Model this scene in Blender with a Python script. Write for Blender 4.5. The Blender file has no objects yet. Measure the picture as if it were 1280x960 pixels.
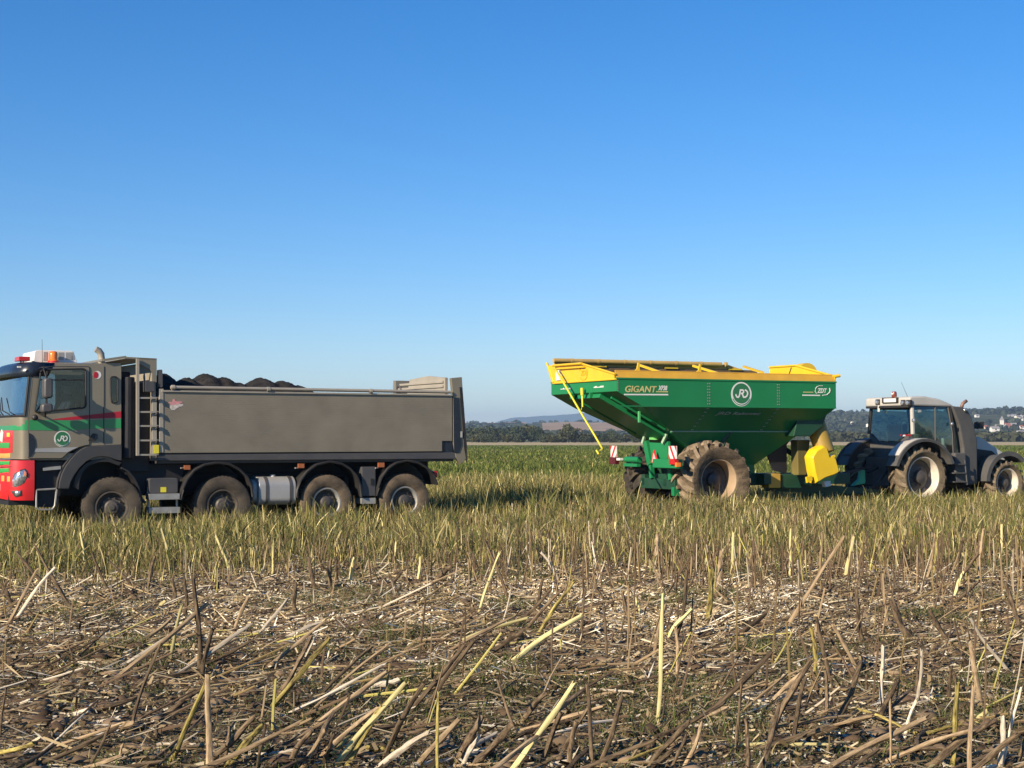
import bpy, bmesh, math, random
import numpy as np
from mathutils import Vector, Matrix
R = math.radians
random.seed(7)
rng = np.random.default_rng(7)
scene = bpy.context.scene
COL = scene.collection

# ------------------------------------------------------------------ camera
HC = 1.80                      # eye height of the photographer
FPX, HORIZON = 1930.0, 547.0   # focal length in pixels of the 1280 wide photo
PITCH = math.atan((HORIZON - 480) / FPX)
cam_data = bpy.data.cameras.new('camera')
cam_data.sensor_width = 36
cam_data.lens = 36 * FPX / 1280
cam_data.clip_start = 0.1
cam_data.clip_end = 60000
cam = bpy.data.objects.new('camera', cam_data)
COL.objects.link(cam)
cam.location = (0, 0, HC)
cam.rotation_euler = (R(90) + PITCH, 0, 0)
scene.camera = cam

# ------------------------------------------------------------------ sky and sun
SUN_AZ = R(222.5)     # clockwise from +Y
SUN_EL = R(24.5)
world = bpy.data.worlds.new('World')
scene.world = world
world.use_nodes = True
wn = world.node_tree
bg = wn.nodes['Background']
sky = wn.nodes.new('ShaderNodeTexSky')
sky.sky_type = 'NISHITA'
sky.sun_disc = False
sky.sun_elevation = SUN_EL
sky.sun_rotation = SUN_AZ
sky.altitude = 200
sky.air_density = 1.0
sky.dust_density = 0.0
sky.ozone_density = 4.5
hsv = wn.nodes.new('ShaderNodeHueSaturation'); hsv.inputs['Saturation'].default_value = 1.30
gain = wn.nodes.new('ShaderNodeMixRGB'); gain.blend_type = 'MULTIPLY'; gain.inputs[0].default_value = 1; gain.inputs[2].default_value = (0.93, 0.93, 1.06, 1)
wn.links.new(sky.outputs[0], hsv.inputs['Color']); wn.links.new(hsv.outputs[0], gain.inputs[1]); wn.links.new(gain.outputs[0], bg.inputs[0])
bg.inputs[1].default_value = 0.093
sun_data = bpy.data.lights.new('sun', 'SUN')
sun_data.energy = 5.0
sun_data.angle = R(0.53)
sun_data.color = (1.0, 0.85, 0.64)
sun = bpy.data.objects.new('sun', sun_data)
COL.objects.link(sun)
sd = Vector((math.sin(SUN_AZ) * math.cos(SUN_EL), math.cos(SUN_AZ) * math.cos(SUN_EL), math.sin(SUN_EL)))
sun.rotation_euler = sd.to_track_quat('Z', 'Y').to_euler()
sun.location = (-20, -20, 30)
scene.render.engine = 'CYCLES'
scene.view_settings.view_transform = 'Standard'
scene.view_settings.look = 'None'
scene.view_settings.gamma = 1
scene.view_settings.exposure = 0.53
scene.cycles.max_bounces = 6
scene.cycles.transparent_max_bounces = 12
scene.cycles.volume_bounces = 0

# ------------------------------------------------------------------ helpers
def tag(o, label=None, cat=None, group=None, kind=None):
    if label: o['label'] = label
    if cat: o['category'] = cat
    if group: o['group'] = group
    if kind: o['kind'] = kind
    return o

def empty(name, loc=(0, 0, 0), rz=0.0, label=None, cat=None, group=None, tilt=None):
    o = bpy.data.objects.new(name, None)
    COL.objects.link(o)
    o.location = loc
    o.rotation_euler = (0, 0, rz) if tilt is None else (tilt[0], tilt[1], rz)
    o.empty_display_size = 0.3
    return tag(o, label, cat, group)

def new_mat(name):
    m = bpy.data.materials.new(name)
    m.use_nodes = True
    nt = m.node_tree
    b = nt.nodes['Principled BSDF']
    return m, nt, b

def paint(name, col, rough=0.45, metal=0.0, var=0.12, scale=3.0, dust=0.0, dustcol=(0.30, 0.24, 0.17), bump=0.0, bscale=60, spec=0.5, coat=0.0):
    """base colour with mottling, and an uneven film of dust or dried mud"""
    m, nt, b = new_mat(name)
    N, L = nt.nodes.new, nt.links.new
    tc = N('ShaderNodeTexCoord')
    n1 = N('ShaderNodeTexNoise'); n1.inputs['Scale'].default_value = scale; n1.inputs['Detail'].default_value = 6
    L(tc.outputs['Object'], n1.inputs['Vector'])
    r1 = N('ShaderNodeMapRange'); r1.inputs[1].default_value = 0.3; r1.inputs[2].default_value = 0.7
    r1.inputs[3].default_value = 1 - var; r1.inputs[4].default_value = 1 + var
    L(n1.outputs[0], r1.inputs[0])
    hs = N('ShaderNodeHueSaturation'); hs.inputs['Color'].default_value = (*col, 1)
    L(r1.outputs[0], hs.inputs['Value'])
    out = hs.outputs[0]
    rg = N('ShaderNodeMapRange'); rg.inputs[3].default_value = max(0.02, rough - 0.08); rg.inputs[4].default_value = min(1, rough + 0.12)
    L(n1.outputs[0], rg.inputs[0])
    if dust > 0:
        n2 = N('ShaderNodeTexNoise'); n2.inputs['Scale'].default_value = scale * 0.7; n2.inputs['Detail'].default_value = 10; n2.inputs['Roughness'].default_value = 0.68
        mp = N('ShaderNodeMapping'); mp.inputs['Scale'].default_value = (1.0, 1.0, 1.6); mp.inputs['Location'].default_value = (7, 3, 1)
        L(tc.outputs['Object'], mp.inputs[0]); L(mp.outputs[0], n2.inputs['Vector'])
        r2 = N('ShaderNodeMapRange'); r2.inputs[1].default_value = 0.35; r2.inputs[2].default_value = 0.72
        r2.inputs[3].default_value = dust * 0.25; r2.inputs[4].default_value = min(1, dust * 1.5)
        L(n2.outputs[0], r2.inputs[0])
        mx = N('ShaderNodeMixRGB'); mx.inputs[2].default_value = (*dustcol, 1)
        L(r2.outputs[0], mx.inputs[0]); L(out, mx.inputs[1]); out = mx.outputs[0]
    L(out, b.inputs['Base Color']); L(rg.outputs[0], b.inputs['Roughness'])
    b.inputs['Metallic'].default_value = metal
    b.inputs['Specular IOR Level'].default_value = spec
    b.inputs['Coat Weight'].default_value = coat
    if bump > 0:
        n3 = N('ShaderNodeTexNoise'); n3.inputs['Scale'].default_value = bscale; n3.inputs['Detail'].default_value = 5
        L(tc.outputs['Object'], n3.inputs['Vector'])
        bp = N('ShaderNodeBump'); bp.inputs['Strength'].default_value = bump; bp.inputs['Distance'].default_value = 0.02
        L(n3.outputs[0], bp.inputs['Height']); L(bp.outputs[0], b.inputs['Normal'])
    return m

def glass_mat(name, tint=(0.25, 0.32, 0.33), rough=0.02, power=4.5, base=0.06):
    m, nt, b = new_mat(name)
    N, L = nt.nodes.new, nt.links.new
    nt.nodes.remove(b)
    tr = N('ShaderNodeBsdfTransparent'); tr.inputs[0].default_value = (*tint, 1)
    gl = N('ShaderNodeBsdfGlossy'); gl.inputs['Roughness'].default_value = rough
    lw = N('ShaderNodeLayerWeight'); lw.inputs[0].default_value = 0.5      # 'Facing' is the same from both sides of a pane
    pw = N('ShaderNodeMath'); pw.operation = 'POWER'; L(lw.outputs['Facing'], pw.inputs[0]); pw.inputs[1].default_value = power
    fr = N('ShaderNodeMath'); fr.operation = 'MULTIPLY_ADD'; L(pw.outputs[0], fr.inputs[0]); fr.inputs[1].default_value = 0.94; fr.inputs[2].default_value = base
    mx = N('ShaderNodeMixShader')
    L(fr.outputs[0], mx.inputs[0]); L(tr.outputs[0], mx.inputs[1]); L(gl.outputs[0], mx.inputs[2])
    L(mx.outputs[0], nt.nodes['Material Output'].inputs[0])
    return m

class MB:
    def __init__(s): s.v = []; s.f = []; s.m = []
    def add(s, vs, fs, mi=0):
        o = len(s.v); s.v += [tuple(v) for v in vs]
        s.f += [tuple(i + o for i in f) for f in fs]; s.m += [mi] * len(fs)
        return s
    def box(s, x0, x1, y0, y1, z0, z1, mi=0):
        v = [(x, y, z) for z in (z0, z1) for y in (y0, y1) for x in (x0, x1)]
        return s.add(v, [(0, 2, 3, 1), (4, 5, 7, 6), (0, 1, 5, 4), (2, 6, 7, 3), (0, 4, 6, 2), (1, 3, 7, 5)], mi)
    def beam(s, a, b, w, h, mi=0, up=(0, 0, 1)):
        a, b = Vector(a), Vector(b); d = (b - a).normalized(); u = Vector(up)
        if abs(d.dot(u)) > 0.98: u = Vector((0, 1, 0))
        sx = d.cross(u).normalized(); u = sx.cross(d).normalized()
        v = [p + sx * (i * w / 2) + u * (j * h / 2) for p in (a, b) for i, j in ((-1, -1), (1, -1), (1, 1), (-1, 1))]
        return s.add(v, [(3, 2, 1, 0), (4, 5, 6, 7), (0, 1, 5, 4), (1, 2, 6, 5), (2, 3, 7, 6), (3, 0, 4, 7)], mi)
    def tube(s, pts, r, n=8, mi=0, caps=True):
        pts = [Vector(p) for p in pts]; rr = r if isinstance(r, (list, tuple)) else [r] * len(pts)
        vs = []; ref = Vector((0.13, 0.27, 0.95)).normalized()
        for i, p in enumerate(pts):
            d = (pts[min(i + 1, len(pts) - 1)] - pts[max(i - 1, 0)]).normalized()
            if abs(d.dot(ref)) > 0.96: rf = Vector((1, 0.1, 0))
            else: rf = ref
            a = d.cross(rf).normalized(); b = a.cross(d).normalized()
            vs += [p + (a * math.cos(2 * math.pi * k / n) + b * math.sin(2 * math.pi * k / n)) * rr[i] for k in range(n)]
        fs = []
        for i in range(len(pts) - 1):
            for k in range(n):
                k2 = (k + 1) % n
                fs.append((i * n + k, i * n + k2, (i + 1) * n + k2, (i + 1) * n + k))
        if caps:
            fs.append(tuple(range(n))); fs.append(tuple((len(pts) - 1) * n + k for k in reversed(range(n))))
        return s.add(vs, fs, mi)
    def prism(s, poly, y0, y1, mi=0):
        """poly in (x, z), extruded along y"""
        n = len(poly)
        v = [(p[0], y0, p[1]) for p in poly] + [(p[0], y1, p[1]) for p in poly]
        f = [tuple(range(n)), tuple(reversed(range(n, 2 * n)))] + [(i, (i + 1) % n, (i + 1) % n + n, i + n) for i in range(n)]
        return s.add(v, f, mi)
    def prism_x(s, poly, x0, x1, mi=0):
        """poly in (y, z), extruded along x"""
        n = len(poly)
        v = [(x0, p[0], p[1]) for p in poly] + [(x1, p[0], p[1]) for p in poly]
        f = [tuple(range(n)), tuple(reversed(range(n, 2 * n)))] + [(i, (i + 1) % n, (i + 1) % n + n, i + n) for i in range(n)]
        return s.add(v, f, mi)
    def lathe(s, prof, c=(0, 0, 0), n=40, mi=0, axis='y', closed=False):
        """prof: list of (radius, offset along axis)"""
        vs = []
        for r, t in prof:
            for k in range(n):
                a = 2 * math.pi * k / n
                if axis == 'y': vs.append((c[0] + r * math.cos(a), c[1] + t, c[2] + r * math.sin(a)))
                elif axis == 'z': vs.append((c[0] + r * math.cos(a), c[1] + r * math.sin(a), c[2] + t))
                else: vs.append((c[0] + t, c[1] + r * math.cos(a), c[2] + r * math.sin(a)))
        fs = []
        m = len(prof)
        for i in range(m if closed else m - 1):
            j = (i + 1) % m
            for k in range(n):
                k2 = (k + 1) % n
                fs.append((i * n + k, i * n + k2, j * n + k2, j * n + k))
        return s.add(vs, fs, mi)
    def band(s, path, y0, y1, th, mi=0):
        """a curved sheet: path in (x, z), width y0..y1, thickness th inward (normal side)"""
        out = []
        P = [Vector((p[0], p[1])) for p in path]
        for i, p in enumerate(P):
            d = (P[min(i + 1, len(P) - 1)] - P[max(i - 1, 0)]).normalized()
            out.append(p + Vector((-d.y, d.x)) * th)
        poly = [tuple(p) for p in P]; inner = [tuple(p) for p in out]
        n = len(P); v = []
        for q in (poly, inner):
            for y in (y0, y1): v += [(a, y, b) for a, b in q]
        f = []
        for i in range(n - 1):
            f += [(i, i + 1, n + i + 1, n + i), (2 * n + i, 3 * n + i, 3 * n + i + 1, 2 * n + i + 1),
                  (i, 2 * n + i, 2 * n + i + 1, i + 1), (n + i, n + i + 1, 3 * n + i + 1, 3 * n + i)]
        f += [(0, n, 3 * n, 2 * n), (n - 1, 3 * n - 1, 4 * n - 1, 2 * n - 1)]
        return s.add(v, f, mi)
    def build(s, name, mats, parent=None, smooth=False, bevel=0.0, autos=None):
        me = bpy.data.meshes.new(name)
        me.from_pydata(s.v, [], s.f); me.update()
        mats = mats if isinstance(mats, (list, tuple)) else [mats]
        for m in mats: me.materials.append(m)
        me.polygons.foreach_set('material_index', s.m)
        bm = bmesh.new(); bm.from_mesh(me)
        if smooth: bmesh.ops.remove_doubles(bm, verts=bm.verts, dist=2e-4)
        bmesh.ops.recalc_face_normals(bm, faces=bm.faces); bm.to_mesh(me); bm.free()
        if smooth: me.shade_smooth()
        o = bpy.data.objects.new(name, me); COL.objects.link(o); o.parent = parent
        if smooth and autos is not None:
            me.set_sharp_from_angle(angle=R(autos))
        if bevel > 0:
            md = o.modifiers.new('Bevel', 'BEVEL'); md.width = bevel; md.segments = 2; md.limit_method = 'ANGLE'; md.angle_limit = R(35)
            md.harden_normals = False
        return o

def link_mesh(name, me, parent=None):
    o = bpy.data.objects.new(name, me); COL.objects.link(o); o.parent = parent
    return o

def _curve_mesh(cu, name):
    tmp = bpy.data.objects.new('tmp', cu); COL.objects.link(tmp)
    dg = bpy.context.evaluated_depsgraph_get(); dg.update()
    me = bpy.data.meshes.new_from_object(tmp.evaluated_get(dg)); me.name = name
    bpy.data.objects.remove(tmp)
    return me

def plate(name, outlines, y, th, mat, parent=None, bevel=0.0):
    """flat sheet with holes, outlines in (x, z); outer face at y, body behind it"""
    cu = bpy.data.curves.new(name, 'CURVE'); cu.dimensions = '2D'; cu.fill_mode = 'BOTH'
    cu.extrude = th / 2
    for ol in outlines:
        sp = cu.splines.new('POLY'); sp.points.add(len(ol) - 1)
        for i, (a, b) in enumerate(ol): sp.points[i].co = (a, b, 0, 1)
        sp.use_cyclic_u = True
    me = _curve_mesh(cu, name)
    me.transform(Matrix(((1, 0, 0, 0), (0, 0, -1, y + th / 2), (0, 1, 0, 0), (0, 0, 0, 1))))
    me.materials.clear(); me.materials.append(mat)
    o = link_mesh(name, me, parent)
    if bevel > 0:
        md = o.modifiers.new('Bevel', 'BEVEL'); md.width = bevel; md.segments = 2; md.limit_method = 'ANGLE'; md.angle_limit = R(50)
    return o

def text(name, body, x, y, z, size, mat, parent, shear=0.0, bold=0.0, spacing=1.0, align='LEFT', sx=1.0, yaw=0.0, th=0.004):
    cu = bpy.data.curves.new(name, 'FONT'); cu.body = body; cu.size = size; cu.shear = shear; cu.offset = bold
    cu.space_character = spacing; cu.align_x = align; cu.extrude = th / 2; cu.resolution_u = 4
    me = _curve_mesh(cu, name)
    me.transform(Matrix.Diagonal((sx, 1, 1, 1)))
    me.transform(Matrix(((1, 0, 0, 0), (0, 0, -1, 0), (0, 1, 0, 0), (0, 0, 0, 1))))
    me.transform(Matrix.Rotation(yaw, 4, 'Z'))
    me.transform(Matrix.Translation((x, y, z)))
    me.materials.clear(); me.materials.append(mat)
    return link_mesh(name, me, parent)

def ring(cx, cz, rx, rz, n=40, a0=0.0):
    return [(cx + rx * math.cos(a0 + 2 * math.pi * k / n), cz + rz * math.sin(a0 + 2 * math.pi * k / n)) for k in range(n)]

def roundpoly(pts, r, n=4):
    """round the corners of a polygon"""
    out = []
    m = len(pts)
    for i in range(m):
        p0, p1, p2 = Vector(pts[i - 1]), Vector(pts[i]), Vector(pts[(i + 1) % m])
        d0, d1 = (p0 - p1), (p2 - p1)
        q = min(r, d0.length * 0.45, d1.length * 0.45)
        a, b = p1 + d0.normalized() * q, p1 + d1.normalized() * q
        for k in range(n + 1):
            t = k / n
            out.append(tuple((1 - t) ** 2 * a + 2 * t * (1 - t) * p1 + t * t * b))
    return out

# real positions measured on the photograph: a pixel of the photo plus a known plane gives a point in metres
_cp, _sp = math.cos(PITCH), math.sin(PITCH)
def ray(px, py):
    u, v = (px - 640) / FPX, -(py - 480) / FPX
    return Vector((u, _cp - v * _sp, _sp + v * _cp))
def on_depth(px, py, Y):
    d = ray(px, py); t = Y / d.y
    return Vector((d.x * t, Y, HC + d.z * t))
class Frame:
    """local frame of a vehicle standing at o, turned by th; x along it, y to its far side"""
    def __init__(s, o, th): s.o = Vector(o); s.th = th; s.c, s.s = math.cos(th), math.sin(th)
    def at(s, px, py, yl):
        d = ray(px, py); n = Vector((-s.s, s.c, 0)); c0 = Vector((0, 0, HC))
        t = (yl - (c0 - s.o).dot(n)) / d.dot(n)
        p = c0 + d * t - s.o
        return (p.x * s.c + p.y * s.s, p.z)
    def atx(s, px, py, xl):
        """point on the plane x = xl: gives (y, z)"""
        d = ray(px, py); n = Vector((s.c, s.s, 0)); c0 = Vector((0, 0, HC))
        t = (xl - (c0 - s.o).dot(n)) / d.dot(n)
        p = c0 + d * t - s.o
        return (-p.x * s.s + p.y * s.c, p.z)

def sstep(t): t = np.clip(t, 0, 1); return t * t * (3 - 2 * t)
def ground_z(x, y):
    """gentle fall of the field towards the right"""
    x = np.asarray(x, float); y = np.asarray(y, float)
    return (0.0 * sstep((x - 1) / 10) * np.exp(-((y - 38) / 25) ** 2)
            + 0.018 * (np.sin(x * 1.7 + y * 0.6) + np.sin(y * 2.3 - x * 0.9) + np.sin(x * 4.1 + 1.3) * 0.6) * np.exp(-(y / 90) ** 2))
TH_T, TH_C, TH_V = R(28.7), R(25.0), R(27.0)
truck_o = Vector((-7.10 - 1.25 * math.sin(TH_T), 27.7 + 1.25 * math.cos(TH_T), 0.0))
cart_o = Vector((2.28 - 1.60 * math.sin(TH_C), 33.6 + 1.60 * math.cos(TH_C), -0.04))
trac_o = Vector(((1151 - 640) / FPX * 38.3 - 1.15 * math.sin(TH_V), 38.3 + 1.15 * math.cos(TH_V), 0.06))
FT, FC, FV = Frame(truck_o, TH_T), Frame(cart_o, TH_C), Frame(trac_o, TH_V)

# ================================================================== THE SETTING
def value_noise(x, y, seed=0):
    r = np.random.default_rng(seed); T = r.random((64, 64))
    xi = np.floor(x).astype(int); yi = np.floor(y).astype(int); fx = x - xi; fy = y - yi
    fx = fx * fx * (3 - 2 * fx); fy = fy * fy * (3 - 2 * fy)
    a = T[xi % 64, yi % 64]; b = T[(xi + 1) % 64, yi % 64]; c = T[xi % 64, (yi + 1) % 64]; d = T[(xi + 1) % 64, (yi + 1) % 64]
    return (a * (1 - fx) + b * fx) * (1 - fy) + (c * (1 - fx) + d * fx) * fy
def fnoise(x, y, s, seed=0, o=4):
    t = 0; amp = 0.5; x = np.asarray(x, float); y = np.asarray(y, float)
    for k in range(o): t = t + amp * (value_noise(x / s, y / s, seed + k) - 0.5) * 2; amp *= 0.5; s = s / 2.03
    return t

def np_mesh(name, verts, faces, mats, cols=None, smooth=False, nside=4):
    """fast mesh from arrays, faces all with nside corners"""
    me = bpy.data.meshes.new(name)
    nv, nf = len(verts), len(faces)
    me.vertices.add(nv); me.vertices.foreach_set('co', np.asarray(verts, np.float32).ravel())
    me.loops.add(nf * nside); me.loops.foreach_set('vertex_index', np.asarray(faces, np.int32).ravel())
    me.polygons.add(nf); me.polygons.foreach_set('loop_start', np.arange(0, nf * nside, nside, dtype=np.int32))
    me.update(calc_edges=True)
    if cols is not None:
        at = me.color_attributes.new('Col', 'FLOAT_COLOR', 'POINT')
        c4 = np.ones((nv, 4), np.float32); c4[:, :3] = cols
        at.data.foreach_set('color', c4.ravel())
    for m in (mats if isinstance(mats, (list, tuple)) else [mats]): me.materials.append(m)
    if smooth: me.shade_smooth()
    me.validate()
    return me

# --- ground sheet ---------------------------------------------------------
def ground_material():
    m, nt, b = new_mat('field_ground')
    N, L = nt.nodes.new, nt.links.new
    geo = N('ShaderNodeNewGeometry')
    sep = N('ShaderNodeSeparateXYZ'); L(geo.outputs['Position'], sep.inputs[0])
    def noise(scale, det=6, rough=0.6, vec=None):
        n = N('ShaderNodeTexNoise'); n.inputs['Scale'].default_value = scale; n.inputs['Detail'].default_value = det; n.inputs['Roughness'].default_value = rough
        L(vec or geo.outputs['Position'], n.inputs['Vector']); return n.outputs[0]
    def ramp(f, stops):
        r = N('ShaderNodeValToRGB'); e = r.color_ramp.elements
        while len(e) < len(stops): e.new(0.5)
        for q, (p, c) in zip(e, stops): q.position = p; q.color = (*c, 1)
        L(f, r.inputs[0]); return r.outputs[0]
    def mix(f, a, c):
        x = N('ShaderNodeMixRGB'); L(f, x.inputs[0]); L(a, x.inputs[1]); L(c, x.inputs[2]); return x.outputs[0]
    def step(src, a, b_):
        x = N('ShaderNodeMapRange'); x.inputs[1].default_value = a; x.inputs[2].default_value = b_; L(src, x.inputs[0]); return x.outputs[0]
    litter = ramp(noise(38, 8, 0.75), [(0.30, (0.05, 0.034, 0.022)), (0.45, (0.15, 0.105, 0.066)), (0.55, (0.27, 0.20, 0.13)), (0.66, (0.46, 0.37, 0.26))])
    soil = ramp(noise(5, 8, 0.7), [(0.3, (0.10, 0.066, 0.04)), (0.7, (0.23, 0.165, 0.105))])
    near = mix(step(noise(1.1, 4), 0.40, 0.75), litter, soil)
    weedy = ramp(noise(3.0, 8, 0.7), [(0.3, (0.035, 0.04, 0.014)), (0.5, (0.085, 0.085, 0.035)), (0.7, (0.18, 0.15, 0.075))])
    mp = N('ShaderNodeMapping'); mp.inputs['Scale'].default_value = (0.25, 1.0, 1.0); L(geo.outputs['Position'], mp.inputs[0])
    green = ramp(noise(0.13, 7, 0.65, mp.outputs[0]), [(0.3, (0.060, 0.085, 0.018)), (0.5, (0.13, 0.160, 0.036)), (0.7, (0.22, 0.22, 0.07))])
    straw = ramp(noise(0.05, 5, 0.6, mp.outputs[0]), [(0.3, (0.40, 0.31, 0.16)), (0.7, (0.55, 0.44, 0.25))])
    scrub = ramp(noise(0.02, 6, 0.7), [(0.3, (0.03, 0.045, 0.015)), (0.7, (0.10, 0.10, 0.04))])
    wob = N('ShaderNodeMath'); wob.operation = 'MULTIPLY_ADD'; L(noise(0.35, 3), wob.inputs[0]); wob.inputs[1].default_value = 5.0; L(sep.outputs[1], wob.inputs[2])
    wf = N('ShaderNodeMath'); wf.operation = 'MULTIPLY_ADD'; L(noise(0.02, 3), wf.inputs[0]); wf.inputs[1].default_value = 60.0; L(sep.outputs[1], wf.inputs[2])
    c = mix(step(wob.outputs[0], 22.5, 26.5), near, weedy)
    c = mix(step(wob.outputs[0], 46, 62), c, green)
    c = mix(step(wf.outputs[0], 350, 375), c, straw)
    c = mix(step(wf.outputs[0], 640, 680), c, scrub)
    L(c, b.inputs['Base Color']); b.inputs['Roughness'].default_value = 0.95; b.inputs['Specular IOR Level'].default_value = 0.15
    bp = N('ShaderNodeBump'); bp.inputs['Strength'].default_value = 0.9; bp.inputs['Distance'].default_value = 0.03
    L(noise(22, 8, 0.7), bp.inputs['Height']); L(bp.outputs[0], b.inputs['Normal'])
    return m
def axis_pts(c, fine, half, n):
    k = np.linspace(-1, 1, n); s = 9.2
    a = np.sinh(k * s) / np.sinh(s) * half
    return c + a
gx = axis_pts(0, .2, 30000, 301); gy = axis_pts(20, .2, 30000, 301)
GX, GY = np.meshgrid(gx, gy); GZ = ground_z(GX, GY)
V = np.stack([GX, GY, GZ], -1).reshape(-1, 3)
n = 301; ii = np.arange(n * n).reshape(n, n)
F = np.stack([ii[:-1, :-1], ii[:-1, 1:], ii[1:, 1:], ii[1:, :-1]], -1).reshape(-1, 4)
ground = link_mesh('ground', np_mesh('ground', V, F, ground_material(), smooth=True)); tag(ground, kind='structure')

# --- hills ------------------------------------------------------------------
def land(name, stops, scale):
    m, nt, b = new_mat(name)
    N, L = nt.nodes.new, nt.links.new
    geo = N('ShaderNodeNewGeometry'); n = N('ShaderNodeTexNoise'); n.inputs['Scale'].default_value = scale; n.inputs['Detail'].default_value = 9; n.inputs['Roughness'].default_value = 0.7
    L(geo.outputs['Position'], n.inputs['Vector'])
    r = N('ShaderNodeValToRGB'); e = r.color_ramp.elements
    while len(e) < len(stops): e.new(0.5)
    for q, (p, c) in zip(e, stops): q.position = p; q.color = (*c, 1)
    L(n.outputs[0], r.inputs[0]); L(r.outputs[0], b.inputs['Base Color'])
    b.inputs['Roughness'].default_value = 1; b.inputs['Specular IOR Level'].default_value = 0
    return m
M_wood = land('wooded_land', [(0.35, (0.035, 0.045, 0.022)), (0.5, (0.075, 0.085, 0.04)), (0.65, (0.14, 0.13, 0.07))], 0.015)
M_plough = land('ploughed_land', [(0.3, (0.30, 0.20, 0.13)), (0.7, (0.42, 0.31, 0.21))], 0.01)
M_mount = land('mountain_land', [(0.3, (0.03, 0.045, 0.025)), (0.7, (0.06, 0.075, 0.04))], 0.002)

def interp(tab, u): return np.interp(u, [a for a, b in tab], [b for a, b in tab])
# skyline of each ridge as (photo column, metres high) on its own distance
def ridge(name, mat, Y0, Y1, Y2, cols, seed, amp):
    """hill rising from Y0 to its crest at Y1 and falling to Y2"""
    us = np.linspace(cols[0][0], cols[-1][0], 160); ys = np.linspace(Y0, Y2, 40)
    U, YY = np.meshgrid(us, ys)
    X = (U - 640) / FPX * Y1
    t = np.where(YY < Y1, (YY - Y0) / (Y1 - Y0), (Y2 - YY) / (Y2 - Y1))
    crest = (HORIZON - interp(cols, U)) / FPX * Y1 + HC
    Z = crest * sstep(t) * (1 + 0.0 * t) + fnoise(X, YY, amp * 14, seed) * amp * sstep(t * 3) - 2 * (1 - np.clip(t * 20, 0, 1))
    V = np.stack([X, YY, Z], -1).reshape(-1, 3)
    ii = np.arange(V.shape[0]).reshape(len(ys), len(us))
    F = np.stack([ii[:-1, :-1], ii[:-1, 1:], ii[1:, 1:], ii[1:, :-1]], -1).reshape(-1, 4)
    o = link_mesh(name, np_mesh(name, V, F, mat, smooth=True)); tag(o, kind='structure')
    def h(x, y):
        u = np.asarray(x) / Y1 * FPX + 640
        t = np.where(y < Y1, (y - Y0) / (Y1 - Y0), (Y2 - y) / (Y2 - Y1))
        cr = (HORIZON - interp(cols, u)) / FPX * Y1 + HC
        return cr * sstep(t) + fnoise(x, y, amp * 14, seed) * amp * sstep(t * 3)
    return h
ridge('mountain', M_mount, 7600, 9000, 10500, [(595, 547), (612, 531), (625, 526), (640, 522), (665, 521), (700, 518.5), (735, 516), (790, 513), (840, 517), (900, 524), (960, 532), (1010, 545)], 5, 6)
h_left = ridge('low_hill', M_wood, 1100, 2600, 3600, [(-900, 537), (-200, 536), (300, 534), (580, 532), (660, 530.5), (720, 530), (800, 529.5), (900, 528), (1000, 527), (1080, 534), (1150, 545)], 15, 3)
h_right = ridge('village_hill', M_wood, 1050, 2300, 3300, [(880, 540), (960, 524), (1045, 517.5), (1070, 515), (1100, 515.5), (1140, 517), (1180, 518), (1215, 517), (1240, 515.5), (1280, 515), (1340, 514), (1450, 512), (1700, 515), (2200, 530)], 25, 3)

# a bare ploughed field on the slope of the low hill, lying on the hill surface
def field_patch(name, h, mat, c0, c1, Ya, Yb, D):
    us = np.linspace(c0, c1, 40); ys = np.linspace(Ya, Yb, 16)
    U, YY = np.meshgrid(us, ys)
    X = (U - 640) / FPX * D
    X = X + (YY - Ya) / (Yb - Ya) * 12
    Z = h(X, YY) + 1.5
    V = np.stack([X, YY, Z], -1).reshape(-1, 3); ii = np.arange(V.shape[0]).reshape(len(ys), len(us))
    F = np.stack([ii[:-1, :-1], ii[:-1, 1:], ii[1:, 1:], ii[1:, :-1]], -1).reshape(-1, 4)
    o = link_mesh(name, np_mesh(name, V, F, mat, smooth=True)); tag(o, kind='structure')
field_patch('ploughed_field', h_left, M_plough, 672, 800, 1650, 2350, 2000)
field_patch('ploughed_field', h_left, M_plough, 560, 650, 2380, 2480, 2400)

# --- haze --------------------------------------------------------------------
hz = MB(); hz.box(-9000, 9000, -60, 11500, -4, 175)
mh = bpy.data.materials.new('haze_air'); mh.use_nodes = True
nt = mh.node_tree; nt.nodes.remove(nt.nodes['Principled BSDF'])
pv = nt.nodes.new('ShaderNodeVolumePrincipled')
pv.inputs['Color'].default_value = (0.50, 0.72, 1.0, 1); pv.inputs['Density'].default_value = 0.00013
pv.inputs['Anisotropy'].default_value = 0.0
nt.links.new(pv.outputs[0], nt.nodes['Material Output'].inputs['Volume'])
hzo = hz.build('haze', mh); tag(hzo, kind='stuff'); tag(hzo, 'thin blue haze filling the air over the far fields', 'haze')

# --- leafy material with per-plant colour ---------------------------------------
def leaf_mat(name, rough=0.75, trans=0.25, spec=0.2):
    m, nt, b = new_mat(name)
    N, L = nt.nodes.new, nt.links.new
    at = N('ShaderNodeAttribute'); at.attribute_name = 'Col'
    L(at.outputs['Color'], b.inputs['Base Color']); b.inputs['Roughness'].default_value = rough
    b.inputs['Specular IOR Level'].default_value = spec
    if trans > 0:
        tr = N('ShaderNodeBsdfTranslucent'); L(at.outputs['Color'], tr.inputs[0])
        mx = N('ShaderNodeMixShader'); mx.inputs[0].default_value = trans
        L(b.outputs[0], mx.inputs[1]); L(tr.outputs[0], mx.inputs[2]); L(mx.outputs[0], nt.nodes['Material Output'].inputs[0])
    return m
M_leaf = leaf_mat('leaves'); M_dry = leaf_mat('dry_litter', 0.85, 0.0, 0.15)
M_trunk = paint('tree_bark', (0.10, 0.075, 0.05), 0.9)

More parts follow.
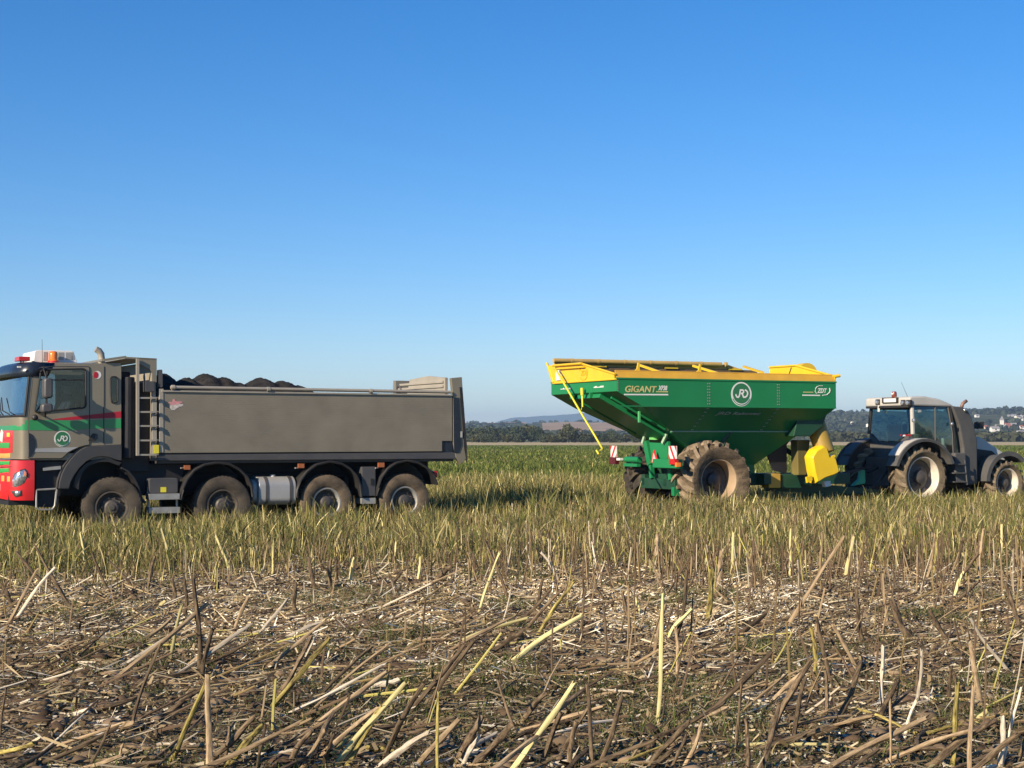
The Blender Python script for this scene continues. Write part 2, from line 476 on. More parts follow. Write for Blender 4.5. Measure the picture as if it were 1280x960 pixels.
# --- trees -------------------------------------------------------------------------
def crown_mesh(name, seed, w, h, base, n, col, leaf=0.55, lobes=9):
    r = np.random.default_rng(seed)
    cs = np.clip(r.normal(0, 1, (lobes, 3)), -1.3, 1.3) * (w * 0.26, w * 0.26, h * 0.16) + (0, 0, base + h * 0.5)
    rs = r.uniform(0.22, 0.36, lobes) * w
    k = r.integers(0, lobes, n)
    d = r.normal(0, 1, (n, 3)); d /= np.linalg.norm(d, axis=1)[:, None]
    rad = rs[k] * r.uniform(0.55, 1.08, n) ** 0.6
    p = cs[k] + d * rad[:, None] * (1, 1, 0.85)
    p[:, 2] = np.clip(p[:, 2], base * 0.75 + r.uniform(0, 0.4, n), None)
    a = r.normal(0, 1, (n, 3)); a /= np.linalg.norm(a, axis=1)[:, None]
    b_ = np.cross(a, r.normal(0, 1, (n, 3))); b_ /= np.linalg.norm(b_, axis=1)[:, None]
    s = r.uniform(0.5, 1.2, n)[:, None] * leaf
    V = np.stack([p - a * s, p + b_ * s * 0.6, p + a * s, p - b_ * s * 0.6], 1).reshape(-1, 3)
    F = np.arange(4 * n).reshape(n, 4)
    c = np.array(col) * (r.uniform(0.55, 1.5, n)[:, None]) * (0.8 + 0.4 * r.random(lobes)[k][:, None])
    return np_mesh(name, V, F, M_leaf, np.repeat(c, 4, axis=0))
def trunk_mesh(seed, h, r0):
    q = random.Random(seed); mb = MB()
    top = Vector((q.uniform(-.3, .3), q.uniform(-.3, .3), h))
    mb.tube([(0, 0, -0.3), (0, 0, h * .3), top * 0.6, top], [r0, r0 * .8, r0 * .6, r0 * .3], 7)
    for i in range(6):
        a = q.uniform(0, 6.28); z = q.uniform(.35, .8) * h; L_ = q.uniform(.25, .4) * h
        mb.tube([(top.x * z / h, top.y * z / h, z), (math.cos(a) * L_ * .6, math.sin(a) * L_ * .6, z + L_ * .45), (math.cos(a) * L_, math.sin(a) * L_, z + L_ * .9)], [r0 * .45, r0 * .28, r0 * .1], 5)
    return mb
tree_kinds = []
for i, (w, h, base, col) in enumerate([(8.5, 6.5, 0.8, (0.095, 0.100, 0.045)), (6.5, 6.0, 0.7, (0.055, 0.072, 0.040)), (9.5, 5.2, 0.4, (0.075, 0.088, 0.048)), (5.0, 4.2, 0.3, (0.085, 0.085, 0.035))]):
    cm = crown_mesh('crown', 40 + i, w, h, base, 1500, col)
    tm = trunk_mesh(60 + i, base + h * 0.6, 0.25)
    tree_kinds.append((cm, tm, w, h))
_trunks = {}
def tree(px, Y, height_px, kind, label, group=None, wide=1.0):
    cm, tm, w, h = tree_kinds[kind]
    X = (px - 640) / FPX * Y
    s = height_px / FPX * Y / (h * 1.22)
    root = empty('tree', (X, Y, float(ground_z(X, Y)) - 0.1), random.uniform(0, 6.28), label, 'tree', group)
    root.scale = (s * wide, s * wide, s)
    link_mesh('crown', cm, root)
    if kind not in _trunks: _trunks[kind] = tm.build('trunk', M_trunk, root).data
    else: link_mesh('trunk', _trunks[kind], root)
    return root
G1 = 'trees in the line along the far edge of the field'
tree(711, 560, 26, 0, 'large round olive tree standing alone right of the tree line, before the ploughed field', None, 1.0)
tl = [(590, 22, 1, 1.3), (603, 21, 2, 1.0), (617, 19, 0, 1.0), (629, 21, 1, 1.1), (640, 23, 1, 1.0), (655, 25, 0, 0.8), (664, 23, 3, 1.0), (672, 21, 1, 0.9)]
tlab = ['dark tree at the left end of the far tree line, close behind the truck tail', 'wide low tree second from the truck tail in the far tree line',
        'olive tree third from the truck tail in the far tree line', 'dark bushy tree fourth from the truck tail in the far tree line',
        'dark tree in the middle of the far tree line, left of its tallest tree', 'tallest tree of the far tree line, with an olive crown',
        'yellowish tree just right of the tallest tree in the far tree line', 'dark tree at the right end of the tall part of the far tree line']
for (px, hp, k, wd), lb in zip(tl, tlab): tree(px, 570 + (px % 7) * 8, hp, k, lb, G1, wd)
for j, (px, hp, k, wd) in enumerate([(598, 13, 3, 1.3), (611, 12, 2, 1.2), (635, 12, 3, 1.2), (648, 13, 2, 1.2), (683, 13, 2, 1.1), (690, 11, 3, 1.2), (697, 11, 2, 1.2), (727, 12, 2, 1.2), (737, 13, 3, 1.1), (749, 12, 2, 1.3), (761, 17, 1, .9), (770, 12, 2, 1.3), (783, 12, 3, 1.2), (797, 13, 2, 1.3)]):
    tree(px, 548 + (px % 5) * 6, hp, k, 'low bush standing along the far edge of the green field', 'low bushes along the far edge of the green field', wd)
# far-off woods that read as one mass: rounded leafy crowns along the belt and over the hillsides
def wood(name, pts, size, col, seed, label, nleaf=26):
    r = np.random.default_rng(seed); n = len(pts)
    P = np.repeat(np.asarray(pts), nleaf, axis=0); S = np.repeat(np.asarray(size), nleaf)
    N_ = len(P); d = r.normal(0, 1, (N_, 3)); d /= np.linalg.norm(d, axis=1)[:, None]; d[:, 2] = np.abs(d[:, 2]) * 1.1
    c0 = P + d * (S * 0.5)[:, None]
    nrm = d + r.normal(0, .35, (N_, 3)); nrm /= np.linalg.norm(nrm, axis=1)[:, None]
    a = np.cross(nrm, r.normal(0, 1, (N_, 3))); a /= np.linalg.norm(a, axis=1)[:, None]; b_ = np.cross(nrm, a)
    s = (S * 0.30 * r.uniform(.6, 1.2, N_))[:, None]
    V = np.stack([c0 - a * s, c0 + b_ * s, c0 + a * s, c0 - b_ * s], 1).reshape(-1, 3)
    F = np.arange(4 * N_).reshape(N_, 4)
    tone = np.repeat(r.uniform(.55, 1.5, n), nleaf)[:, None] * r.uniform(.75, 1.25, N_)[:, None]
    o = link_mesh(name, np_mesh(name, V, F, M_leaf, np.repeat(np.array(col) * tone, 4, axis=0)))
    return tag(o, label, 'wood', kind='stuff')
def belt(c0, c1, Y0, Y1, n, seed, lo, hi):
    r = np.random.default_rng(seed); Y = r.uniform(Y0, Y1, n); X = (r.uniform(c0, c1, n) - 640) / FPX * Y
    s = r.uniform(lo, hi, n)
    return np.stack([X, Y, s * 0.12], 1), s
p, s = belt(1020, 1420, 700, 960, 900, 3, 3, 6)
wood('hedge_belt', p, s, (0.085, 0.088, 0.045), 1, 'dark scrub belt below the village at the foot of the right hill')
p, s = belt(-500, 900, 760, 1000, 700, 4, 2, 5)
wood('hedge_belt', p, s, (0.070, 0.082, 0.050), 2, 'dark band of distant scrub behind the tree line left of the cart')
def hillpts(h, c0, c1, Y0, Y1, n, seed, lo, hi, thr):
    r = np.random.default_rng(seed); Y = r.uniform(Y0, Y1, n); U = r.uniform(c0, c1, n); X = (U - 640) / FPX * Y
    k = fnoise(X, Y, 260, seed) > thr
    X, Y = X[k], Y[k]; s = r.uniform(lo, hi, len(X))
    return np.stack([X, Y, h(X, Y) + s * .1], 1), s, X / Y * FPX + 640
p, s, u = hillpts(h_right, 1000, 1500, 1150, 2500, 4200, 8, 5, 10, -0.25)
_py = HORIZON - (p[:, 2] - HC) / p[:, 1] * FPX
_r = np.random.default_rng(5).random(len(u))
_kk = ~((u > 1210) & (_py > 519) & (_py < 548) & (_r > .10)) & ~((u < 1110) & (_py > 524) & (_r > .5))
p, s = p[_kk], s[_kk]
wood('hillside_wood', p, s, (0.055, 0.066, 0.036), 3, 'dark wood covering the hillside around the village', 14)
p, s, u = hillpts(h_left, 200, 1000, 1200, 2700, 3600, 9, 4, 9, 0.0)
keep = ~((u > 655) & (u < 800) & (p[:, 1] > 1500) & (p[:, 1] < 2420))
wood('hillside_wood', p[keep], s[keep], (0.065, 0.078, 0.046), 4, 'dark wood on the low hill left of the grain cart', 14)

# --- village houses -------------------------------------------------------------
M_wall_w = paint('white_render', (0.78, 0.75, 0.68), 0.8); M_wall_c = paint('cream_render', (0.66, 0.55, 0.42), 0.8)
M_roof_r = paint('red_tiles', (0.30, 0.10, 0.07), 0.8); M_roof_g = paint('grey_tiles', (0.30, 0.28, 0.27), 0.7); M_roof_l = paint('pale_sheet_roof', (0.60, 0.58, 0.56), 0.5)
M_pane = paint('dark_panes', (0.03, 0.035, 0.045), 0.2)
def house(px, py, w_px, h_px, wall, roofm, label, group=None, rot=0.0, Y=None, rise=0.35, name='house', cat='house'):
    """stands on the hillside where the hill surface meets the photo height"""
    best = None
    for yy in np.linspace(1150, 2290, 200):
        X = (px - 640) / FPX * yy; z = float(h_right(X, yy)); py_ = HORIZON - (z - HC) / yy * FPX
        if best is None or abs(py_ - py) < best[0]: best = (abs(py_ - py), X, yy, z)
    _, X, Yd, z = best
    w = w_px / FPX * Yd; h = h_px / FPX * Yd; d = w * 0.7
    root = empty(name, (X, Yd, z + 0.3), rot, label, cat, group)
    hw = h * (1 - rise)
    mb = MB(); mb.box(-w / 2, w / 2, -d / 2, d / 2, -6, hw)
    mb.prism_x([(-d / 2, hw), (d / 2, hw), (0, h)], -w / 2, w / 2)
    mb.build('wall', wall, root)
    rf = MB(); o = w * 0.05
    for sgn in (-1, 1):
        rf.add([(-w / 2 - o, sgn * (d / 2 + o), hw - o * .8), (w / 2 + o, sgn * (d / 2 + o), hw - o * .8), (w / 2 + o, 0, h + .12), (-w / 2 - o, 0, h + .12),
                (-w / 2 - o, sgn * (d / 2 + o), hw - o * .8 + .35), (w / 2 + o, sgn * (d / 2 + o), hw - o * .8 + .35), (w / 2 + o, 0, h + .5), (-w / 2 - o, 0, h + .5)],
               [(0, 1, 2, 3), (4, 7, 6, 5), (0, 4, 5, 1), (1, 5, 6, 2), (2, 6, 7, 3), (3, 7, 4, 0)])
    rf.build('roof', roofm, root)
    for k in range(max(1, int(w / 5))):
        x = -w / 2 + w * (k + .5) / max(1, int(w / 5))
        wb = MB(); wb.box(x - .7, x + .7, -d / 2 - .06, -d / 2 + .1, hw * .35, hw * .35 + 1.6); wb.build('window', M_pane, root)
    return root
GH = 'houses of the village on the right hillside'
house(1243, 539.5, 10, 5.5, M_wall_w, M_roof_g, 'large bright white house lowest on the left of the village', GH, 0.2)
house(1247.5, 535.5, 7, 4, M_wall_w, M_roof_g, 'white house just above and behind the large lowest white one', GH, -0.1)
house(1232, 536.5, 6, 4.5, M_wall_c, M_roof_r, 'reddish-walled house nearest the tractor in the village', GH, 0.3)
house(1255.5, 533, 5, 3.6, M_wall_w, M_roof_r, 'small white house between the big white house and the church', GH, 0.5)
house(1262, 536, 6, 3.5, M_wall_w, M_roof_r, 'white house under the church, with a red roof', GH, 0.1)
house(1266.5, 533.5, 7, 3.4, M_wall_w, M_roof_g, 'long white house right of the church foot', GH, 0.0)
house(1270, 537.5, 5, 3.2, M_wall_c, M_roof_r, 'cream house with a red roof below the long white house', GH, 0.4)
house(1276.5, 536.5, 4.5, 4.2, M_wall_w, M_roof_r, 'tall narrow white house near the right edge of the photo', GH, 0.2)
house(1281, 538, 6, 4, M_wall_w, M_roof_g, 'white house cut by the right edge of the photo', GH, -0.2)
house(1275, 542, 8, 3, M_wall_w, M_roof_g, 'low pale house below the tall narrow white one', GH, 0.1)
house(1252, 527, 4, 2.6, M_wall_w, M_roof_g, 'small lone house on the slope left of the church', GH, 0.6)
house(1221, 521.5, 5, 2.8, M_wall_w, M_roof_g, 'lone pale house highest on the slope beside the tractor', GH, 0.3)
house(1250, 545, 5, 2.6, M_wall_w, M_roof_l, 'lone pale shed below the village, among the scrub', GH, 0.3, name='shed', cat='shed')
house(1267, 545.5, 7, 2.4, M_wall_w, M_roof_l, 'long pale shed at the bottom edge of the village', GH, 0.0, name='shed', cat='shed')
for k, (a, b_, c_) in enumerate([(1262, 521.5, 6), (1267, 521, 5), (1272, 522.5, 7), (1279, 521.5, 6), (1276, 524.5, 5), (1285, 523, 6), (1292, 521, 7)]):
    house(a, b_, c_, 2.6, M_wall_w, M_roof_g, 'pale house in the row high on the hill above the church', 'pale row of houses high on the hill', 0.2 * (k % 3))
for k, (a, b_) in enumerate([(1052, 541), (1071, 541.5), (1066, 530), (1085, 533), (1058, 526)]):
    house(a, b_, 5, 2.6, M_wall_w, M_roof_g, 'pale house on the slope between the grain cart and the tractor', 'pale houses between cart and tractor', 0.3 * k)
# church
ch = house(1259.5, 534, 6, 4, M_wall_w, M_roof_r, 'white church with a square tower and dark pointed spire in the village', None, 0.1, name='church', cat='church')
tw = MB(); tw.box(-7.5, -4.5, -1.5, 1.5, -3, 6.5); tw.build('tower', M_wall_w, ch)
sp_ = MB(); sp_.add([(-7.7, -1.7, 6.5), (-4.3, -1.7, 6.5), (-4.3, 1.7, 6.5), (-7.7, 1.7, 6.5), (-6, 0, 11)], [(0, 1, 4), (1, 2, 4), (2, 3, 4), (3, 0, 4), (3, 2, 1, 0)]); sp_.build('spire', M_roof_g, ch)

# ================================================================== VEHICLE MATERIALS
DUST = (0.24, 0.19, 0.13)
M_taupe = paint('taupe_paint', (0.255, 0.225, 0.165), 0.38, 0.25, 0.06, 2.5, dust=0.16, dustcol=DUST, coat=0.3)
M_taupe_box = paint('taupe_aluminium', (0.235, 0.203, 0.153), 0.42, 0.25, 0.16, 1.6, dust=0.42, dustcol=(0.33, 0.285, 0.205))
M_beige = paint('pale_taupe_edge', (0.40, 0.36, 0.29), 0.45, 0.2, 0.08, 3, dust=0.1, dustcol=DUST)
M_tgreen = paint('green_band', (0.010, 0.27, 0.085), 0.35, 0, 0.04, 2, dust=0.05, dustcol=DUST, coat=0.4)
M_red = paint('red_plastic', (0.66, 0.012, 0.02), 0.35, 0, 0.05, 2, dust=0.05, dustcol=DUST, coat=0.5)
M_dred = paint('deep_red_stripe', (0.42, 0.015, 0.03), 0.4, 0, 0.05)
M_white = paint('white_paint', (0.78, 0.77, 0.73), 0.4, 0, 0.05, 3, dust=0.08, dustcol=DUST)
M_grey = paint('grey_plastic', (0.065, 0.066, 0.072), 0.42, 0, 0.1, 4, dust=0.10, dustcol=DUST)
M_fend = paint('cab_fender_plastic', (0.045, 0.047, 0.052), 0.35, 0, 0.1, 4, dust=0.08, dustcol=DUST)
M_black = paint('black_plastic', (0.018, 0.018, 0.02), 0.5, 0, 0.15, 5, dust=0.05, dustcol=DUST)
M_chassis = paint('dark_chassis', (0.012, 0.013, 0.018), 0.6, 0.1, 0.2, 4, dust=0.03, dustcol=DUST)
M_tyre = paint('dusty_rubber', (0.030, 0.027, 0.025), 0.85, 0, 0.2, 5, dust=0.75, dustcol=(0.23, 0.17, 0.11), bump=0.5, bscale=70, spec=.2)
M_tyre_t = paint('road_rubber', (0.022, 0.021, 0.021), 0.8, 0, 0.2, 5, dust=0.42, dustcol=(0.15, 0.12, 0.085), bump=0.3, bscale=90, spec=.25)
M_mudtyre = paint('muddy_rubber', (0.035, 0.028, 0.021), 0.9, 0, 0.3, 6, dust=0.55, dustcol=(0.27, 0.20, 0.13), bump=0.9, bscale=30, spec=.1)
M_lug = paint('pale_muddy_lugs', (0.10, 0.075, 0.05), 0.9, 0, 0.25, 7, dust=0.8, dustcol=(0.42, 0.32, 0.22), bump=0.7, bscale=40, spec=.1)  # lugs are paler than the carcass between them
M_alu = paint('aluminium', (0.46, 0.46, 0.45), 0.5, 0.35, 0.08, 3, dust=0.2, dustcol=(0.4, .35, .28))
M_steel = paint('galvanised_steel', (0.42, 0.42, 0.40), 0.5, 0.4, 0.1, 6, dust=0.25, dustcol=DUST)
M_rim = paint('dark_rim', (0.045, 0.045, 0.05), 0.5, 0.3, 0.2, 6, dust=0.35, dustcol=DUST)
M_orange = paint('orange_lens', (0.85, 0.20, 0.02), 0.2, 0, 0.03, spec=.6)
M_dulor = paint('dull_orange_lens', (0.40, 0.11, 0.03), 0.3, 0, 0.1, 9, dust=.2, dustcol=DUST)
M_redlens = paint('red_lens', (0.50, 0.015, 0.015), 0.2, 0, 0.03)
M_lens = paint('clear_lens', (0.50, 0.51, 0.53), 0.12, 0.7, 0.5, 30)
M_yel = paint('yellow_sticker', (0.70, 0.62, 0.05), 0.5, 0, 0.05)
M_gold = paint('gold_letters', (0.50, 0.34, 0.08), 0.5, 0, 0.05)
M_logo = paint('logo_green', (0.03, 0.17, 0.07), 0.5, 0, 0.05)
M_limeg = paint('badge_green', (0.04, 0.33, 0.07), 0.5, 0, 0.05)
M_pink = paint('emblem_pink', (0.62, 0.28, 0.28), 0.6, 0, 0.2, 30)
M_visor = paint('visor_acrylic', (0.016, 0.022, 0.034), 0.25, 0, 0.1, 2)
M_int = paint('cab_interior', (0.03, 0.03, 0.035), 0.8)
M_glass = glass_mat('truck_glass', (0.62, 0.68, 0.70))
M_wind = glass_mat('windscreen_glass', (0.50, 0.62, 0.68), power=1.9, base=.18)
M_skin = paint('skin', (0.45, 0.27, 0.20), 0.6)
M_shirt = paint('dark_shirt', (0.05, 0.06, 0.09), 0.9)
M_compost = paint('dark_compost', (0.030, 0.028, 0.027), 0.95, 0, 0.5, 9, bump=1.0, bscale=25, spec=.1)

def grooved(m, direction='Z', scale=9.0, strength=.10):
    """fine lengthwise lines of extruded boards"""
    nt = m.node_tree; N, L = nt.nodes.new, nt.links.new; b = nt.nodes['Principled BSDF']
    tc = N('ShaderNodeTexCoord'); w = N('ShaderNodeTexWave'); w.bands_direction = direction; w.inputs['Scale'].default_value = scale; w.inputs['Distortion'].default_value = .3
    L(tc.outputs['Object'], w.inputs[0]); bp = N('ShaderNodeBump'); bp.inputs['Strength'].default_value = strength; bp.inputs['Distance'].default_value = .01
    L(w.outputs[0], bp.inputs['Height']); L(bp.outputs[0], b.inputs['Normal'])
grooved(M_taupe_box)

# ---- wheels ------------------------------------------------------------------
def tyre_mb(R_, W, rr, lugs=0, lh=0.012, ag=False, lw=.5):
    mb = MB()
    if not ag:
        half = [(rr, .40), (rr + .03, .46), (rr + .5 * (R_ - rr), .50), (R_ - .05, .475), (R_ - .014, .42), (R_ - lh, .36), (R_ - lh, .14), (R_ - lh, .02)]
    else:
        half = [(rr, .36), (rr + .03, .41), (rr + .45 * (R_ - rr), .50), (R_ - .15, .495), (R_ - .05 - lh, .45), (R_ - .015 - lh, .36), (R_ - lh, .16), (R_ - lh, .02)]
    prof = [(r, -t * W) for r, t in half] + [(r, t * W) for r, t in reversed(half)]
    prof += [(rr - .01, .34 * W), (rr - .01, -.34 * W)]
    mb.lathe(prof, n=64, closed=True)
    pr = sorted([(t, r) for r, t in half[2:]]); ts = [a for a, b in pr]; rs_ = [b for a, b in pr]
    for side in (-1, 1):
        for k in range(lugs):
            a0 = 2 * math.pi * (k + (.5 if side > 0 else 0)) / lugs; pitch = 2 * math.pi / lugs
            segs = 5 if ag else 2; t0, t1 = (.02, .492) if ag else (.05, .47)
            sect = []
            for i in range(segs + 1):
                f = i / segs; t = t0 + (t1 - t0) * f
                base = float(np.interp(t, ts, rs_))
                a = a0 + (f * .95 * pitch if ag else 0)
                hw = pitch * (.15 + .05 * f) * (lw / .5) if ag else pitch * .30
                top = base + lh * (1.0 if f < .8 else .75)
                if ag and f > .95: top = base + lh * .35
                sect.append([(base - .01, a - hw * 1.15), (top, a - hw * .8), (top, a + hw * .8), (base - .01, a + hw * 1.15), t * W * side])
            vs = [(r * math.cos(a), s_[4], r * math.sin(a)) for s_ in sect for r, a in s_[:4]]
            fs = [(i * 4 + j, i * 4 + j + 1, i * 4 + j + 5, i * 4 + j + 4) for i in range(segs) for j in range(3)]
            fs += [(0, 1, 2, 3), (segs * 4 + 3, segs * 4 + 2, segs * 4 + 1, segs * 4)]
            mb.add(vs, fs, 1 if ag else 0)
    return mb
def make_wheel(parent, loc, R_, W, rr, kind, tyre_mat, rim_mat, disc_mat, hub_mat, steer=0.0, lug_mat=None):
    w = empty('wheel', loc, steer); w.parent = parent
    if kind == 'truck':
        t = tyre_mb(R_, W, rr, 44, .014).build('tyre', tyre_mat, w, smooth=True, autos=30)
        rb = MB(); rb.lathe([(rr + .012, -.40 * W), (rr + .004, -.425 * W), (rr - .02, -.42 * W), (rr - .035, -.36 * W), (rr - .045, -.1 * W), (rr - .045, .35 * W)], n=48)
        rb.lathe([(rr + .012, -.40 * W), (rr + .012, .35 * W)], n=48)
        rb.build('rim', rim_mat, w, smooth=True, autos=40)
        hb = MB(); hb.lathe([(rr - .045, -.14 * W), (rr - .08, -.12 * W), (.21, -.14 * W), (.175, -.20 * W), (.165, -.22 * W), (.13, -.22 * W), (.125, -.40 * W), (.10, -.46 * W), (.055, -.475 * W), (.05, -.52 * W), (.0, -.53 * W)], n=40)
        for k in range(10):
            a = 2 * math.pi * k / 10; c = (.172 * math.cos(a), -.205 * W, .172 * math.sin(a))
            hb.lathe([(0.0, -.035), (.013, -.033), (.015, 0.0)], c=(c[0], c[1] - .0, c[2]), n=6)
        for k in range(10):
            a = 2 * math.pi * (k + .5) / 10; q = (rr - .075)
            hb.tube([(q * math.cos(a), -.125 * W - .006, q * math.sin(a)), (q * math.cos(a), -.125 * W + .02, q * math.sin(a))], .026, 10, 1)
        hb.build('hub', [disc_mat, M_black], w, smooth=True, autos=35)
    else:
        dp = .38 if kind == 'cart' else .26
        t = tyre_mb(R_, W, rr, 18 if kind == 'cart' else 18, .10 if kind == 'cart' else .075, True, .5).build('tyre', [tyre_mat, lug_mat or tyre_mat], w, smooth=True, autos=30)
        rb = MB(); rb.lathe([(rr + .02, -.36 * W), (rr + .02, -.385 * W), (rr - .005, -.385 * W), (rr - .02, -.36 * W), (rr - .03, -.2 * W), (rr - .05, -.02 * W), (rr - .05, .3 * W)], n=56)
        rb.build('rim', rim_mat, w, smooth=True, autos=40)
        y0 = -.385 * W + dp
        hb = MB(); hb.lathe([(rr - .052, y0 - .04), (rr - .08, y0 - .05), (rr * .66, y0 - .02), (rr * .5, y0 - .06), (rr * .42, y0 - .06), (rr * .36, y0 - .07), (rr * .33, y0 - .16), (rr * .2, y0 - .19), (0, y0 - .19)], n=40)
        for k in range(10):
            a = 2 * math.pi * k / 10; q = rr * .44
            hb.lathe([(0, -.03), (.02, -.028), (.022, 0)], c=(q * math.cos(a), y0 - .055, q * math.sin(a)), n=6)
        hb.build('hub', disc_mat, w, smooth=True, autos=35)
    return w
def copy_wheel(w, loc, rz):
    c = w.copy(); COL.objects.link(c); c.location = loc; c.rotation_euler = (0, random.uniform(0, 1), rz)
    for ch in w.children:
        d = ch.copy(); COL.objects.link(d); d.parent = c
    return c

def roundel(parent, cx, cz, y, r, name='logo', tilt=None):
    """white double ring with a green field and the letters of the haulier"""
    o = plate(name, [ring(cx, cz, r, r, 48)], y, .004, M_white, parent)
    plate('field', [ring(cx, cz + r * .06, r * .83, r * .83, 48)], y - .004, .004, M_logo, o)
    mb = MB(); w_ = r * .13; yy = y - .008
    def stroke(pts, cyc=False):
        P = [Vector(p) for p in pts]
        for i in range(len(P) - 1):
            d = (P[i + 1] - P[i]); n = Vector((-d.y, d.x)).normalized() * w_ / 2; e = d.normalized() * w_ * .3
            a, b = P[i] - e, P[i + 1] + e; z_ = yy - .0004 * i
            mb.add([(cx + r * 0 + p.x, z_, cz + p.y) for p in (a - n, b - n, b + n, a + n)], [(0, 1, 2, 3)])
    S = r
    j = [(-.10, .36), (-.16, .05), (-.22, -.16), (-.32, -.26), (-.44, -.24), (-.52, -.12), (-.55, -.05)]
    rr_ = [(-.02, .34), (.12, .34), (.20, .27), (.20, .16), (.12, .08), (-.02, .06)]
    rl = [(.04, .06), (.14, -.10), (.18, -.22), (.24, -.26)]
    dd = [(.20, -.24), (.38, -.24), (.52, -.14), (.60, .02), (.58, .18), (.48, .30), (.36, .34)]
    for st in (j, rr_, rl, dd): stroke([(a * S, b * S) for a, b in st])
    mb.build('letters', M_white, o)
    plate('lower_ring', [[(cx + r * .93 * math.cos(t), cz + r * .93 * math.sin(t)) for t in np.linspace(R(205), R(335), 20)] + [(cx + r * .89 * math.cos(t), cz + r * .03 + r * .89 * math.sin(t)) for t in np.linspace(R(335), R(205), 20)]], y - .005, .004, M_logo, o)
    return o

# ================================================================== DUMP TRUCK
TR = empty('dump_truck', truck_o, TH_T, 'taupe four-axle dump truck with a green stripe and red bumper, standing left', 'truck')
NY, BY = -1.20, -1.27
def T(px, py, y=NY): return FT.at(px, py, y)
def TP(pts, y=NY): return [FT.at(a, b, y) for a, b in pts]
zr = T(90, 455.5)[1]
# cab: planform round the front, swept through levels
plan = [(0, -1.20), (-.07, -1.195), (-.15, -1.165), (-.22, -1.10), (-.27, -1.00), (-.31, -.85), (-.335, -.6), (-.35, -.3), (-.355, 0)]
plan = [(a * .68, b) for a, b in plan]
plan = plan + [(a, -b) for a, b in reversed(plan[:-1])]
levels = [(574, 35), (566, 35), (538, 35), (525, 34.2), (520, 34.3), (470, 39.5), (462, 43), (457, 47), (455, 52)]
rows = [(T(px, py)[0], T(px, py)[1]) for py, px in levels]
rows[-1] = (rows[-1][0] + .03, rows[-1][1])
def rowpts(x0, z, shrink=1.0, fwd=1.0): return [(x0 + a * fwd, b * shrink, z) for a, b in plan]
cab_rows = [rowpts(x, z, 1.0 if i < 7 else (.985 if i == 7 else .95), 1.0 if i < 5 else (.93 if i < 7 else .8)) for i, (x, z) in enumerate(rows)]
body, wind = MB(), MB()
nP = len(plan)
for i in range(len(rows) - 1):
    for j in range(nP - 1):
        q = [cab_rows[i][j], cab_rows[i][j + 1], cab_rows[i + 1][j + 1], cab_rows[i + 1][j]]
        if i == 4 and 1 <= j < nP - 2: wind.add(q, [(0, 1, 2, 3)])
        elif i == 3 or (i == 2): body.add(q, [(0, 1, 2, 3)], 1 if i == 2 and False else 0)
        else: body.add(q, [(0, 1, 2, 3)])
xr_roof = T(129, 455)[0]
top = cab_rows[-1]
xb_door, xb_ext = T(129.5, 500)[0], T(151.5, 500)[0]
zb_ = rows[0][1]
# roof, back wall, floor, far side
zc = rows[-1][1] + .05
cr = [(x * .8 + (rows[-1][0] + .5) * .2, y * .8, zc) for x, y, z in top]
for j in range(nP - 1): body.add([top[j], top[j + 1], cr[j + 1], cr[j]], [(0, 1, 2, 3)])
n0 = (xr_roof, -1.14, rows[-1][1]); n1 = (xr_roof, 1.14, rows[-1][1])
c0, c1 = (xr_roof, -.92, zc), (xr_roof, .92, zc)
body.add([top[0], n0, c0, cr[0]], [(0, 1, 2, 3)]); body.add([top[-1], n1, c1, cr[-1]], [(3, 2, 1, 0)])
body.add(cr + [c1, c0], [tuple(range(nP + 2))]); body.add([n0, n1, c1, c0], [(0, 1, 2, 3)])
body.box(T(90, 570)[0] - .6, xb_ext, -1.18, 1.18, zb_ - .02, zb_ + .1)
body.box(xb_ext - .04, xb_ext, -1.17, 1.17, zb_, zr + .02)
body.box(xr_roof - .02, xb_ext, -1.13, 1.13, zr - .04, zr + .03)
cab = body.build('cab', [M_taupe, M_tgreen], TR, smooth=True, autos=28)
wo = wind.build('windscreen', M_wind, TR, smooth=True)
ct = sstep
# window rubber round the windscreen
rub = MB()
rub.tube([Vector(cab_rows[4][j]) for j in range(1, nP - 1)], .022, 6); rub.tube([Vector(cab_rows[5][j]) for j in range(1, nP - 1)], .022, 6)
rub.tube([cab_rows[4][1], cab_rows[5][1]], .022, 6); rub.tube([cab_rows[4][nP - 2], cab_rows[5][nP - 2]], .022, 6)
for yy in (-.55, .25): rub.tube([(rows[4][0] - .26, yy - .4, rows[4][1] + .03), (rows[4][0] - .29, yy + .05, rows[4][1] + .10), (rows[4][0] - .25, yy + .4, rows[4][1] + .34)], .012, 5)
rub.build('windscreen_seal', M_black, wo)
# near side: body plate, door, rear window
side_out = TP([(35, 574), (78, 574), (84, 568), (91, 563), (98, 560), (107, 557.5), (151.5, 555.5), (151.5, 454), (128.6, 454), (52, 455.5), (47, 457), (43, 462), (39.5, 470), (34.3, 520), (34.2, 525), (35, 538)])
door_win = roundpoly(TP([(43, 515.5), (107, 509.5), (106.5, 461), (57, 462), (50.5, 463.5)]), .06)
rear_win = roundpoly(TP([(137.8, 471), (145, 471), (146.8, 474), (146.8, 502), (144, 503.5), (139.5, 503.5), (138, 495)]), .05)
sp1 = plate('side_panel', [side_out, [(a, b) for a, b in door_win], rear_win], -1.20, .04, M_taupe, TR)
plate('side_panel', [[(a, b) for a, b in side_out], door_win], 1.20, .04, M_taupe, TR)
plate('door_window', [door_win], 1.19, .006, M_glass, TR)
door_out = roundpoly(TP([(36, 573), (77, 573), (83.5, 567), (91, 562), (98, 559), (107, 556.6), (111.5, 556.2), (111.5, 458.5), (52, 458.5), (47.5, 461), (41, 470), (35.6, 520)]), .03)
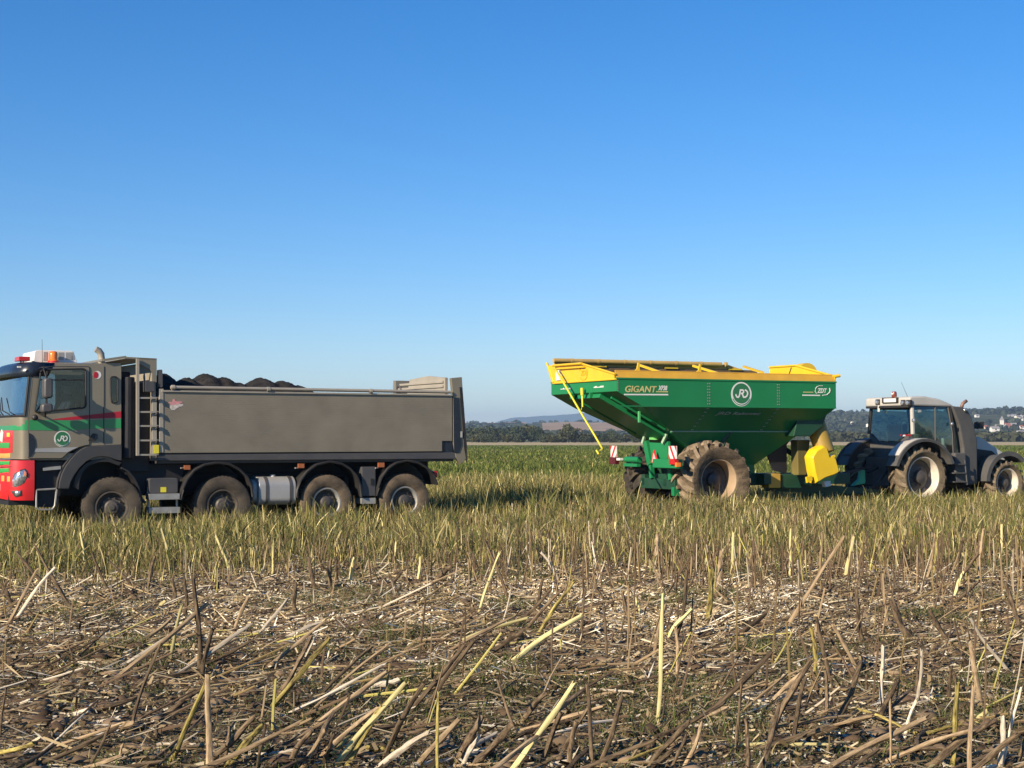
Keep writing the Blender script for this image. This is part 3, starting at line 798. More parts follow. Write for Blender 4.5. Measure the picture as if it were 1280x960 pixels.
door = plate('door', [door_out, door_win], -1.212, .02, M_taupe, TR, bevel=.006)
seal = MB()
for pts, rd in ((door_win, .016),):
    seal.tube([(a, -1.226, b) for a, b in pts] + [(pts[0][0], -1.226, pts[0][1])], rd, 6)
seal.tube([(*T(58.5, 463), )[:1] + (-1.224,) + (T(58.5, 463)[1],), (T(57, 514)[0], -1.224, T(57, 514)[1])], .014, 6)
seal.tube([(T(43, 476)[0] + .1, -1.224, T(60, 475)[1]), (T(106, 475)[0], -1.224, T(106, 475)[1])], .012, 6)
seal.build('window_seal', M_black, door)
plate('door_window', [door_win], -1.215, .006, M_glass, door)
rs = MB(); rs.tube([(a, -1.212, b) for a, b in rear_win] + [(rear_win[0][0], -1.212, rear_win[0][1])], .014, 6)
rw = plate('rear_window', [rear_win], -1.205, .006, M_glass, TR); rs.build('window_seal', M_black, rw)
# door edge lines
ln = MB()
dl = door_out + [door_out[0]]
ln.tube([(a, -1.204, b) for a, b in dl], .011, 5)
ln.tube([(T(129.7, 458)[0], -1.204, T(129, 458)[1]), (T(129.7, 555)[0], -1.204, T(129, 555)[1])], .009, 5)
ln.build('door_gap', M_black, door)
# rear extension bulge
ext = MB(); ext.prism(TP([(131.5, 456), (150.5, 456), (151.3, 553), (131.5, 553)]), -1.199, -1.19); 
hd = MB()
hp = roundpoly(TP([(109.5, 551), (119.5, 551), (121.5, 542.5), (116, 541.5)]), .02)
hd.prism(hp, -1.226, -1.20); hd.build('door_handle', M_black, door)
hh = MB(); hh.prism(roundpoly(TP([(118, 549), (121.5, 549.5), (121.8, 543), (119, 543)]), .01), -1.232, -1.2262); hh.build('door_latch', M_grey, door)
# stripes
st = MB()
def strip(top_, bot, y, mb, mi=0):
    t_, b_ = TP(top_, y), TP(bot, y); mb.prism(t_ + list(reversed(b_)), y, y + .003, mi)
gtop, gbot = [(36, 525), (60, 525), (90, 526), (111, 525)], [(36, 537.5), (60, 538), (90, 538), (111, 536)]
gm = MB(); strip(gtop, gbot, -1.2175, gm); strip([(112.5, 525), (129, 524.5), (151.4, 523.5)], [(112.5, 535.8), (129, 535.4), (151.4, 535.2)], -1.2035, gm)
# front part of the green band follows the cab front
def frontstrip(mb, za, zb2, x0, j0, j1, off):
    P1 = [(x0 + a * 1.0 - off * (1 if abs(b) < 1.05 else .6), b * (1 + off * .3), za) for a, b in plan[j0:j1]]
    P2 = [(p[0], p[1], zb2) for p in P1]
    k = len(P1); mb.add(P1 + P2, [(i, i + 1, k + i + 1, k + i) for i in range(k - 1)])
frontstrip(gm, T(35, 537.8)[1], T(35, 525.3)[1], rows[2][0], 0, nP, .006)
gm.build('green_stripe', M_tgreen, TR, smooth=True, autos=30)
rm = MB(); strip([(66, 524), (90, 521), (111, 518.5)], [(66, 524.6), (90, 524.8), (111, 523.4)], -1.218, rm)
strip([(112.5, 518.4), (151.4, 514)], [(112.5, 523.3), (151.4, 522)], -1.204, rm); rm.build('red_stripe', M_dred, TR)
sm = MB(); strip([(36, 561), (98, 558.8), (91, 562)], [(36, 565), (84, 565.5), (90, 562.5)], -1.2178, sm); sm.build('silver_stripe', M_alu, door)
lg = roundel(door, *T(77.6, 548.6), -1.2135, T(77.6, 538.5)[1] - T(77.6, 548.6)[1])
e1 = plate('maker_emblem', [ring(*T(121.5, 468.7), .072, .072, 24)], -1.204, .003, M_white, TR)
plate('emblem_half', [ring(T(119.6, 468.7)[0], T(120, 468.7)[1], .045, .06, 20)], -1.2075, .003, M_dred, e1)
dk = MB(); dk.prism(roundpoly(TP([(35.8, 541), (40, 543), (43.5, 549), (44.5, 556), (42.5, 565), (38, 571), (35.8, 571)]), .02), -1.222, -1.213); dk.build('air_deflector', M_visor, door)
# visor
vz = [(452.5, .02, .96), (456, -.06, 1.0), (463, -.11, 1.02), (470.5, -.13, 1.03)]
vb = MB(); vr = []
xv = T(44, 462)[0]
for py, off, sc in vz:
    vr.append([(xv + a * 1.05 + off * (.3 + .7 * min(1, max(0, (1.2 - abs(b)) / .25))), b * sc, T(44, py)[1]) for a, b in plan])
for i in range(3):
    for j in range(nP - 1): vb.add([vr[i][j], vr[i][j + 1], vr[i + 1][j + 1], vr[i + 1][j]], [(0, 1, 2, 3)])
for s_, jj in ((-1, 0), (1, nP - 1)):
    e = [vr[i][jj] for i in range(4)]; vb.add(e + [(xv + .22, s_ * 1.24, T(44, 470)[1]), (xv + .34, s_ * 1.2, T(44, 453)[1])], [(0, 1, 2, 3, 4, 5)])
vis = vb.build('sun_visor', M_visor, TR, smooth=True, autos=40)
md = vis.modifiers.new('Solid', 'SOLIDIFY'); md.thickness = .015
dots = MB()
for px in (30.5, 33): dots.box(T(px, 459)[0] - .03 - .1, T(px, 459)[0] - .1 + .0, -1.26, -1.235, T(30, 460)[1], T(30, 458)[1])
dots.build('visor_lamp', M_white, vis)
# roof things
rb_ = MB()
x0, x1 = T(42, 450, -.7)[0], T(97, 450, -.7)[0]; z0, z1 = T(70, 453.2, -.7)[1], T(70, 438, -.7)[1]
rb_.prism(roundpoly([(x0, z0), (x0 + .02, z1 - .02), (x0 + .08, z1), (x1 - .08, z1), (x1, z0)], .03), -.7, .35)
rbx = rb_.build('roof_box', M_white, TR, bevel=.01)
pn = MB(); pn.prism(TP([(72.5, 450), (80, 450), (80, 440.5), (72.8, 440.5)], -.7), -.704, -.7); pn.prism(TP([(82, 450), (93, 450), (92.3, 440.5), (82, 440.5)], -.7), -.704, -.7)
pn.prism(TP([(54, 451), (59, 451), (59, 440), (54.5, 440)], -.7), -.706, -.7); pn.build('vent_panel', M_steel, rbx)
bc = MB(); cx_, cz_ = T(66.5, 452, -.82); bh = T(66.5, 439, -.82)[1] - cz_
bc.lathe([(.09, 0), (.09, .02), (.076, .03), (.078, bh * .75), (.065, bh * .93), (.03, bh), (0, bh)], c=(cx_, -.82, cz_), n=24, axis='z')
bea = bc.build('beacon', M_orange, TR, smooth=True, autos=50)
bb = MB(); bb.lathe([(.10, -.05), (.10, .012), (0, .012)], c=(cx_, -.82, cz_), n=24, axis='z'); bb.build('beacon_base', M_red, bea)
hn = MB(); ax, az = T(27.5, 449.5, -.75)
hn.box(ax - .09, ax + .1, -.95, -.55, az - .03, az + .045); hn.tube([(ax, -.85, az - .13), (ax, -.85, az)], .015, 6); hn.tube([(ax, -.65, az - .13), (ax, -.65, az)], .015, 6)
hn.build('roof_marker_lamp', M_redlens, TR, bevel=.02)
an = MB(); an.tube([(*T(53, 454, -.9)[:1], -.9, T(53, 454, -.9)[1]), (T(52.6, 424, -.9)[0], -.9, T(52.6, 424, -.9)[1])], [.006, .003], 5); an.build('antenna', M_black, TR)
# exhaust stack
ex = MB(); exx, exz = T(126.8, 470, -.95); ez = T(126, 436.5, -.95)[1]
ex.tube([(exx, -.95, zr - .4), (exx, -.95, ez - .17), (exx - .01, -.95, ez - .09), (exx - .05, -.95, ez - .03), (exx - .11, -.95, ez)], [.062, .062, .062, .06, .056], 14)
ex.build('exhaust_pipe', M_beige, TR, smooth=True, autos=60)
# mirrors
mi_ = MB()
def mbox(px0, px1, py0, py1, y0, y1, rad=.05, mb=mi_):
    xa, za = T(px0, py1, (y0 + y1) / 2); xb, zb2 = T(px1, py0, (y0 + y1) / 2)
    mb.prism(roundpoly([(xa, za), (xb, za), (xb, zb2), (xa, zb2)], rad), y0, y1)
mbox(53.5, 65, 472.7, 498, -1.62, -1.40, .06)
mo = mi_.build('mirror', M_grey, TR, smooth=True, autos=50, bevel=.03)
m2 = MB(); mbox(51, 65, 504.5, 516, -1.60, -1.40, .06, m2); m2.build('wide_mirror', M_grey, mo, smooth=True, autos=50, bevel=.03)
ar = MB()
a1 = T(55.5, 460, -1.25); a2 = T(57.5, 470, -1.5); a3 = T(57.5, 506, -1.45); a4 = T(50, 517, -1.25)
ar.tube([(a1[0], -1.2, a1[1]), (a2[0] - .02, -1.42, a1[1] - .02), (a2[0], -1.5, a2[1]), (a3[0], -1.5, a3[1]), (a4[0] + .05, -1.42, a4[1] - .05), (a4[0], -1.2, a4[1])], .018, 8)
ar.build('mirror_arm', M_black, mo, smooth=True)
mm = MB(); b1 = T(43.5, 522, -1.3); mm.lathe([(0, -.05), (.05, -.04), (.055, .0), (.03, .06), (.012, .1)], c=(b1[0], -1.31, b1[1]), n=12)
mm.build('ramp_mirror', M_black, TR, smooth=True)
fm = MB()   # far side mirror, its front edge just in view
fm.prism(roundpoly([(rows[5][0] - .32, T(40, 486)[1]), (rows[5][0] - .12, T(40, 486)[1]), (rows[5][0] - .12, T(40, 470)[1]), (rows[5][0] - .32, T(40, 470)[1])], .04), 1.35, 1.6)
fm.build('mirror', M_grey, TR, bevel=.02)
# interior
it = MB(); it.box(rows[4][0] - .10, rows[4][0] + .15, -1.0, 1.0, zb_ + .1, rows[4][1] - .08)
it.box(rows[4][0] - .12, rows[4][0] + .02, -.8, .8, rows[4][1] - .08, rows[4][1] - .02)
it.build('dashboard', M_int, TR, bevel=.03)
def seat(yc):
    sx = T(92, 500)[0]; mb = MB(); mb.box(sx - .5, sx + .05, yc - .26, yc + .26, zb_ + .1, zb_ + .52)
    mb.prism([(sx - .02, zb_ + .5), (sx + .14, zb_ + .5), (sx + .26, zb_ + 1.15), (sx + .16, zb_ + 1.17)], yc - .25, yc + .25)
    mb.prism([(sx + .17, zb_ + 1.16), (sx + .26, zb_ + 1.16), (sx + .28, zb_ + 1.36), (sx + .2, zb_ + 1.36)], yc - .13, yc + .13)
    mb.build('seat', M_int, TR, bevel=.04)
seat(-.62); seat(.62)
sw = MB(); swx, swz = rows[4][0] + .28, rows[4][1] + .02
sw.tube([(swx + .09 * math.sin(a), -.62 + .22 * math.cos(a), swz + .20 * math.sin(a)) for a in np.linspace(0, 2 * math.pi, 25)], .016, 6, caps=False)
sw.tube([(swx, -.62, swz), (swx - .2, -.62, swz - .1)], .03, 8); sw.tube([(swx, -.83, swz), (swx, -.41, swz)], .012, 6); sw.build('steering_wheel', M_black, TR)
# front: red panel, badges
def proj(p):
    d = Vector(p) - Vector((0, 0, HC)); zc_ = d.y * _cp + d.z * _sp
    return d.x / zc_ * FPX + 640, 480 - FPX * (-d.y * _sp + d.z * _cp) / zc_
def toworld(p): c, s = math.cos(TH_T), math.sin(TH_T); return Vector((truck_o.x + p[0] * c - p[1] * s, truck_o.y + p[0] * s + p[1] * c, p[2]))
class Wrap:
    """curved upright front surface, addressed by distance along it and height"""
    def __init__(s, x0, pl, off=0):
        s.p = [Vector((x0 + a, b)) for a, b in pl]; s.L = [0]
        for i in range(1, len(s.p)): s.L.append(s.L[-1] + (s.p[i] - s.p[i - 1]).length)
    def pos(s, t, off=0):
        t = max(0, min(s.L[-1] - 1e-6, t)); i = 0
        while s.L[i + 1] < t: i += 1
        f = (t - s.L[i]) / (s.L[i + 1] - s.L[i]); p = s.p[i].lerp(s.p[i + 1], f)
        i0, i1 = max(0, i - (1 if f < .5 else 0)), min(len(s.p) - 1, i + (1 if f < .5 else 2))
        d = (s.p[i1] - s.p[i0]).normalized(); n = Vector((-d.y, d.x)); 
        if n.x > 0 and n.y > 0: n = -n
        if n.x > 0.2: n = -n
        return p + n * off
    def find(s, px, z=2.0):
        best = None
        for k in range(400):
            t = s.L[-1] * .62 * k / 400; p = s.pos(t); q = proj(toworld((p.x, p.y, z)))[0]
            if best is None or abs(q - px) < best[0]: best = (abs(q - px), t)
        return best[1]
    def patch(s, name, pts, off, mat, parent, th=.012, sub=5, smooth=True):
        """pts in photo pixels, wrapped on the surface"""
        uv = []
        for px, py in pts:
            t = s.find(px); p = s.pos(t); d = T(px, py, p.y)[1]; uv.append(Vector((t, d)))
        c = sum(uv, Vector((0, 0))) / len(uv); mb = MB(); n = len(uv); vs = []
        for r_ in range(sub + 1):
            f = 1 - r_ / sub
            for q in uv:
                u = c + (q - c) * f; p = s.pos(u.x, off + th * (1 - f ** 3)); vs.append((p.x, p.y, u.y))
        fs = [(r_ * n + k, r_ * n + (k + 1) % n, (r_ + 1) * n + (k + 1) % n, (r_ + 1) * n + k) for r_ in range(sub) for k in range(n)]
        base = len(vs)
        for q in uv: p = s.pos(q.x, -.01); vs.append((p.x, p.y, q.y))
        fs += [(k, base + k, base + (k + 1) % n, (k + 1) % n) for k in range(n)]
        mb.add(vs, fs); return mb.build(name, mat, parent, smooth=smooth, autos=35)
WF = Wrap(rows[1][0], plan)
def dens(pts, k=4):
    out = []
    for i in range(len(pts)):
        a, b = pts[i], pts[(i + 1) % len(pts)]
        out += [(a[0] + (b[0] - a[0]) * j / k, a[1] + (b[1] - a[1]) * j / k) for j in range(k)]
    return out
fp = WF.patch('grille', dens([(17, 537), (16, 566), (-9, 568), (-9, 536)]), .006, M_red, TR, .004)
WF.patch('grille_badge', dens([(13, 553.5), (12.6, 560), (1, 560), (1, 553.5)], 2), .014, M_limeg, fp, .003)
WF.patch('grille_badge', dens([(13, 541), (13, 546), (9.5, 546), (9.5, 541)], 2), .014, M_yel, fp, .003)
WF.patch('emblem', dens([(5, 541), (4, 553), (1, 551), (0, 545), (3, 536.5)], 2), .014, M_white, fp, .003)
WF.patch('lettering_strip', dens([(13.5, 566.5), (13.4, 572), (-8, 573), (-8, 567)], 2), .006, M_gold, TR, .003)
# bumper
bpl = [(0.0, -1.24), (-.12, -1.24), (-.25, -1.21), (-.36, -1.12), (-.44, -.98), (-.49, -.75), (-.52, -.4), (-.53, 0)]
bpl = bpl + [(a, -b) for a, b in reversed(bpl[:-1])]
xbm = T(43, 600, -1.24)[0]
bm_ = MB(); bl = [(575.5, -.02), (584, 0), (600, .012), (612, .015), (620, -.01), (625.5, -.05)]
br = []
for py, o_ in bl:
    z = T(43, py, -1.24)[1]
    row = []
    for k, (a, b) in enumerate(bpl):
        up = .06 * (1 - abs(b) / 1.24) if py > 610 else 0
        row.append((xbm + a * (1 + o_ * .6) , b * (1 + o_ * .3), z + up))
    br.append(row)
for i in range(len(br) - 1):
    for j in range(len(bpl) - 1): bm_.add([br[i][j], br[i][j + 1], br[i + 1][j + 1], br[i + 1][j]], [(0, 1, 2, 3)])
bm_.add(br[0], [tuple(range(len(bpl)))]); bm_.add(br[-1], [tuple(range(len(bpl)))])
bump = bm_.build('bumper', M_red, TR, smooth=True, autos=35)
WB = Wrap(xbm, bpl)
hl = WB.patch('headlight', [(17, 608), (16.5, 600), (20, 593), (26, 589), (31, 587), (34, 590), (34, 597), (31, 603), (26, 607), (21, 609)], .01, M_lens, TR, .02)
WB.patch('headlight_bezel', [(16, 609.5), (15.5, 599), (19, 591.5), (26, 587.3), (32, 585.6), (35.3, 589), (35.3, 598), (32, 604.5), (26, 608.8), (21, 610.5)], .004, M_black, hl, .004)
WB.patch('indicator', [(31.5, 588.5), (33.5, 590.5), (33.3, 596), (30.5, 594)], .03, M_orange, hl, .004)
WB.patch('fog_lamp', [(19.5, 614.5), (27, 613.5), (26.5, 618), (21, 620)], .012, M_lens, TR, .006)
WB.patch('bumper_slot', dens([(14, 613), (29, 612), (28, 619.5), (20, 621.5)], 2), .006, M_black, bump, .002)
WB.patch('bumper_badge', dens([(13, 576.3), (12.5, 581), (-7, 582), (-7, 577)], 2), .008, M_limeg, bump, .003)
WB.patch('bumper_badge', dens([(12, 585), (12, 590.5), (-7, 592), (-7, 586)], 2), .008, M_limeg, bump, .003)
WB.patch('bumper_badge', dens([(13.5, 595.5), (13.5, 602), (10, 602), (10, 595.5)], 2), .008, M_gold, bump, .003)
WB.patch('bumper_badge', dens([(6.5, 594.5), (6.5, 601.5), (3, 601.5), (3, 594.5)], 2), .008, M_gold, bump, .003)
WB.patch('grille_gap', dens([(15, 583), (15, 584), (-8, 585), (-8, 583.6)], 2), .006, M_black, bump, .002)
WB.patch('number_plate', dens([(1.5, 605), (1.5, 613), (-10, 614), (-10, 606)], 2), .012, M_white, bump, .004)
# cab fender and steps
fo = MB()
fouter = TP([(73.5, 611), (74.5, 602), (77.5, 592), (82, 583), (88, 574.5), (95, 567), (101, 562), (107.5, 558.5), (118, 557.5), (152.3, 556)], -1.25)
finner = TP([(152.3, 576), (146, 575), (136, 571.5), (126, 570.5), (117, 572.5), (108, 577), (99.5, 585), (93, 594), (88.5, 603), (86.5, 611)], -1.25)
fo.prism(fouter + finner, -1.25, -1.19); fo.band(fouter, -1.19, -.8, .03)
fo.build('cab_fender', M_fend, TR, bevel=.012)
fi = MB(); farc = TP([(99, 612), (100, 600), (104, 590), (112, 582), (124, 577.5), (137, 577.5), (149, 582)], -1.24)
inr = TP([(92, 608), (94, 598), (99, 588), (107, 579.5), (118, 574.5), (130, 573), (142, 575), (152, 578)], -1.21)
fi.prism(inr + list(reversed(farc)), -1.21, -1.15); fi.build('fender_liner', M_black, TR)
fb = MB(); fb.band(TP([(152, 586), (160, 590), (167, 599), (172, 609), (177, 624), (182, 629)], -1.25), -1.25, -.78, .03); fb.build('rear_flap', M_black, TR)
sf = MB()
c_ = TP([(45.5, 612.5), (70, 611), (71, 612), (68.5, 632), (64, 637), (49, 637), (45.5, 634)], -1.22)
sf.tube([(a, -1.22, b) for a, b in c_] + [(c_[0][0], -1.22, c_[0][1])], .018, 6)
sf.build('entry_step', M_steel, TR)
s2 = MB(); s2.prism(TP([(54, 588.5), (54, 585), (76, 582.5), (76, 586.5)], -1.2), -1.2, -1.0); s2.build('entry_step', M_steel, TR)
ub = MB(); ub.prism(TP([(44, 577), (88, 577), (80, 590), (76, 611), (72, 634), (46, 634)], -1.12), -1.12, 1.12)
ub.box(xbm - .4, xbm + .3, -1.05, 1.05, .62, 1.3)
ub.build('under_cab_box', M_chassis, TR)
# chassis
x_b0, x_b1 = T(189, 576, BY)[0], T(570, 574, BY)[0]; z_b = T(300, 575.5, BY)[1]
cf = MB()
for s_ in (-1, 1):
    cf.box(-1.2, x_b1 - .3, s_ * .42 - .05, s_ * .42 + .05, .78, 1.12); cf.box(x_b0 - .1, x_b1 - .25, s_ * .45 - .06, s_ * .45 + .06, 1.12, z_b - .02)
cf.box(-1.1, x_b1 - .35, -.36, .36, .72, 1.1)
for xx in (0, 2.03, 4.06, 5.72): cf.tube([(xx, -1.0, .55), (xx, 1.0, .55)], .11, 10); cf.lathe([(.0, -.25), (.17, -.2), (.24, 0), (.17, .2), (0, .25)], c=(xx, 0, .57), n=16, axis='y')
for xx in (.7, 1.2, 2.6, 3.1, 3.6, 4.6, 5.1): cf.box(xx - .05, xx + .05, -.9, .9, .85, 1.05)
cf.box(-1.0, 1.0, -.62, 1.0, .75, 1.42); cf.box(.15, 1.35, -.95, .95, .75, 1.32); cf.box(2.6, 3.45, .45, 1.15, .55, 1.15)
cf.box(x_b1 - .75, x_b1 - .62, -1.1, 1.1, .62, .95); cf.box(x_b1 - .9, x_b1 - .3, -.5, .5, .62, 1.0)
cf.build('chassis', M_chassis, TR, bevel=.015)
# wheels
wz = .55
wp = [(-0.02, wz), (T(280.5, 629, -1.25)[0], wz), (T(409.3, 627, -1.25)[0], wz), (T(507, 622, -1.25)[0], wz)]
w0 = make_wheel(TR, (wp[0][0], -1.05, wz), .545, .385, .285, 'truck', M_tyre_t, M_rim, M_rim, M_rim, R(-12))
w1 = copy_wheel(w0, (wp[1][0], -1.05, wz), R(-7))
w2 = make_wheel(TR, (wp[2][0], -1.07, wz), .545, .36, .285, 'truck', M_tyre, M_steel, M_rim, M_rim)
w3 = copy_wheel(w2, (wp[3][0], -1.07, wz), 0)
for i_, w_ in enumerate((w0, w1, w2, w3)): copy_wheel(w_, (wp[i_][0], 1.05, wz), R(180) + (R(-10) if i_ < 2 else 0))
# mudguards
for pts in ([(227.5, 625), (228.5, 612), (234, 599), (243, 588), (256, 581), (271, 578.5), (286, 580), (299, 586.5), (309, 596), (314.5, 607), (316, 621)],
            [(371.5, 622), (372, 612), (376, 600), (384, 589.5), (396, 581), (412, 577), (427, 579.5), (438, 586), (446, 595), (450.5, 606), (452, 621)],
            [(472, 620), (473, 610), (477, 597), (485, 586), (496, 578.5), (509, 576), (523, 578.5), (534, 585), (542, 594), (547, 606)]):
    P = TP(pts, -1.27); m_ = MB(); m_.band(P, -1.26, -.72, .022); 
    m_.tube([(a, -1.262, b) for a, b in P], .026, 6)
    m_.build('mudguard', M_black, TR, smooth=True, autos=50)
    m_ = MB(); m_.band([(a, b) for a, b in P], .72, 1.26, .022); m_.build('mudguard', M_black, TR, smooth=True, autos=50)
# tank, boxes, steps, lamps
def ybox(mb, px0, py0, px1, py1, y0, y1, rad=.03, mi=0, pl=-1.22):
    xa, zb2 = T(px0, py0, pl); xb, za = T(px1, py1, pl); mb.prism(roundpoly([(xa, za), (xb, za), (xb, zb2), (xa, zb2)], rad), y0, y1, mi)
tk = MB(); xa, za = T(317, 632, -1.2); xb, zb2 = T(370, 595.5, -1.2)
zm, hz_, = (za + zb2) / 2, (zb2 - za) / 2
tk.prism_x(roundpoly([(-1.22, zm - hz_ * .7), (-1.12, za), (-.7, za), (-.66, zb2), (-1.08, zb2), (-1.22, zm + hz_ * .6)], .1, 5), xa + .10, xb)
tk.prism_x(roundpoly([(-1.14, zm - hz_ * .6), (-1.05, za + .04), (-.72, za + .04), (-.7, zb2 - .05), (-1.03, zb2 - .05), (-1.14, zm + hz_ * .5)], .08, 5), xa, xa + .10)
tank = tk.build('fuel_tank', M_alu, TR, smooth=True, autos=25, bevel=.015)
sb = MB()
for px in (334, 364): 
    x_ = T(px, 600, -1.22)[0]; sb.prism_x(roundpoly([(-1.228, zm - hz_ * .7), (-1.125, za - .01), (-.7, za - .01), (-.66, zb2 + .01), (-1.085, zb2 + .01), (-1.228, zm + hz_ * .6)], .1, 5), x_ - .03, x_ + .03)
sb.build('tank_strap', M_grey, tank, smooth=True, autos=25)
cpx = T(343, 596, -1.1); cp = MB(); cp.lathe([(.0, .05), (.05, .045), (.055, 0)], c=(cpx[0], -1.0, zb2 - .01), n=16, axis='z'); cp.build('fuel_cap', M_alu, tank)
b1_ = MB(); ybox(b1_, 187, 598, 223.5, 616.5, -1.18, -.75, .05); bat = b1_.build('battery_box', M_grey, TR, bevel=.015)
y1_ = MB(); ybox(y1_, 201.5, 609, 208.5, 615.3, -1.184, -1.18, .004); y1_.build('sticker', M_yel, bat)
s3 = MB(); ybox(s3, 186, 617.4, 224, 624, -1.25, -1.0, .01); s3.build('side_step', M_steel, TR)
s3 = MB(); ybox(s3, 185.5, 634.5, 224.5, 641, -1.25, -1.0, .01); s3.tube([(T(187, 620)[0], -1.1, .5), (T(187, 620)[0], -1.1, .9)], .02, 6); s3.tube([(T(223, 620)[0], -1.1, .5), (T(223, 620)[0], -1.1, .9)], .02, 6); s3.build('side_step', M_steel, TR)
b2_ = MB(); ybox(b2_, 452.5, 583.5, 469.5, 620, -1.22, -.8, .015); tb = b2_.build('tool_box', M_grey, TR, bevel=.01)
lt = MB(); ybox(lt, 463, 598, 466, 606, -1.235, -1.22, .004); lt.build('latch', M_black, tb)
s3 = MB(); ybox(s3, 452, 622.7, 469.5, 629.5, -1.22, -.9, .01); s3.build('side_step', M_steel, TR)
for a_, b_, c2, d_ in ((230, 581.5, 237.5, 587), (372.5, 579.5, 380, 585), (472.5, 578.3, 480, 584)):
    o_ = MB(); ybox(o_, a_, b_, c2, d_, -1.24, -1.2, .008); so = o_.build('side_marker', M_dulor, TR)
    k_ = MB(); xx, zz = T(a_, 585); k_.tube([(xx - .07, -1.23, zz - .0), (xx, -1.2, zz)], .014, 6); k_.build('marker_bracket', M_steel, so)
tl_ = MB(); ybox(tl_, 546, 589, 550, 597, -1.1, -.8, .01); tl_.build('tail_lamp', M_redlens, TR)
# ---- tipper body
xf, xe = T(199, 489, BY)[0], T(565, 494, BY)[0]
zt, zp = T(380, 491.5, BY)[1], T(380, 565.5, BY)[1]
z_rail = z_b
pan = TP([(204.5, 490.5), (565, 494.5), (565, 551), (552.5, 551), (552.5, 564), (204.5, 566)], BY)
plate('side_board', [pan], BY, .05, M_taupe_box, TR, bevel=.008)
plate('side_board', [[(xf, zp), (xe, zp), (xe, zt), (xf, zt)]], -BY, .05, M_taupe_box, TR)
bx_ = MB()
bx_.box(xf, xe + .1, -1.15, 1.15, z_rail - .05, zp + .02)
bx_.prism(TP([(189.5, 568.5), (575, 565.5), (571, 573.5), (189.5, 576)], BY), BY + .012, BY + .10, 0)
bx_.prism([(xf - .1, z_rail), (xe, z_rail), (xe, z_rail + .1), (xf - .1, z_rail + .1)], 1.17, 1.27, 0)
bx_.build('floor_rail', M_grey, TR, bevel=.006)
bp_ = MB(); bp_.prism(TP([(199, 486), (204.5, 486), (204.5, 566), (199, 566)], BY), BY - .01, BY + .08)
bp_.prism(TP([(189.5, 498), (196, 497.5), (196, 568), (189.5, 568)], BY), BY - .02, BY + .06)
bp_.build('front_post', M_beige, TR, bevel=.008)
hb_ = MB(); xh = T(192, 480, BY)[0]
hb_.box(xh, xh + .06, -1.2, 1.2, z_rail + .05, T(192, 451.5, BY)[1])
hb_.build('headboard', M_beige, TR)
wg = MB()
wg.prism(TP([(172, 447.3), (196, 448.3), (196, 478), (191, 478), (190.5, 466), (186, 461.5), (174, 455)], BY), BY, BY + .05)
wg.build('headboard_wing', M_taupe, TR, bevel=.006); wg = MB()
wg.prism([(T(172, 447, BY)[0], T(172, 447, BY)[1]), (T(196, 448, BY)[0], T(196, 448, BY)[1]), (xh + .05, zp)], 1.2, 1.25)
wg.build('headboard_wing', M_taupe, TR, bevel=.006)
cn = MB(); ca, cb, cc = T(130, 450, BY), T(158, 446, BY), T(196, 448, BY)
cn.beam((ca[0], BY + .03, ca[1]), (cb[0], BY + .03, cb[1]), .05, .04); cn.beam((ca[0], 1.2, ca[1]), (cb[0], 1.2, cb[1]), .05, .04); cn.beam((ca[0], BY + .03, ca[1]), (ca[0], 1.2, ca[1]), .05, .04)
for (p, q_) in ((cb, cc),): cn.add([(p[0], BY, p[1]), (q_[0], BY, q_[1]), (q_[0], 1.25, q_[1]), (p[0], 1.25, p[1]), (p[0], BY, p[1] - .03), (q_[0], BY, q_[1] - .03), (q_[0], 1.25, q_[1] - .03), (p[0], 1.25, p[1] - .03)], [(0, 1, 2, 3), (7, 6, 5, 4), (0, 4, 5, 1), (1, 5, 6, 2), (2, 6, 7, 3), (3, 7, 4, 0)])
cn.build('canopy', M_taupe, TR)
bk = MB(); bk.prism(TP([(180.5, 476.5), (193, 476.5), (193, 490), (180.5, 490)], BY), BY - .04, BY + .1); bk.build('tarp_motor', M_grey, TR, bevel=.01)
bk = MB(); bk.prism(roundpoly(TP([(198.5, 462), (203, 462), (203.5, 484), (198.5, 484)], BY), .02), BY, BY + .12); bk.build('corner_bracket', M_grey, TR)
# rail with tarp tube
rl_ = MB()
rA, rB = T(213, 484.2, BY), T(563, 490.2, BY)
rl_.tube([(rA[0], BY - .02, rA[1]), (rB[0], BY - .02, rB[1])], .032, 10)
for px, py in ((216, 484.4), (335, 486.8), (463, 489)):
    c3 = T(px, py, BY); rl_.tube([(c3[0] - .03, BY - .02, c3[1]), (c3[0] + .03, BY - .02, c3[1])], .047, 10)
rl_.build('tarp_tube', M_beige, TR, smooth=True, autos=50)
r2 = MB(); r2.prism(TP([(202, 487.6), (565, 493), (565, 494.8), (202, 489.8)], BY), BY - .03, BY + .06); r2.build('top_rail', M_beige, TR)
# rear post, tailgate
rp = MB()
rp.prism(TP([(564, 472.5), (577.5, 471.3), (578.3, 483), (583, 545), (583.5, 573), (576, 580.5), (570, 572), (566.5, 552), (566.5, 495)], BY), BY, BY + .09)
rp.build('rear_post', M_taupe, TR, bevel=.008)
rq = MB(); rq.prism(TP([(566.5, 497), (573.5, 497), (577, 556), (573.5, 566), (567.5, 566)], BY), BY - .012, BY - .002); rq.build('post_panel', M_visor, TR)
rz_ = MB(); rz_.prism(TP([(553.2, 551.5), (567, 551.5), (567, 566), (553.2, 565)], BY), BY + .03, BY + .08); rz_.build('corner_gusset', M_visor, TR)
re_ = MB(); re_.prism(TP([(574.3, 484), (577.2, 484), (583.3, 556), (583.3, 578), (580, 560)], BY), BY - .014, BY + .03); re_.build('tailgate_edge', M_black, TR)
xt = T(558, 480, BY)[0]
tgp = FT
def TX(px, py): return FT.atx(px, py, xt)
tg = MB(); zlow = z_rail
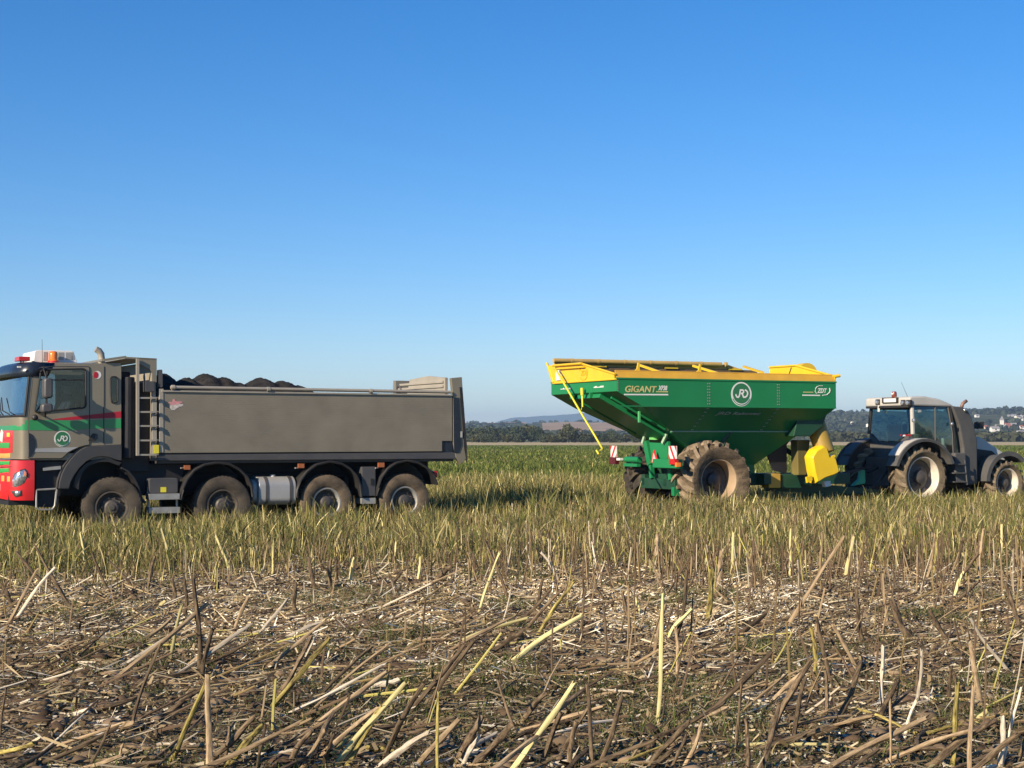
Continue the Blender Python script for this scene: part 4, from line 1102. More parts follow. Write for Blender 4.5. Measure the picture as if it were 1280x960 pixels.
tgtop = [TX(512, 474.5), TX(534, 470), TX(556, 472)]
tg.prism_x([(-1.2, zlow), (1.2, zlow), tgtop[0], tgtop[1], (-1.2, tgtop[2][1])], xt, xt + .07)
tgo = tg.build('tailgate', M_beige, TR, bevel=.01)
rb2 = MB()
for py_ in (478, 483.5): 
    zz = TX(535, py_)[1]; rb2.box(xt - .03, xt, -1.15, 1.0, zz - .035, zz + .01)
rb2.build('tailgate_rib', M_beige, tgo, bevel=.006)
fpst = MB()
za2 = TX(498, 475.5)[1]
fpst.box(xt - .02, xt + .35, 1.14, 1.27, zlow, za2 + .0); fpst.build('rear_post', M_taupe, TR, bevel=.01)
ck = MB(); ck.box(xt, xt + .1, -1.21, 1.21, zlow + .3, zlow + .5); ck.tube([(xt - .02, 1.1, za2 - .25), (xt - .03, .95, za2 - .1), (xt - .02, .8, za2 - .22)], .03, 8); ck.build('tailgate_hinge', M_grey, tgo)
lb = MB(); zz = T(576, 543, BY)[1]; lb.box(T(575.5, 543, BY)[0], T(577.3, 543, BY)[0], BY - .03, BY - .012, zz - .06, zz + .06); lb.build('latch', M_alu, TR)
# ladder
ld = MB(); la, lb2 = T(171, 448.5, BY), T(171, 569.5, BY)
ld.beam((la[0], BY - .05, la[1]), (lb2[0], BY - .05, lb2[1]), .05, .05)
for py in (497.5, 515, 532.5, 550.5, 568.5):
    p1, p2 = T(171, py, BY), T(197, py, BY); ld.beam((p1[0], BY - .05, p1[1]), (p2[0], BY - .05, p2[1]), .03, .03)
    ld.beam((p2[0] - .02, BY - .06, p2[1]), (p2[0] - .05, BY - .08, p2[1] - .06), .03, .03, 1)
ld.build('ladder', [M_beige, M_black], TR)
yl = MB(); yl.prism(TP([(191.5, 556.5), (198, 556), (198.3, 566.5), (191.8, 567)], BY), BY - .03, BY - .022); yl.build('warning_sticker', M_yel, TR)
# dark intake stack and filter between cab and body
dk = MB(); dk.box(T(153, 520)[0] + .02, T(190, 520)[0], -1.05, 1.1, zb_ - .25, T(160, 478)[1])
dk.tube([(T(162, 500)[0], -1.08, zb_), (T(162, 500)[0], -1.08, T(160, 471)[1])], .12, 14); dk.box(T(153, 520)[0], T(168, 520)[0], -.9, 1.0, zb_, zr - .1)
dk.build('intake_stack', M_chassis, TR, bevel=.02)
dk = MB(); dk.tube([(T(152, 590)[0], -1.0, 1.25), (T(160, 590)[0], -1.05, 1.15), (T(166, 580)[0], -1.0, 1.32), (T(170, 560)[0], -.9, 1.6)], .03, 8); dk.build('air_hose', M_black, TR)
# faded emblem on the side board
em = MB(); E = lambda l: TP([(200 + a / 10.67, 460 + b / 10.67) for a, b in l], BY)
em.prism(E([(135, 500), (165, 490), (310, 478), (312, 500), (240, 530), (190, 560), (150, 558), (130, 530)]), BY - .004, BY - .001, 0)
em.prism(E([(100, 455), (165, 450), (170, 415), (192, 412), (200, 440), (300, 448), (300, 460), (262, 478), (180, 492), (140, 492), (130, 470)]), BY - .006, BY - .0045, 1)
em.build('faded_emblem', [paint('worn_white', (.52, .47, .42), .6, 0, .3, 20), M_pink], TR)

# driver, seen through the side window
def figure(name, parent, joints, edges, radii, mat, sub=2):
    me = bpy.data.meshes.new(name); me.from_pydata(joints, edges, []); me.update()
    o = bpy.data.objects.new(name, me); COL.objects.link(o)
    sk = o.modifiers.new('Skin', 'SKIN'); sk.use_smooth_shade = True
    for i, r_ in enumerate(radii): me.skin_vertices[0].data[i].radius = (r_, r_) if not isinstance(r_, tuple) else r_; me.skin_vertices[0].data[i].use_root = (i == 0)
    ss = o.modifiers.new('Sub', 'SUBSURF'); ss.levels = sub; ss.render_levels = sub
    dg = bpy.context.evaluated_depsgraph_get(); dg.update()
    me2 = bpy.data.meshes.new_from_object(o.evaluated_get(dg)); bpy.data.objects.remove(o)
    me2.name = name; me2.materials.clear()
    for m in (mat if isinstance(mat, list) else [mat]): me2.materials.append(m)
    me2.shade_smooth()
    r = link_mesh(name, me2, parent); return r
sx = T(92, 500)[0]; zs = zb_ + .56
J = [(sx - .08, -.62, zs + .05), (sx + .02, -.62, zs + .25), (sx + .06, -.62, zs + .46), (sx + .04, -.62, zs + .58), (sx + .01, -.62, zs + .68), (sx - .01, -.62, zs + .80),
     (sx + .05, -.81, zs + .45), (sx - .08, -.87, zs + .22), (sx - .33, -.80, zs + .20), (sx - .42, -.78, zs + .22),
     (sx + .05, -.43, zs + .45), (sx - .08, -.38, zs + .22), (sx - .33, -.44, zs + .22), (sx - .41, -.46, zs + .24),
     (sx - .50, -.72, zs + .04), (sx - .52, -.72, zs - .35), (sx - .50, -.52, zs + .04), (sx - .52, -.52, zs - .35), (sx - .64, -.72, zs - .38), (sx - .64, -.52, zs - .38)]
Ed = [(0, 1), (1, 2), (2, 3), (3, 4), (4, 5), (2, 6), (6, 7), (7, 8), (8, 9), (2, 10), (10, 11), (11, 12), (12, 13), (0, 14), (14, 15), (0, 16), (16, 17), (15, 18), (17, 19)]
Rd = [.15, .15, .15, .06, .085, .09, .07, .05, .034, .036, .07, .05, .034, .036, .08, .055, .08, .055, .04, .04]
for hi, base in ((9, J[9]), (13, J[13])):
    for f in range(5):
        oy = (-.03 + .018 * f); k = len(J); thumb = f == 4
        p1 = (base[0] - .035, base[1] + oy, base[2] + (.03 if not thumb else .01)); p2 = (base[0] - .06, base[1] + oy * 1.1, base[2] + (.01 if not thumb else .045)); 
        J += [p1, p2]; Ed += [(hi, k), (k, k + 1)]; Rd += [.010, .008]
drv = figure('person', None, J, Ed, Rd, [M_shirt, M_skin], 2)
for p in drv.data.polygons:
    c = p.center
    if c.z > zs + .60 or c.x < sx - .27 and c.z > zs + .1: p.material_index = 1
drv.location = truck_o; drv.rotation_euler = (0, 0, TH_T)
tag(drv, 'driver in a dark shirt sitting behind the truck side window, hands on the wheel', 'person')
hr = MB(); hr.lathe([(0, .10), (.06, .09), (.10, .05), (.115, 0), (.11, -.04)], c=(sx + .01, -.62, zs + .80), n=20, axis='z'); hr.build('hair', M_black, drv, smooth=True)
fc = MB(); hx, hzz = sx - .10, zs + .755
fc.tube([(hx + .01, -.62, hzz + .03), (hx - .025, -.62, hzz - .015), (hx + .01, -.62, hzz - .025)], [.01, .014, .01], 6)
fc.build('nose', M_skin, drv)
fc = MB(); fc.box(hx + .005, hx + .016, -.665, -.635, hzz + .025, hzz + .037); fc.box(hx + .005, hx + .016, -.605, -.575, hzz + .025, hzz + .037); fc.box(hx + .01, hx + .022, -.645, -.595, hzz - .06, hzz - .05); fc.build('eyes_and_mouth', M_black, drv)

# the load: heaps of dark compost lying in the body
gx_ = np.linspace(xf + .06, xt - .03, 120); gy_ = np.linspace(-1.2, 1.2, 50); LX, LY = np.meshgrid(gx_, gy_)
LZ = np.full_like(LX, zt - .35)
for px, py, w_, yc_, wy in ((203, 466.5, .50, .2, .9), (233, 471.5, .50, -.3, .8), (257, 466.8, .62, .25, .95), (279, 471.5, .55, .2, .9), (296, 478.5, .6, .1, .9), (326, 472.5, .66, .1, .95), (352, 476, .62, .1, .9), (372, 482.5, .6, .1, .9), (420, 496, .8, 0, .9), (500, 500, .8, 0, .9)):
    hx_, hz2 = T(px, py, yc_); g = np.exp(-np.abs((LX - hx_) / (w_ * 1.12)) ** 1.7 - ((LY - yc_) / wy) ** 2)
    LZ = np.maximum(LZ, (zt - .35) + (hz2 - zt + .35) * g)
edge_ = np.clip((1.2 - np.abs(LY)) / .25, 0, 1); LZ = (zt - .4) + (LZ - zt + .4) * (.25 + .75 * edge_)
LZ += fnoise(LX * 1.0, LY, .22, 90) * .018 + rng.normal(0, .006, LZ.shape)
V = np.stack([LX, LY, LZ], -1).reshape(-1, 3); ii = np.arange(V.shape[0]).reshape(LX.shape)
F = np.stack([ii[:-1, :-1], ii[:-1, 1:], ii[1:, 1:], ii[1:, :-1]], -1).reshape(-1, 4)
load = link_mesh('compost_load', np_mesh('compost_load', V, F, M_compost, smooth=True))
load.location = truck_o; load.rotation_euler = (0, 0, TH_T)
tag(load, 'heaps of dark compost piled above the rim of the truck body', 'load')

# ================================================================== GRAIN CART
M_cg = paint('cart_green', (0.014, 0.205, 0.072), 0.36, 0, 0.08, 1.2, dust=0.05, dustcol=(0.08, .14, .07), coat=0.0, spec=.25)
M_cgm = paint('cart_green_muddy_shaded', (0.006, 0.060, 0.028), 0.5, 0, 0.2, 3, dust=0.15, dustcol=(0.07, .07, .045))
M_cy = paint('cart_yellow', (0.80, 0.50, 0.015), 0.40, 0, 0.07, 2, dust=0.08, dustcol=(.3, .22, .1), coat=0.2)
M_tarp = paint('khaki_tarp', (0.50, 0.33, 0.10), 0.7, 0, 0.12, 3, dust=0.15, dustcol=(.3, .22, .12))
M_inner = paint('inner_hopper_brown', (0.15, 0.095, 0.055), 0.8, 0, 0.25, 3, dust=0.2, dustcol=(.16, .11, .07))
M_dgrey = paint('grey_letters', (0.34, 0.40, 0.38), 0.5)
M_rimc = paint('dusty_cream_rim', (0.42, 0.30, 0.19), 0.6, 0, 0.1, 5, dust=0.4, dustcol=(.34, .24, .15))
M_disc = paint('dark_blue_disc', (0.03, 0.032, 0.045), 0.5, 0.2, 0.2, 6, dust=0.25, dustcol=DUST)
CA = empty('grain_cart', cart_o, TH_C, 'green grain cart with yellow rim, huge muddy tyres and yellow spout, behind the tractor', 'farm trailer')
CY = -1.6
def C_(px, py, y=CY): return FC.at(px, py, y)
def CP(pts, y=CY): return [FC.at(a, b, y) for a, b in pts]
def CX(px, py, x=0.0): return FC.atx(px, py, x)
Lx = 5.84; ztop, zs1, zs2 = 3.15, 2.85, 2.53
z541 = 1.98
xr2 = .64                      # where the rear slope meets the lower edge of the side
# the hopper as stacked outlines: (x0, x1, half width, z)
secs = [(0, Lx, 1.60, ztop), (0, Lx, 1.60, zs1), (.64, Lx, 1.60, zs2), (1.72, Lx - .50, 1.02, z541), (1.74, Lx - .58, 1.0, z541 - .04), (3.0, 4.35, .42, 1.20), (3.0, 4.35, .42, .95)]
hp_ = MB()
def ringv(s): x0, x1, h, z = s; return [(x0, -h, z), (x1, -h, z), (x1, h, z), (x0, h, z)]
vs = []; fs = []
for s_ in secs: vs += ringv(s_)
for i in range(len(secs) - 1):
    for k in range(4):
        if i == 0 or True: fs.append((i * 4 + k, i * 4 + (k + 1) % 4, (i + 1) * 4 + (k + 1) % 4, (i + 1) * 4 + k))
fs.append(tuple(len(vs) - 4 + k for k in range(4)))
hp_.add(vs, fs)
# rim flanges and bolt rows belong to the pressed sheet
hop = MB(); hop.v, hop.f, hop.m = hp_.v, hp_.f, hp_.m
ho = hop.build('hopper', M_cg, CA)
md = ho.modifiers.new('Solid', 'SOLIDIFY'); md.thickness = .02; md.offset = -1
md = ho.modifiers.new('Bevel', 'BEVEL'); md.width = .012; md.segments = 2; md.limit_method = 'ANGLE'; md.angle_limit = R(20)
# edge folds
fl = MB()
fl.box(-.012, Lx + .012, CY - .015, CY, ztop - .035, ztop); fl.box(-.015, 0, CY, -CY, ztop - .03, ztop)
fl.box(.0, Lx, CY - .008, CY, zs2 - .012, zs2 + .012)
fl.build('folded_edge', M_cg, ho)
lp = MB(); lp.beam((1.70, -1.035, z541), (Lx - .50, -1.035, z541), .03, .03); lp.build('support_lip', paint('pale_green_edge', (.22, .33, .22), .5), ho)  # lip is paler than the hopper green
bt = MB()
for px in (886, 973):
    x_ = C_(px, 495)[0]
    for k in range(9):
        z = ztop - .10 - k * .065
        for dx in (-.025, .025): bt.lathe([(0, -.008), (.011, -.008), (.013, 0)], c=(x_ + dx, CY, z), n=6)
    for k in range(7):
        f = (k + .5) / 7; z = zs2 + (z541 - zs2) * f; y = -1.6 + .58 * f
        for dx in (-.02, .02): bt.lathe([(0, -.02), (.011, -.02), (.013, 0)], c=(x_ + dx - .12 * f, y, z), n=6)
for k in range(8):
    z = ztop - .04 - k * .035; bt.lathe([(0, -.008), (.010, -.008), (.012, 0)], c=(.03, CY, z), n=6)
bt.build('bolt_row', M_steel, ho)
# rear slope: raised trough and hatch
def slope_pt(x, y, off=0):      # point on the rear slope
    x0, z0, x1, z1 = 0, zs1, 1.72, z541
    if x < .64: z0, z1, x1 = zs1, zs2, .64
    else: x0, z0 = .64, zs2
    z = z0 + (z1 - z0) * (x - x0) / (x1 - x0); return (x - off * .45, y, z - off * .89)
tr_ = MB()
def slab(ya0, yb0, ya1, yb1, x0, x1, th):
    p = [slope_pt(x0, ya0), slope_pt(x0, yb0), slope_pt(x1, yb1), slope_pt(x1, ya1)]; q = [slope_pt(x0, ya0, th), slope_pt(x0, yb0, th), slope_pt(x1, yb1, th), slope_pt(x1, ya1, th)]
    tr_.add(p + q, [(0, 1, 2, 3), (7, 6, 5, 4), (0, 4, 5, 1), (1, 5, 6, 2), (2, 6, 7, 3), (3, 7, 4, 0)])
slab(-.75, .35, -.72, .30, .06, 1.9, .10); slab(.62, .72, .60, .70, .1, 1.75, .06); slab(-1.02, -.96, -1.0, -.94, .2, 1.6, .05)
tr_.build('rear_trough', M_cg, ho, bevel=.01)
bc_ = MB()
for yc_ in (CX(714.5, 500)[0], CX(738.5, 500)[0]): bc_.box(-.03, .06, yc_ - .025, yc_ + .025, zs1 - .12, zs1)
bc_.build('slope_bracket', M_cg, ho)
bk = MB(); p = C_(798.5, 514, -1.2); bk.box(p[0] - .02, p[0] + .02, -1.24, -1.19, C_(798, 528, -1.2)[1], p[1]); bk.build('slope_bracket', paint('bright_green_edge', (.10, .42, .16), .5), ho)
# yellow extension: rear panel with its ridge, far wall, near rim, front panel
yA = [CX(691.5, 479.5), CX(685, 458), CX(691, 456.5), CX(727, 453.6), CX(768.7, 467.3), CX(769, 474)]
rp_ = MB(); rp_.prism_x(yA, -.03, .0); rpo = rp_.build('rear_extension', M_cy, CA)
zf = CX(727, 453.6)[1]; zfar = CX(691, 456.5)[1]; yfar = 1.66
rt_ = MB()
a_, b_ = CX(691, 457, -.08), CX(727, 454.2, -.08); rt_.tube([(-.08, a_[0], a_[1]), (-.08, b_[0], b_[1])], .028, 8)
a_, b_ = CX(693, 461.5, -.08), CX(730, 458.8, -.08); rt_.tube([(-.08, a_[0], a_[1]), (-.08, b_[0], b_[1])], .018, 8)
a_, b_ = CX(727, 454.5, -.04), CX(769, 467.5, -.04); rt_.tube([(-.04, a_[0], a_[1]), (-.04, b_[0], b_[1])], .024, 8)
a_, b_ = CX(692, 479.2, -.02), CX(770, 473.8, -.02); rt_.tube([(-.02, a_[0], a_[1]), (-.02, b_[0], b_[1])], .024, 8)
rt_.tube([(-.03, *CX(683.5, 454, -.03)), (-.03, *CX(688.5, 466, -.03)), (-.03, *CX(692, 478, -.03))], .03, 8)
rt_.build('extension_tube', M_cy, rpo, smooth=True, autos=50)
bx3 = MB(); a_ = CX(700, 470); bx3.box(-.06, -.031, a_[0] - .10, a_[0] + .10, CX(700, 475.5)[1], CX(700, 461)[1]); bx3.build('crank_plate', M_white, rpo)
# embossed emblem outline on the yellow panel
def yz_text(name, body, y, z, size, mat, parent, x=-.034, **k):
    o = text(name, body, 0, 0, 0, size, mat, parent, yaw=-math.pi / 2, **k); o.location = (x, y, z); return o
e_ = CX(731, 466.5)
rg = MB(); rg.tube([(-.034, e_[0] + .20 * math.cos(a), e_[1] + .16 * math.sin(a)) for a in np.linspace(R(20), R(330), 30)], .008, 4); M_ey = paint('emblem_yellow', (.52, .33, .01), .5); eo = rg.build('emblem', M_ey, rpo)
yz_text('letters', 'ZDT', e_[0] + .13, e_[1] - .05, .16, M_ey, eo, shear=.2, bold=.004)
fw = MB()
fw.prism([(0, ztop), (Lx, ztop), (Lx, 3.42), (Lx - .9, 3.66), (0.1, 3.66)], 1.60, 1.63)
fw.build('far_extension', M_tarp, CA)
# dark inside wall below the tarp roll
iw = MB(); iw.box(.03, Lx - .05, 1.57, 1.595, 2.9, 3.535); iw.box(.05, .9, -.2, 1.5, 3.0, 3.02); iw.build('inner_wall', M_inner, CA)
tr2 = MB(); tr2.tube([(0.02, 1.52, 3.66), (Lx - 1.15, 1.52, 3.66)], .055, 12); 
for i_ in range(7): x_ = .5 + i_ * .72; tr2.tube([(x_ - .03, 1.52, 3.66), (x_ + .03, 1.52, 3.66)], .062, 12)
tr2.build('rolled_tarp', M_tarp, CA, smooth=True, autos=50)
nr = MB(); nr.add([(0, CY, ztop), (Lx, CY, ztop), (Lx, CY + .06, ztop + .14), (0, CY + .06, ztop + .14), (0, CY + .02, ztop), (Lx, CY + .02, ztop), (Lx, CY + .10, ztop + .14), (0, CY + .10, ztop + .14)], [(0, 1, 2, 3), (7, 6, 5, 4), (0, 4, 5, 1), (1, 5, 6, 2), (2, 6, 7, 3), (3, 7, 4, 0)])
nr.tube([(0, CY + .08, ztop + .145), (Lx, CY + .08, ztop + .145)], .02, 6)
nr.build('near_extension', paint('amber_paint', (.66, .36, .03), .5, 0, .1, 3, dust=.12, dustcol=(.3, .22, .12)), CA)
# bows across the top, and upright brackets
for pxs in ((799.5, 456.3, 837, 469.3), (866.5, 457.2, 907.5, 469.7), (929.5, 458.2, 954, 465.8)):
    bo = MB(); c0_ = C_(pxs[0], pxs[1], -.05); c1_ = C_(pxs[2], pxs[3], CY + .1)
    bo.beam((c0_[0], -.05, c0_[1]), (c1_[0], CY + .1, c1_[1]), .05, .05)
    bo.build('cover_bow', M_cy, CA)
for px in (800.5, 877.5):
    x_ = C_(px, 468)[0]; b__ = MB(); b__.prism([(x_ - .12, ztop + .14), (x_ + .04, ztop + .14), (x_ + .035, ztop + .34), (x_ + .0, ztop + .34), (x_ - .03, ztop + .2)], CY + .09, CY + .13); b__.build('rim_bracket', M_cy, CA)
for px in (750, 840, 920): x_ = C_(px, 459, 1.5)[0]; b__ = MB(); b__.beam((x_ - .18, 1.55, 3.55), (x_ + .2, 1.55, 3.55), .03, .04); b__.build('tarp_hook_bar', M_cy, CA)
# front extension
def CXf(px, py): return FC.atx(px, py, Lx)
fA = [CXf(963, 474), CXf(963, 459), CXf(996, 456.8), CXf(1044.5, 470.5), CXf(1044.5, 475)]
fe = MB(); fe.prism_x(fA, Lx - .02, Lx + .01); feo = fe.build('front_extension', M_cy, CA)
ft = MB(); 
for k in range(1, 3): ft.tube([(Lx - .03, *fA[k]), (Lx - .03, *fA[k + 1])], .026, 8)
ft.tube([(Lx - .03, *fA[3]), (Lx + .1, fA[3][0] - .03, fA[3][1] + .02)], .04, 8)
ft.build('extension_tube', M_cy, feo, smooth=True, autos=50)
dg_ = MB(); a_, b_ = CXf(990.5, 459.5), CXf(986.5, 471); dg_.tube([(Lx - .035, *a_), (Lx - .035, *b_)], .014, 6); dg_.build('stiffener', M_inner, feo)
hm = MB(); c_ = C_(1006, 460, .4); hm.lathe([(.30, -.12), (.30, .12)], c=(c_[0] + .0, .4, c_[1] - .18), n=28); hm.lathe([(0, -.12), (.30, -.12)], c=(c_[0], .4, c_[1] - .18), n=28); hm.lathe([(0, .12), (.30, .12)], c=(c_[0], .4, c_[1] - .18), n=28)
hm.build('auger_head', M_cy, CA, smooth=True, autos=50)
# crank pole and its holder on the rear
pl = MB(); P0, P1, P2 = CX(693, 459, -.22), CX(728, 519, -.24), CX(753, 561, -.20)
pl.tube([(-.22, *P0), (-.25, *CX(710, 488, -.25)), (-.24, *P1), (-.22, *CX(742, 542, -.22)), (-.20, *P2)], .022, 8)
pl.build('tarp_crank', M_yel, CA, smooth=True)
ho_ = MB(); ho_.tube([(-.10, *CX(727.5, 485, -.1)), (-.10, *CX(727.8, 494, -.1))], .04, 8); ho_.tube([(-.10, *CX(727.8, 494, -.1)), (-.14, *CX(728.3, 509, -.14)), (-.22, *CX(724.5, 516.5, -.22))], .022, 8); ho_.build('crank_holder', M_yel, CA, smooth=True, autos=50)
hk = MB(); a_, b_, c_ = CX(753, 561, -.2), CX(745.5, 563, -.2), CX(748.5, 568, -.2); hk.tube([(-.2, *b_), (-.2, *c_)], .022, 6); hk.tube([(-.2, *a_), (-.2, *CX(750, 563, -.2))], .014, 6); hk.build('crank_grip', M_yel, CA)
# writing on the near side
gsz = C_(800, 482)[1] - C_(800, 490.2)[1]
t1 = C_(781.5, 490.2); wT = C_(821, 486)[0] - t1[0]
def fit_text(name, body, x, z, h, w, mat, parent, y=CY - .004, **k):
    o = text(name, body, 0, 0, 0, 1, mat, parent, **k)
    xs = [v.co.x for v in o.data.vertices]; zs_ = [v.co.z for v in o.data.vertices]
    sx_, sz_ = w / (max(xs) - min(xs)), h / (max(zs_) - min(zs_))
    o.data.transform(Matrix.Translation((x, y, z)) @ Matrix.Diagonal((sx_, 1, sz_, 1)) @ Matrix.Translation((-min(xs), 0, -min(zs_))))
    return o
M_gold2 = paint('pale_gold_letters', (0.56, 0.50, 0.20), 0.5)
fit_text('lettering', 'GIGANT', t1[0], t1[1], gsz, wT, M_gold2, ho, shear=.22, bold=.02)
t2 = C_(822.8, 488); fit_text('lettering', 'XP38', t2[0], t2[1], C_(830, 482)[1] - t2[1], C_(834, 485)[0] - t2[0], M_white, ho, shear=.22, bold=.025)
def bar(pts, mat, y=CY): m_ = MB(); m_.prism(CP(pts, y), y - .006, y - .001); return m_.build('line', mat, ho)
bar([(780, 492.3), (835, 492.5), (835.3, 494.2), (780, 494)], M_white); bar([(820.5, 488.9), (834.9, 489), (835, 490.4), (820, 490.2)], M_gold2)
rc = C_(926.6, 492.7); roundel(ho, rc[0], rc[1], CY - .001, .276)
t3 = C_(1021.5, 491.2); fit_text('lettering', 'ZDT', t3[0], t3[1], C_(1030, 485.4)[1] - t3[1], C_(1033.5, 488)[0] - t3[0], M_white, ho, shear=.22, bold=.03)
zl = MB(); q0 = C_(1019, 489); q1 = C_(1036.5, 488); 
arc = [C_(1020.5, 492)] + [C_(1019.3 + a, b) for a, b in ((-.6, 489), (.2, 485.5), (2.2, 483.2), (5, 482.4), (9, 482.3))]
zl.tube([(a, CY - .004, b) for a, b in arc], .009, 4)
arc2 = [C_(a, b) for a, b in ((1036.8, 485), (1037.4, 488), (1036.3, 491), (1033.5, 493.6), (1028, 494.3))]
zl.tube([(a, CY - .004, b) for a, b in arc2], .012, 4); zl.build('emblem_ring', M_white, ho)
bar([(1003, 493.2), (1025, 493.5), (1025, 495), (1003, 494.7)], M_white); bar([(1004, 489.6), (1016.5, 489.8), (1016.5, 490.9), (1004, 490.7)], M_gold2)
# haulier's name on the slope below
nm = fit_text('lettering', 'JRD Rakovec', 0, 0, .125, C_(952.5, 517, -1.53)[0] - C_(896.5, 517, -1.53)[0], M_dgrey, ho, y=0, shear=.25, bold=.012)
xx0 = C_(896.5, 519, -1.53)[0]
slope_a = math.atan2(.58, zs2 - z541)
nm.rotation_euler = (slope_a, 0, 0)          # leans with the slope: bottom turned inwards
zz0 = 2.335; yy0 = -1.6 + .58 * (zs2 - zz0) / (zs2 - z541)
nm.location = (xx0, yy0 - .03, zz0)
# unreadable small white transfers on the rear
def scribble(px0, px1, py0, py1, seed, kk):
    q_ = random.Random(seed); m_ = MB(); a_, b_ = CX(px0, py1), CX(px1, py0); n_ = kk
    for i in range(n_):
        y0 = a_[0] + (b_[0] - a_[0]) * i / n_; y1 = a_[0] + (b_[0] - a_[0]) * (i + .78) / n_
        zt_ = b_[1] - q_.choice([0, .015, .0, .02]); m_.box(-.008, -.003, min(y0, y1), max(y0, y1), a_[1], zt_)
    m_.build('small_transfer', M_white, ho)
scribble(701, 714, 484.4, 487, 3, 8); scribble(742.5, 755, 482, 485, 4, 9)

# ---- running gear
M_green = M_cg
gz0 = lambda px, py, y=CY: C_(px, py, y)[1]
XR = 1.55        # rear cross member plane
def BX(px, py): return FC.atx(px, py, XR)
fr = MB()
fr.prism_x([BX(799.5, 553), BX(820.5, 554), BX(823, 572), BX(818, 584), BX(803.5, 580)], XR + .25, XR + .30)
fro = fr.build('rear_frame_plate', M_cg, CA, bevel=.008)
pk = MB(); a_, b_ = BX(797.8, 541), BX(793.8, 554); c_, d_ = BX(823.8, 543), BX(818.6, 554)
M_pale = paint('sunlit_post_green', (.40, .55, .38), .5); pk.beam((XR + .2, *a_), (XR + .2, *b_), .05, .07); pk.build('frame_post_edge', M_pale, fro); pk = MB(); pk.beam((XR + .2, *c_), (XR + .2, *d_), .05, .07); pk.build('frame_post_edge', M_pale, fro)  # sunlight on the post edges is put into this pale green
ps = MB(); e_, f_ = BX(795.5, 552), BX(801, 581); ps.beam((XR + .26, *e_), (XR + .26, *f_), .10, .16); g_, h_ = BX(820.5, 552), BX(824, 600); p3_ = MB(); p3_.beam((XR + .3, *g_), (XR + .3, *h_), .07, .12); p3_.build('frame_post', M_cg, CA, bevel=.006)
e2, f2 = BX(801, 581), BX(802, 598); ps.beam((XR + .28, *e2), (XR + .28, *f2), .10, .10)
ps.build('frame_post', M_cg, CA, bevel=.006)
tg_ = MB(); tg_.prism_x([BX(801, 549.5), BX(801.5, 545), BX(803, 544.5), BX(810, 549.8)], XR + .22, XR + .26); tg_.build('gusset', paint('light_green_plate', (.16, .50, .14), .5), fro)
cb_ = MB()
a_, b_ = BX(816.5, 573.5), BX(846, 584.5)
y1_, z1_, y2_, z2_ = BX(816.5, 579)[0], BX(816.5, 584.5)[1], BX(846, 578)[0], BX(816.5, 573.5)[1]
cb_.prism([(XR - .02, z1_), (XR + .16, z1_ - .02), (XR + .16, z2_ + .0), (XR - .02, z2_)], y2_, y1_)
cb_.build('light_beam', M_cg, CA, bevel=.012)
cb_ = MB(); y3_, y4_ = BX(779, 575)[0], BX(796, 575)[0]; zc_ = BX(785, 574.5)[1]; cb_.tube([(XR + .08, y3_, zc_), (XR + .08, y4_, zc_)], .07, 14); cb_.box(XR, XR + .1, y4_, y3_, zc_ - .16, zc_ - .09); cb_.build('light_beam', M_cg, CA, smooth=True, autos=40)
def marker_board(px0, px1, py0, py1, flip):
    ya, z0_ = BX(px0, py1); yb, z1__ = BX(px1, py0); ya, yb = min(ya, yb), max(ya, yb); x_ = XR - .06
    m_ = MB(); m_.box(x_, x_ + .02, ya, yb, z0_, z1__); o = m_.build('warning_board', M_white, CA)
    H = z1__ - z0_; W_ = yb - ya; s_ = MB()
    def clip(poly):   # keep the slanted stripe inside the board
        for ax, lim, sg in ((0, ya, 1), (0, yb, -1), (1, z0_, 1), (1, z1__, -1)):
            out = []
            for i in range(len(poly)):
                p, q_ = poly[i - 1], poly[i]; ip, iq = sg * (p[ax] - lim) >= 0, sg * (q_[ax] - lim) >= 0
                if ip != iq: t = (lim - p[ax]) / (q_[ax] - p[ax]); out.append((p[0] + t * (q_[0] - p[0]), p[1] + t * (q_[1] - p[1])))
                if iq: out.append(q_)
            poly = out
            if not poly: return poly
        return poly
    for k in range(-1, 2):
        zc2 = z0_ + H * (.45 + k * 1.15); d = W_ * 1.5 * (1 if flip else -1); w_ = H * .42
        pg = clip([(ya, zc2 - d / 2 - w_ / 2), (yb, zc2 + d / 2 - w_ / 2), (yb, zc2 + d / 2 + w_ / 2), (ya, zc2 - d / 2 + w_ / 2)])
        if len(pg) >= 3: s_.prism_x(pg, x_ - .004, x_ - .001)
    s_.build('red_stripes', M_red, o); return o
marker_board(766, 773.3, 557.2, 571.3, False); marker_board(838.8, 848.3, 557.5, 573.3, True)
def lampbox(px0, px1, py0, py1, mat, name='tail_lamp', dx=0): 
    ya, z0_ = BX(px0, py1); yb, z1__ = BX(px1, py0); m_ = MB(); m_.box(XR - .09 - dx, XR + .02, min(ya, yb), max(ya, yb), z0_, z1__); return m_.build(name, mat, CA, bevel=.008)
lampbox(765.2, 773, 571.8, 580, paint('dark_red_lens', (.10, .012, .015), .3)); lampbox(840.5, 847.3, 573.8, 580.5, M_redlens)
lampbox(847.8, 850.4, 578.2, 583.5, M_orange, 'side_marker'); lampbox(774.5, 778.5, 572.5, 575.5, M_white, 'rear_marker')
sg_ = MB(); sg_.prism_x(roundpoly([BX(811.5, 561.5), BX(817, 578.2), BX(807.7, 578.6)], .03), XR + .12, XR + .14); so_ = sg_.build('slow_vehicle_sign', M_red, CA)
sg_ = MB(); sg_.prism_x([BX(811.6, 566), BX(815, 577), BX(809.5, 577.2)], XR + .114, XR + .118); sg_.build('reflective_centre', paint('reflector_pink', (.80, .50, .46), .4), so_)
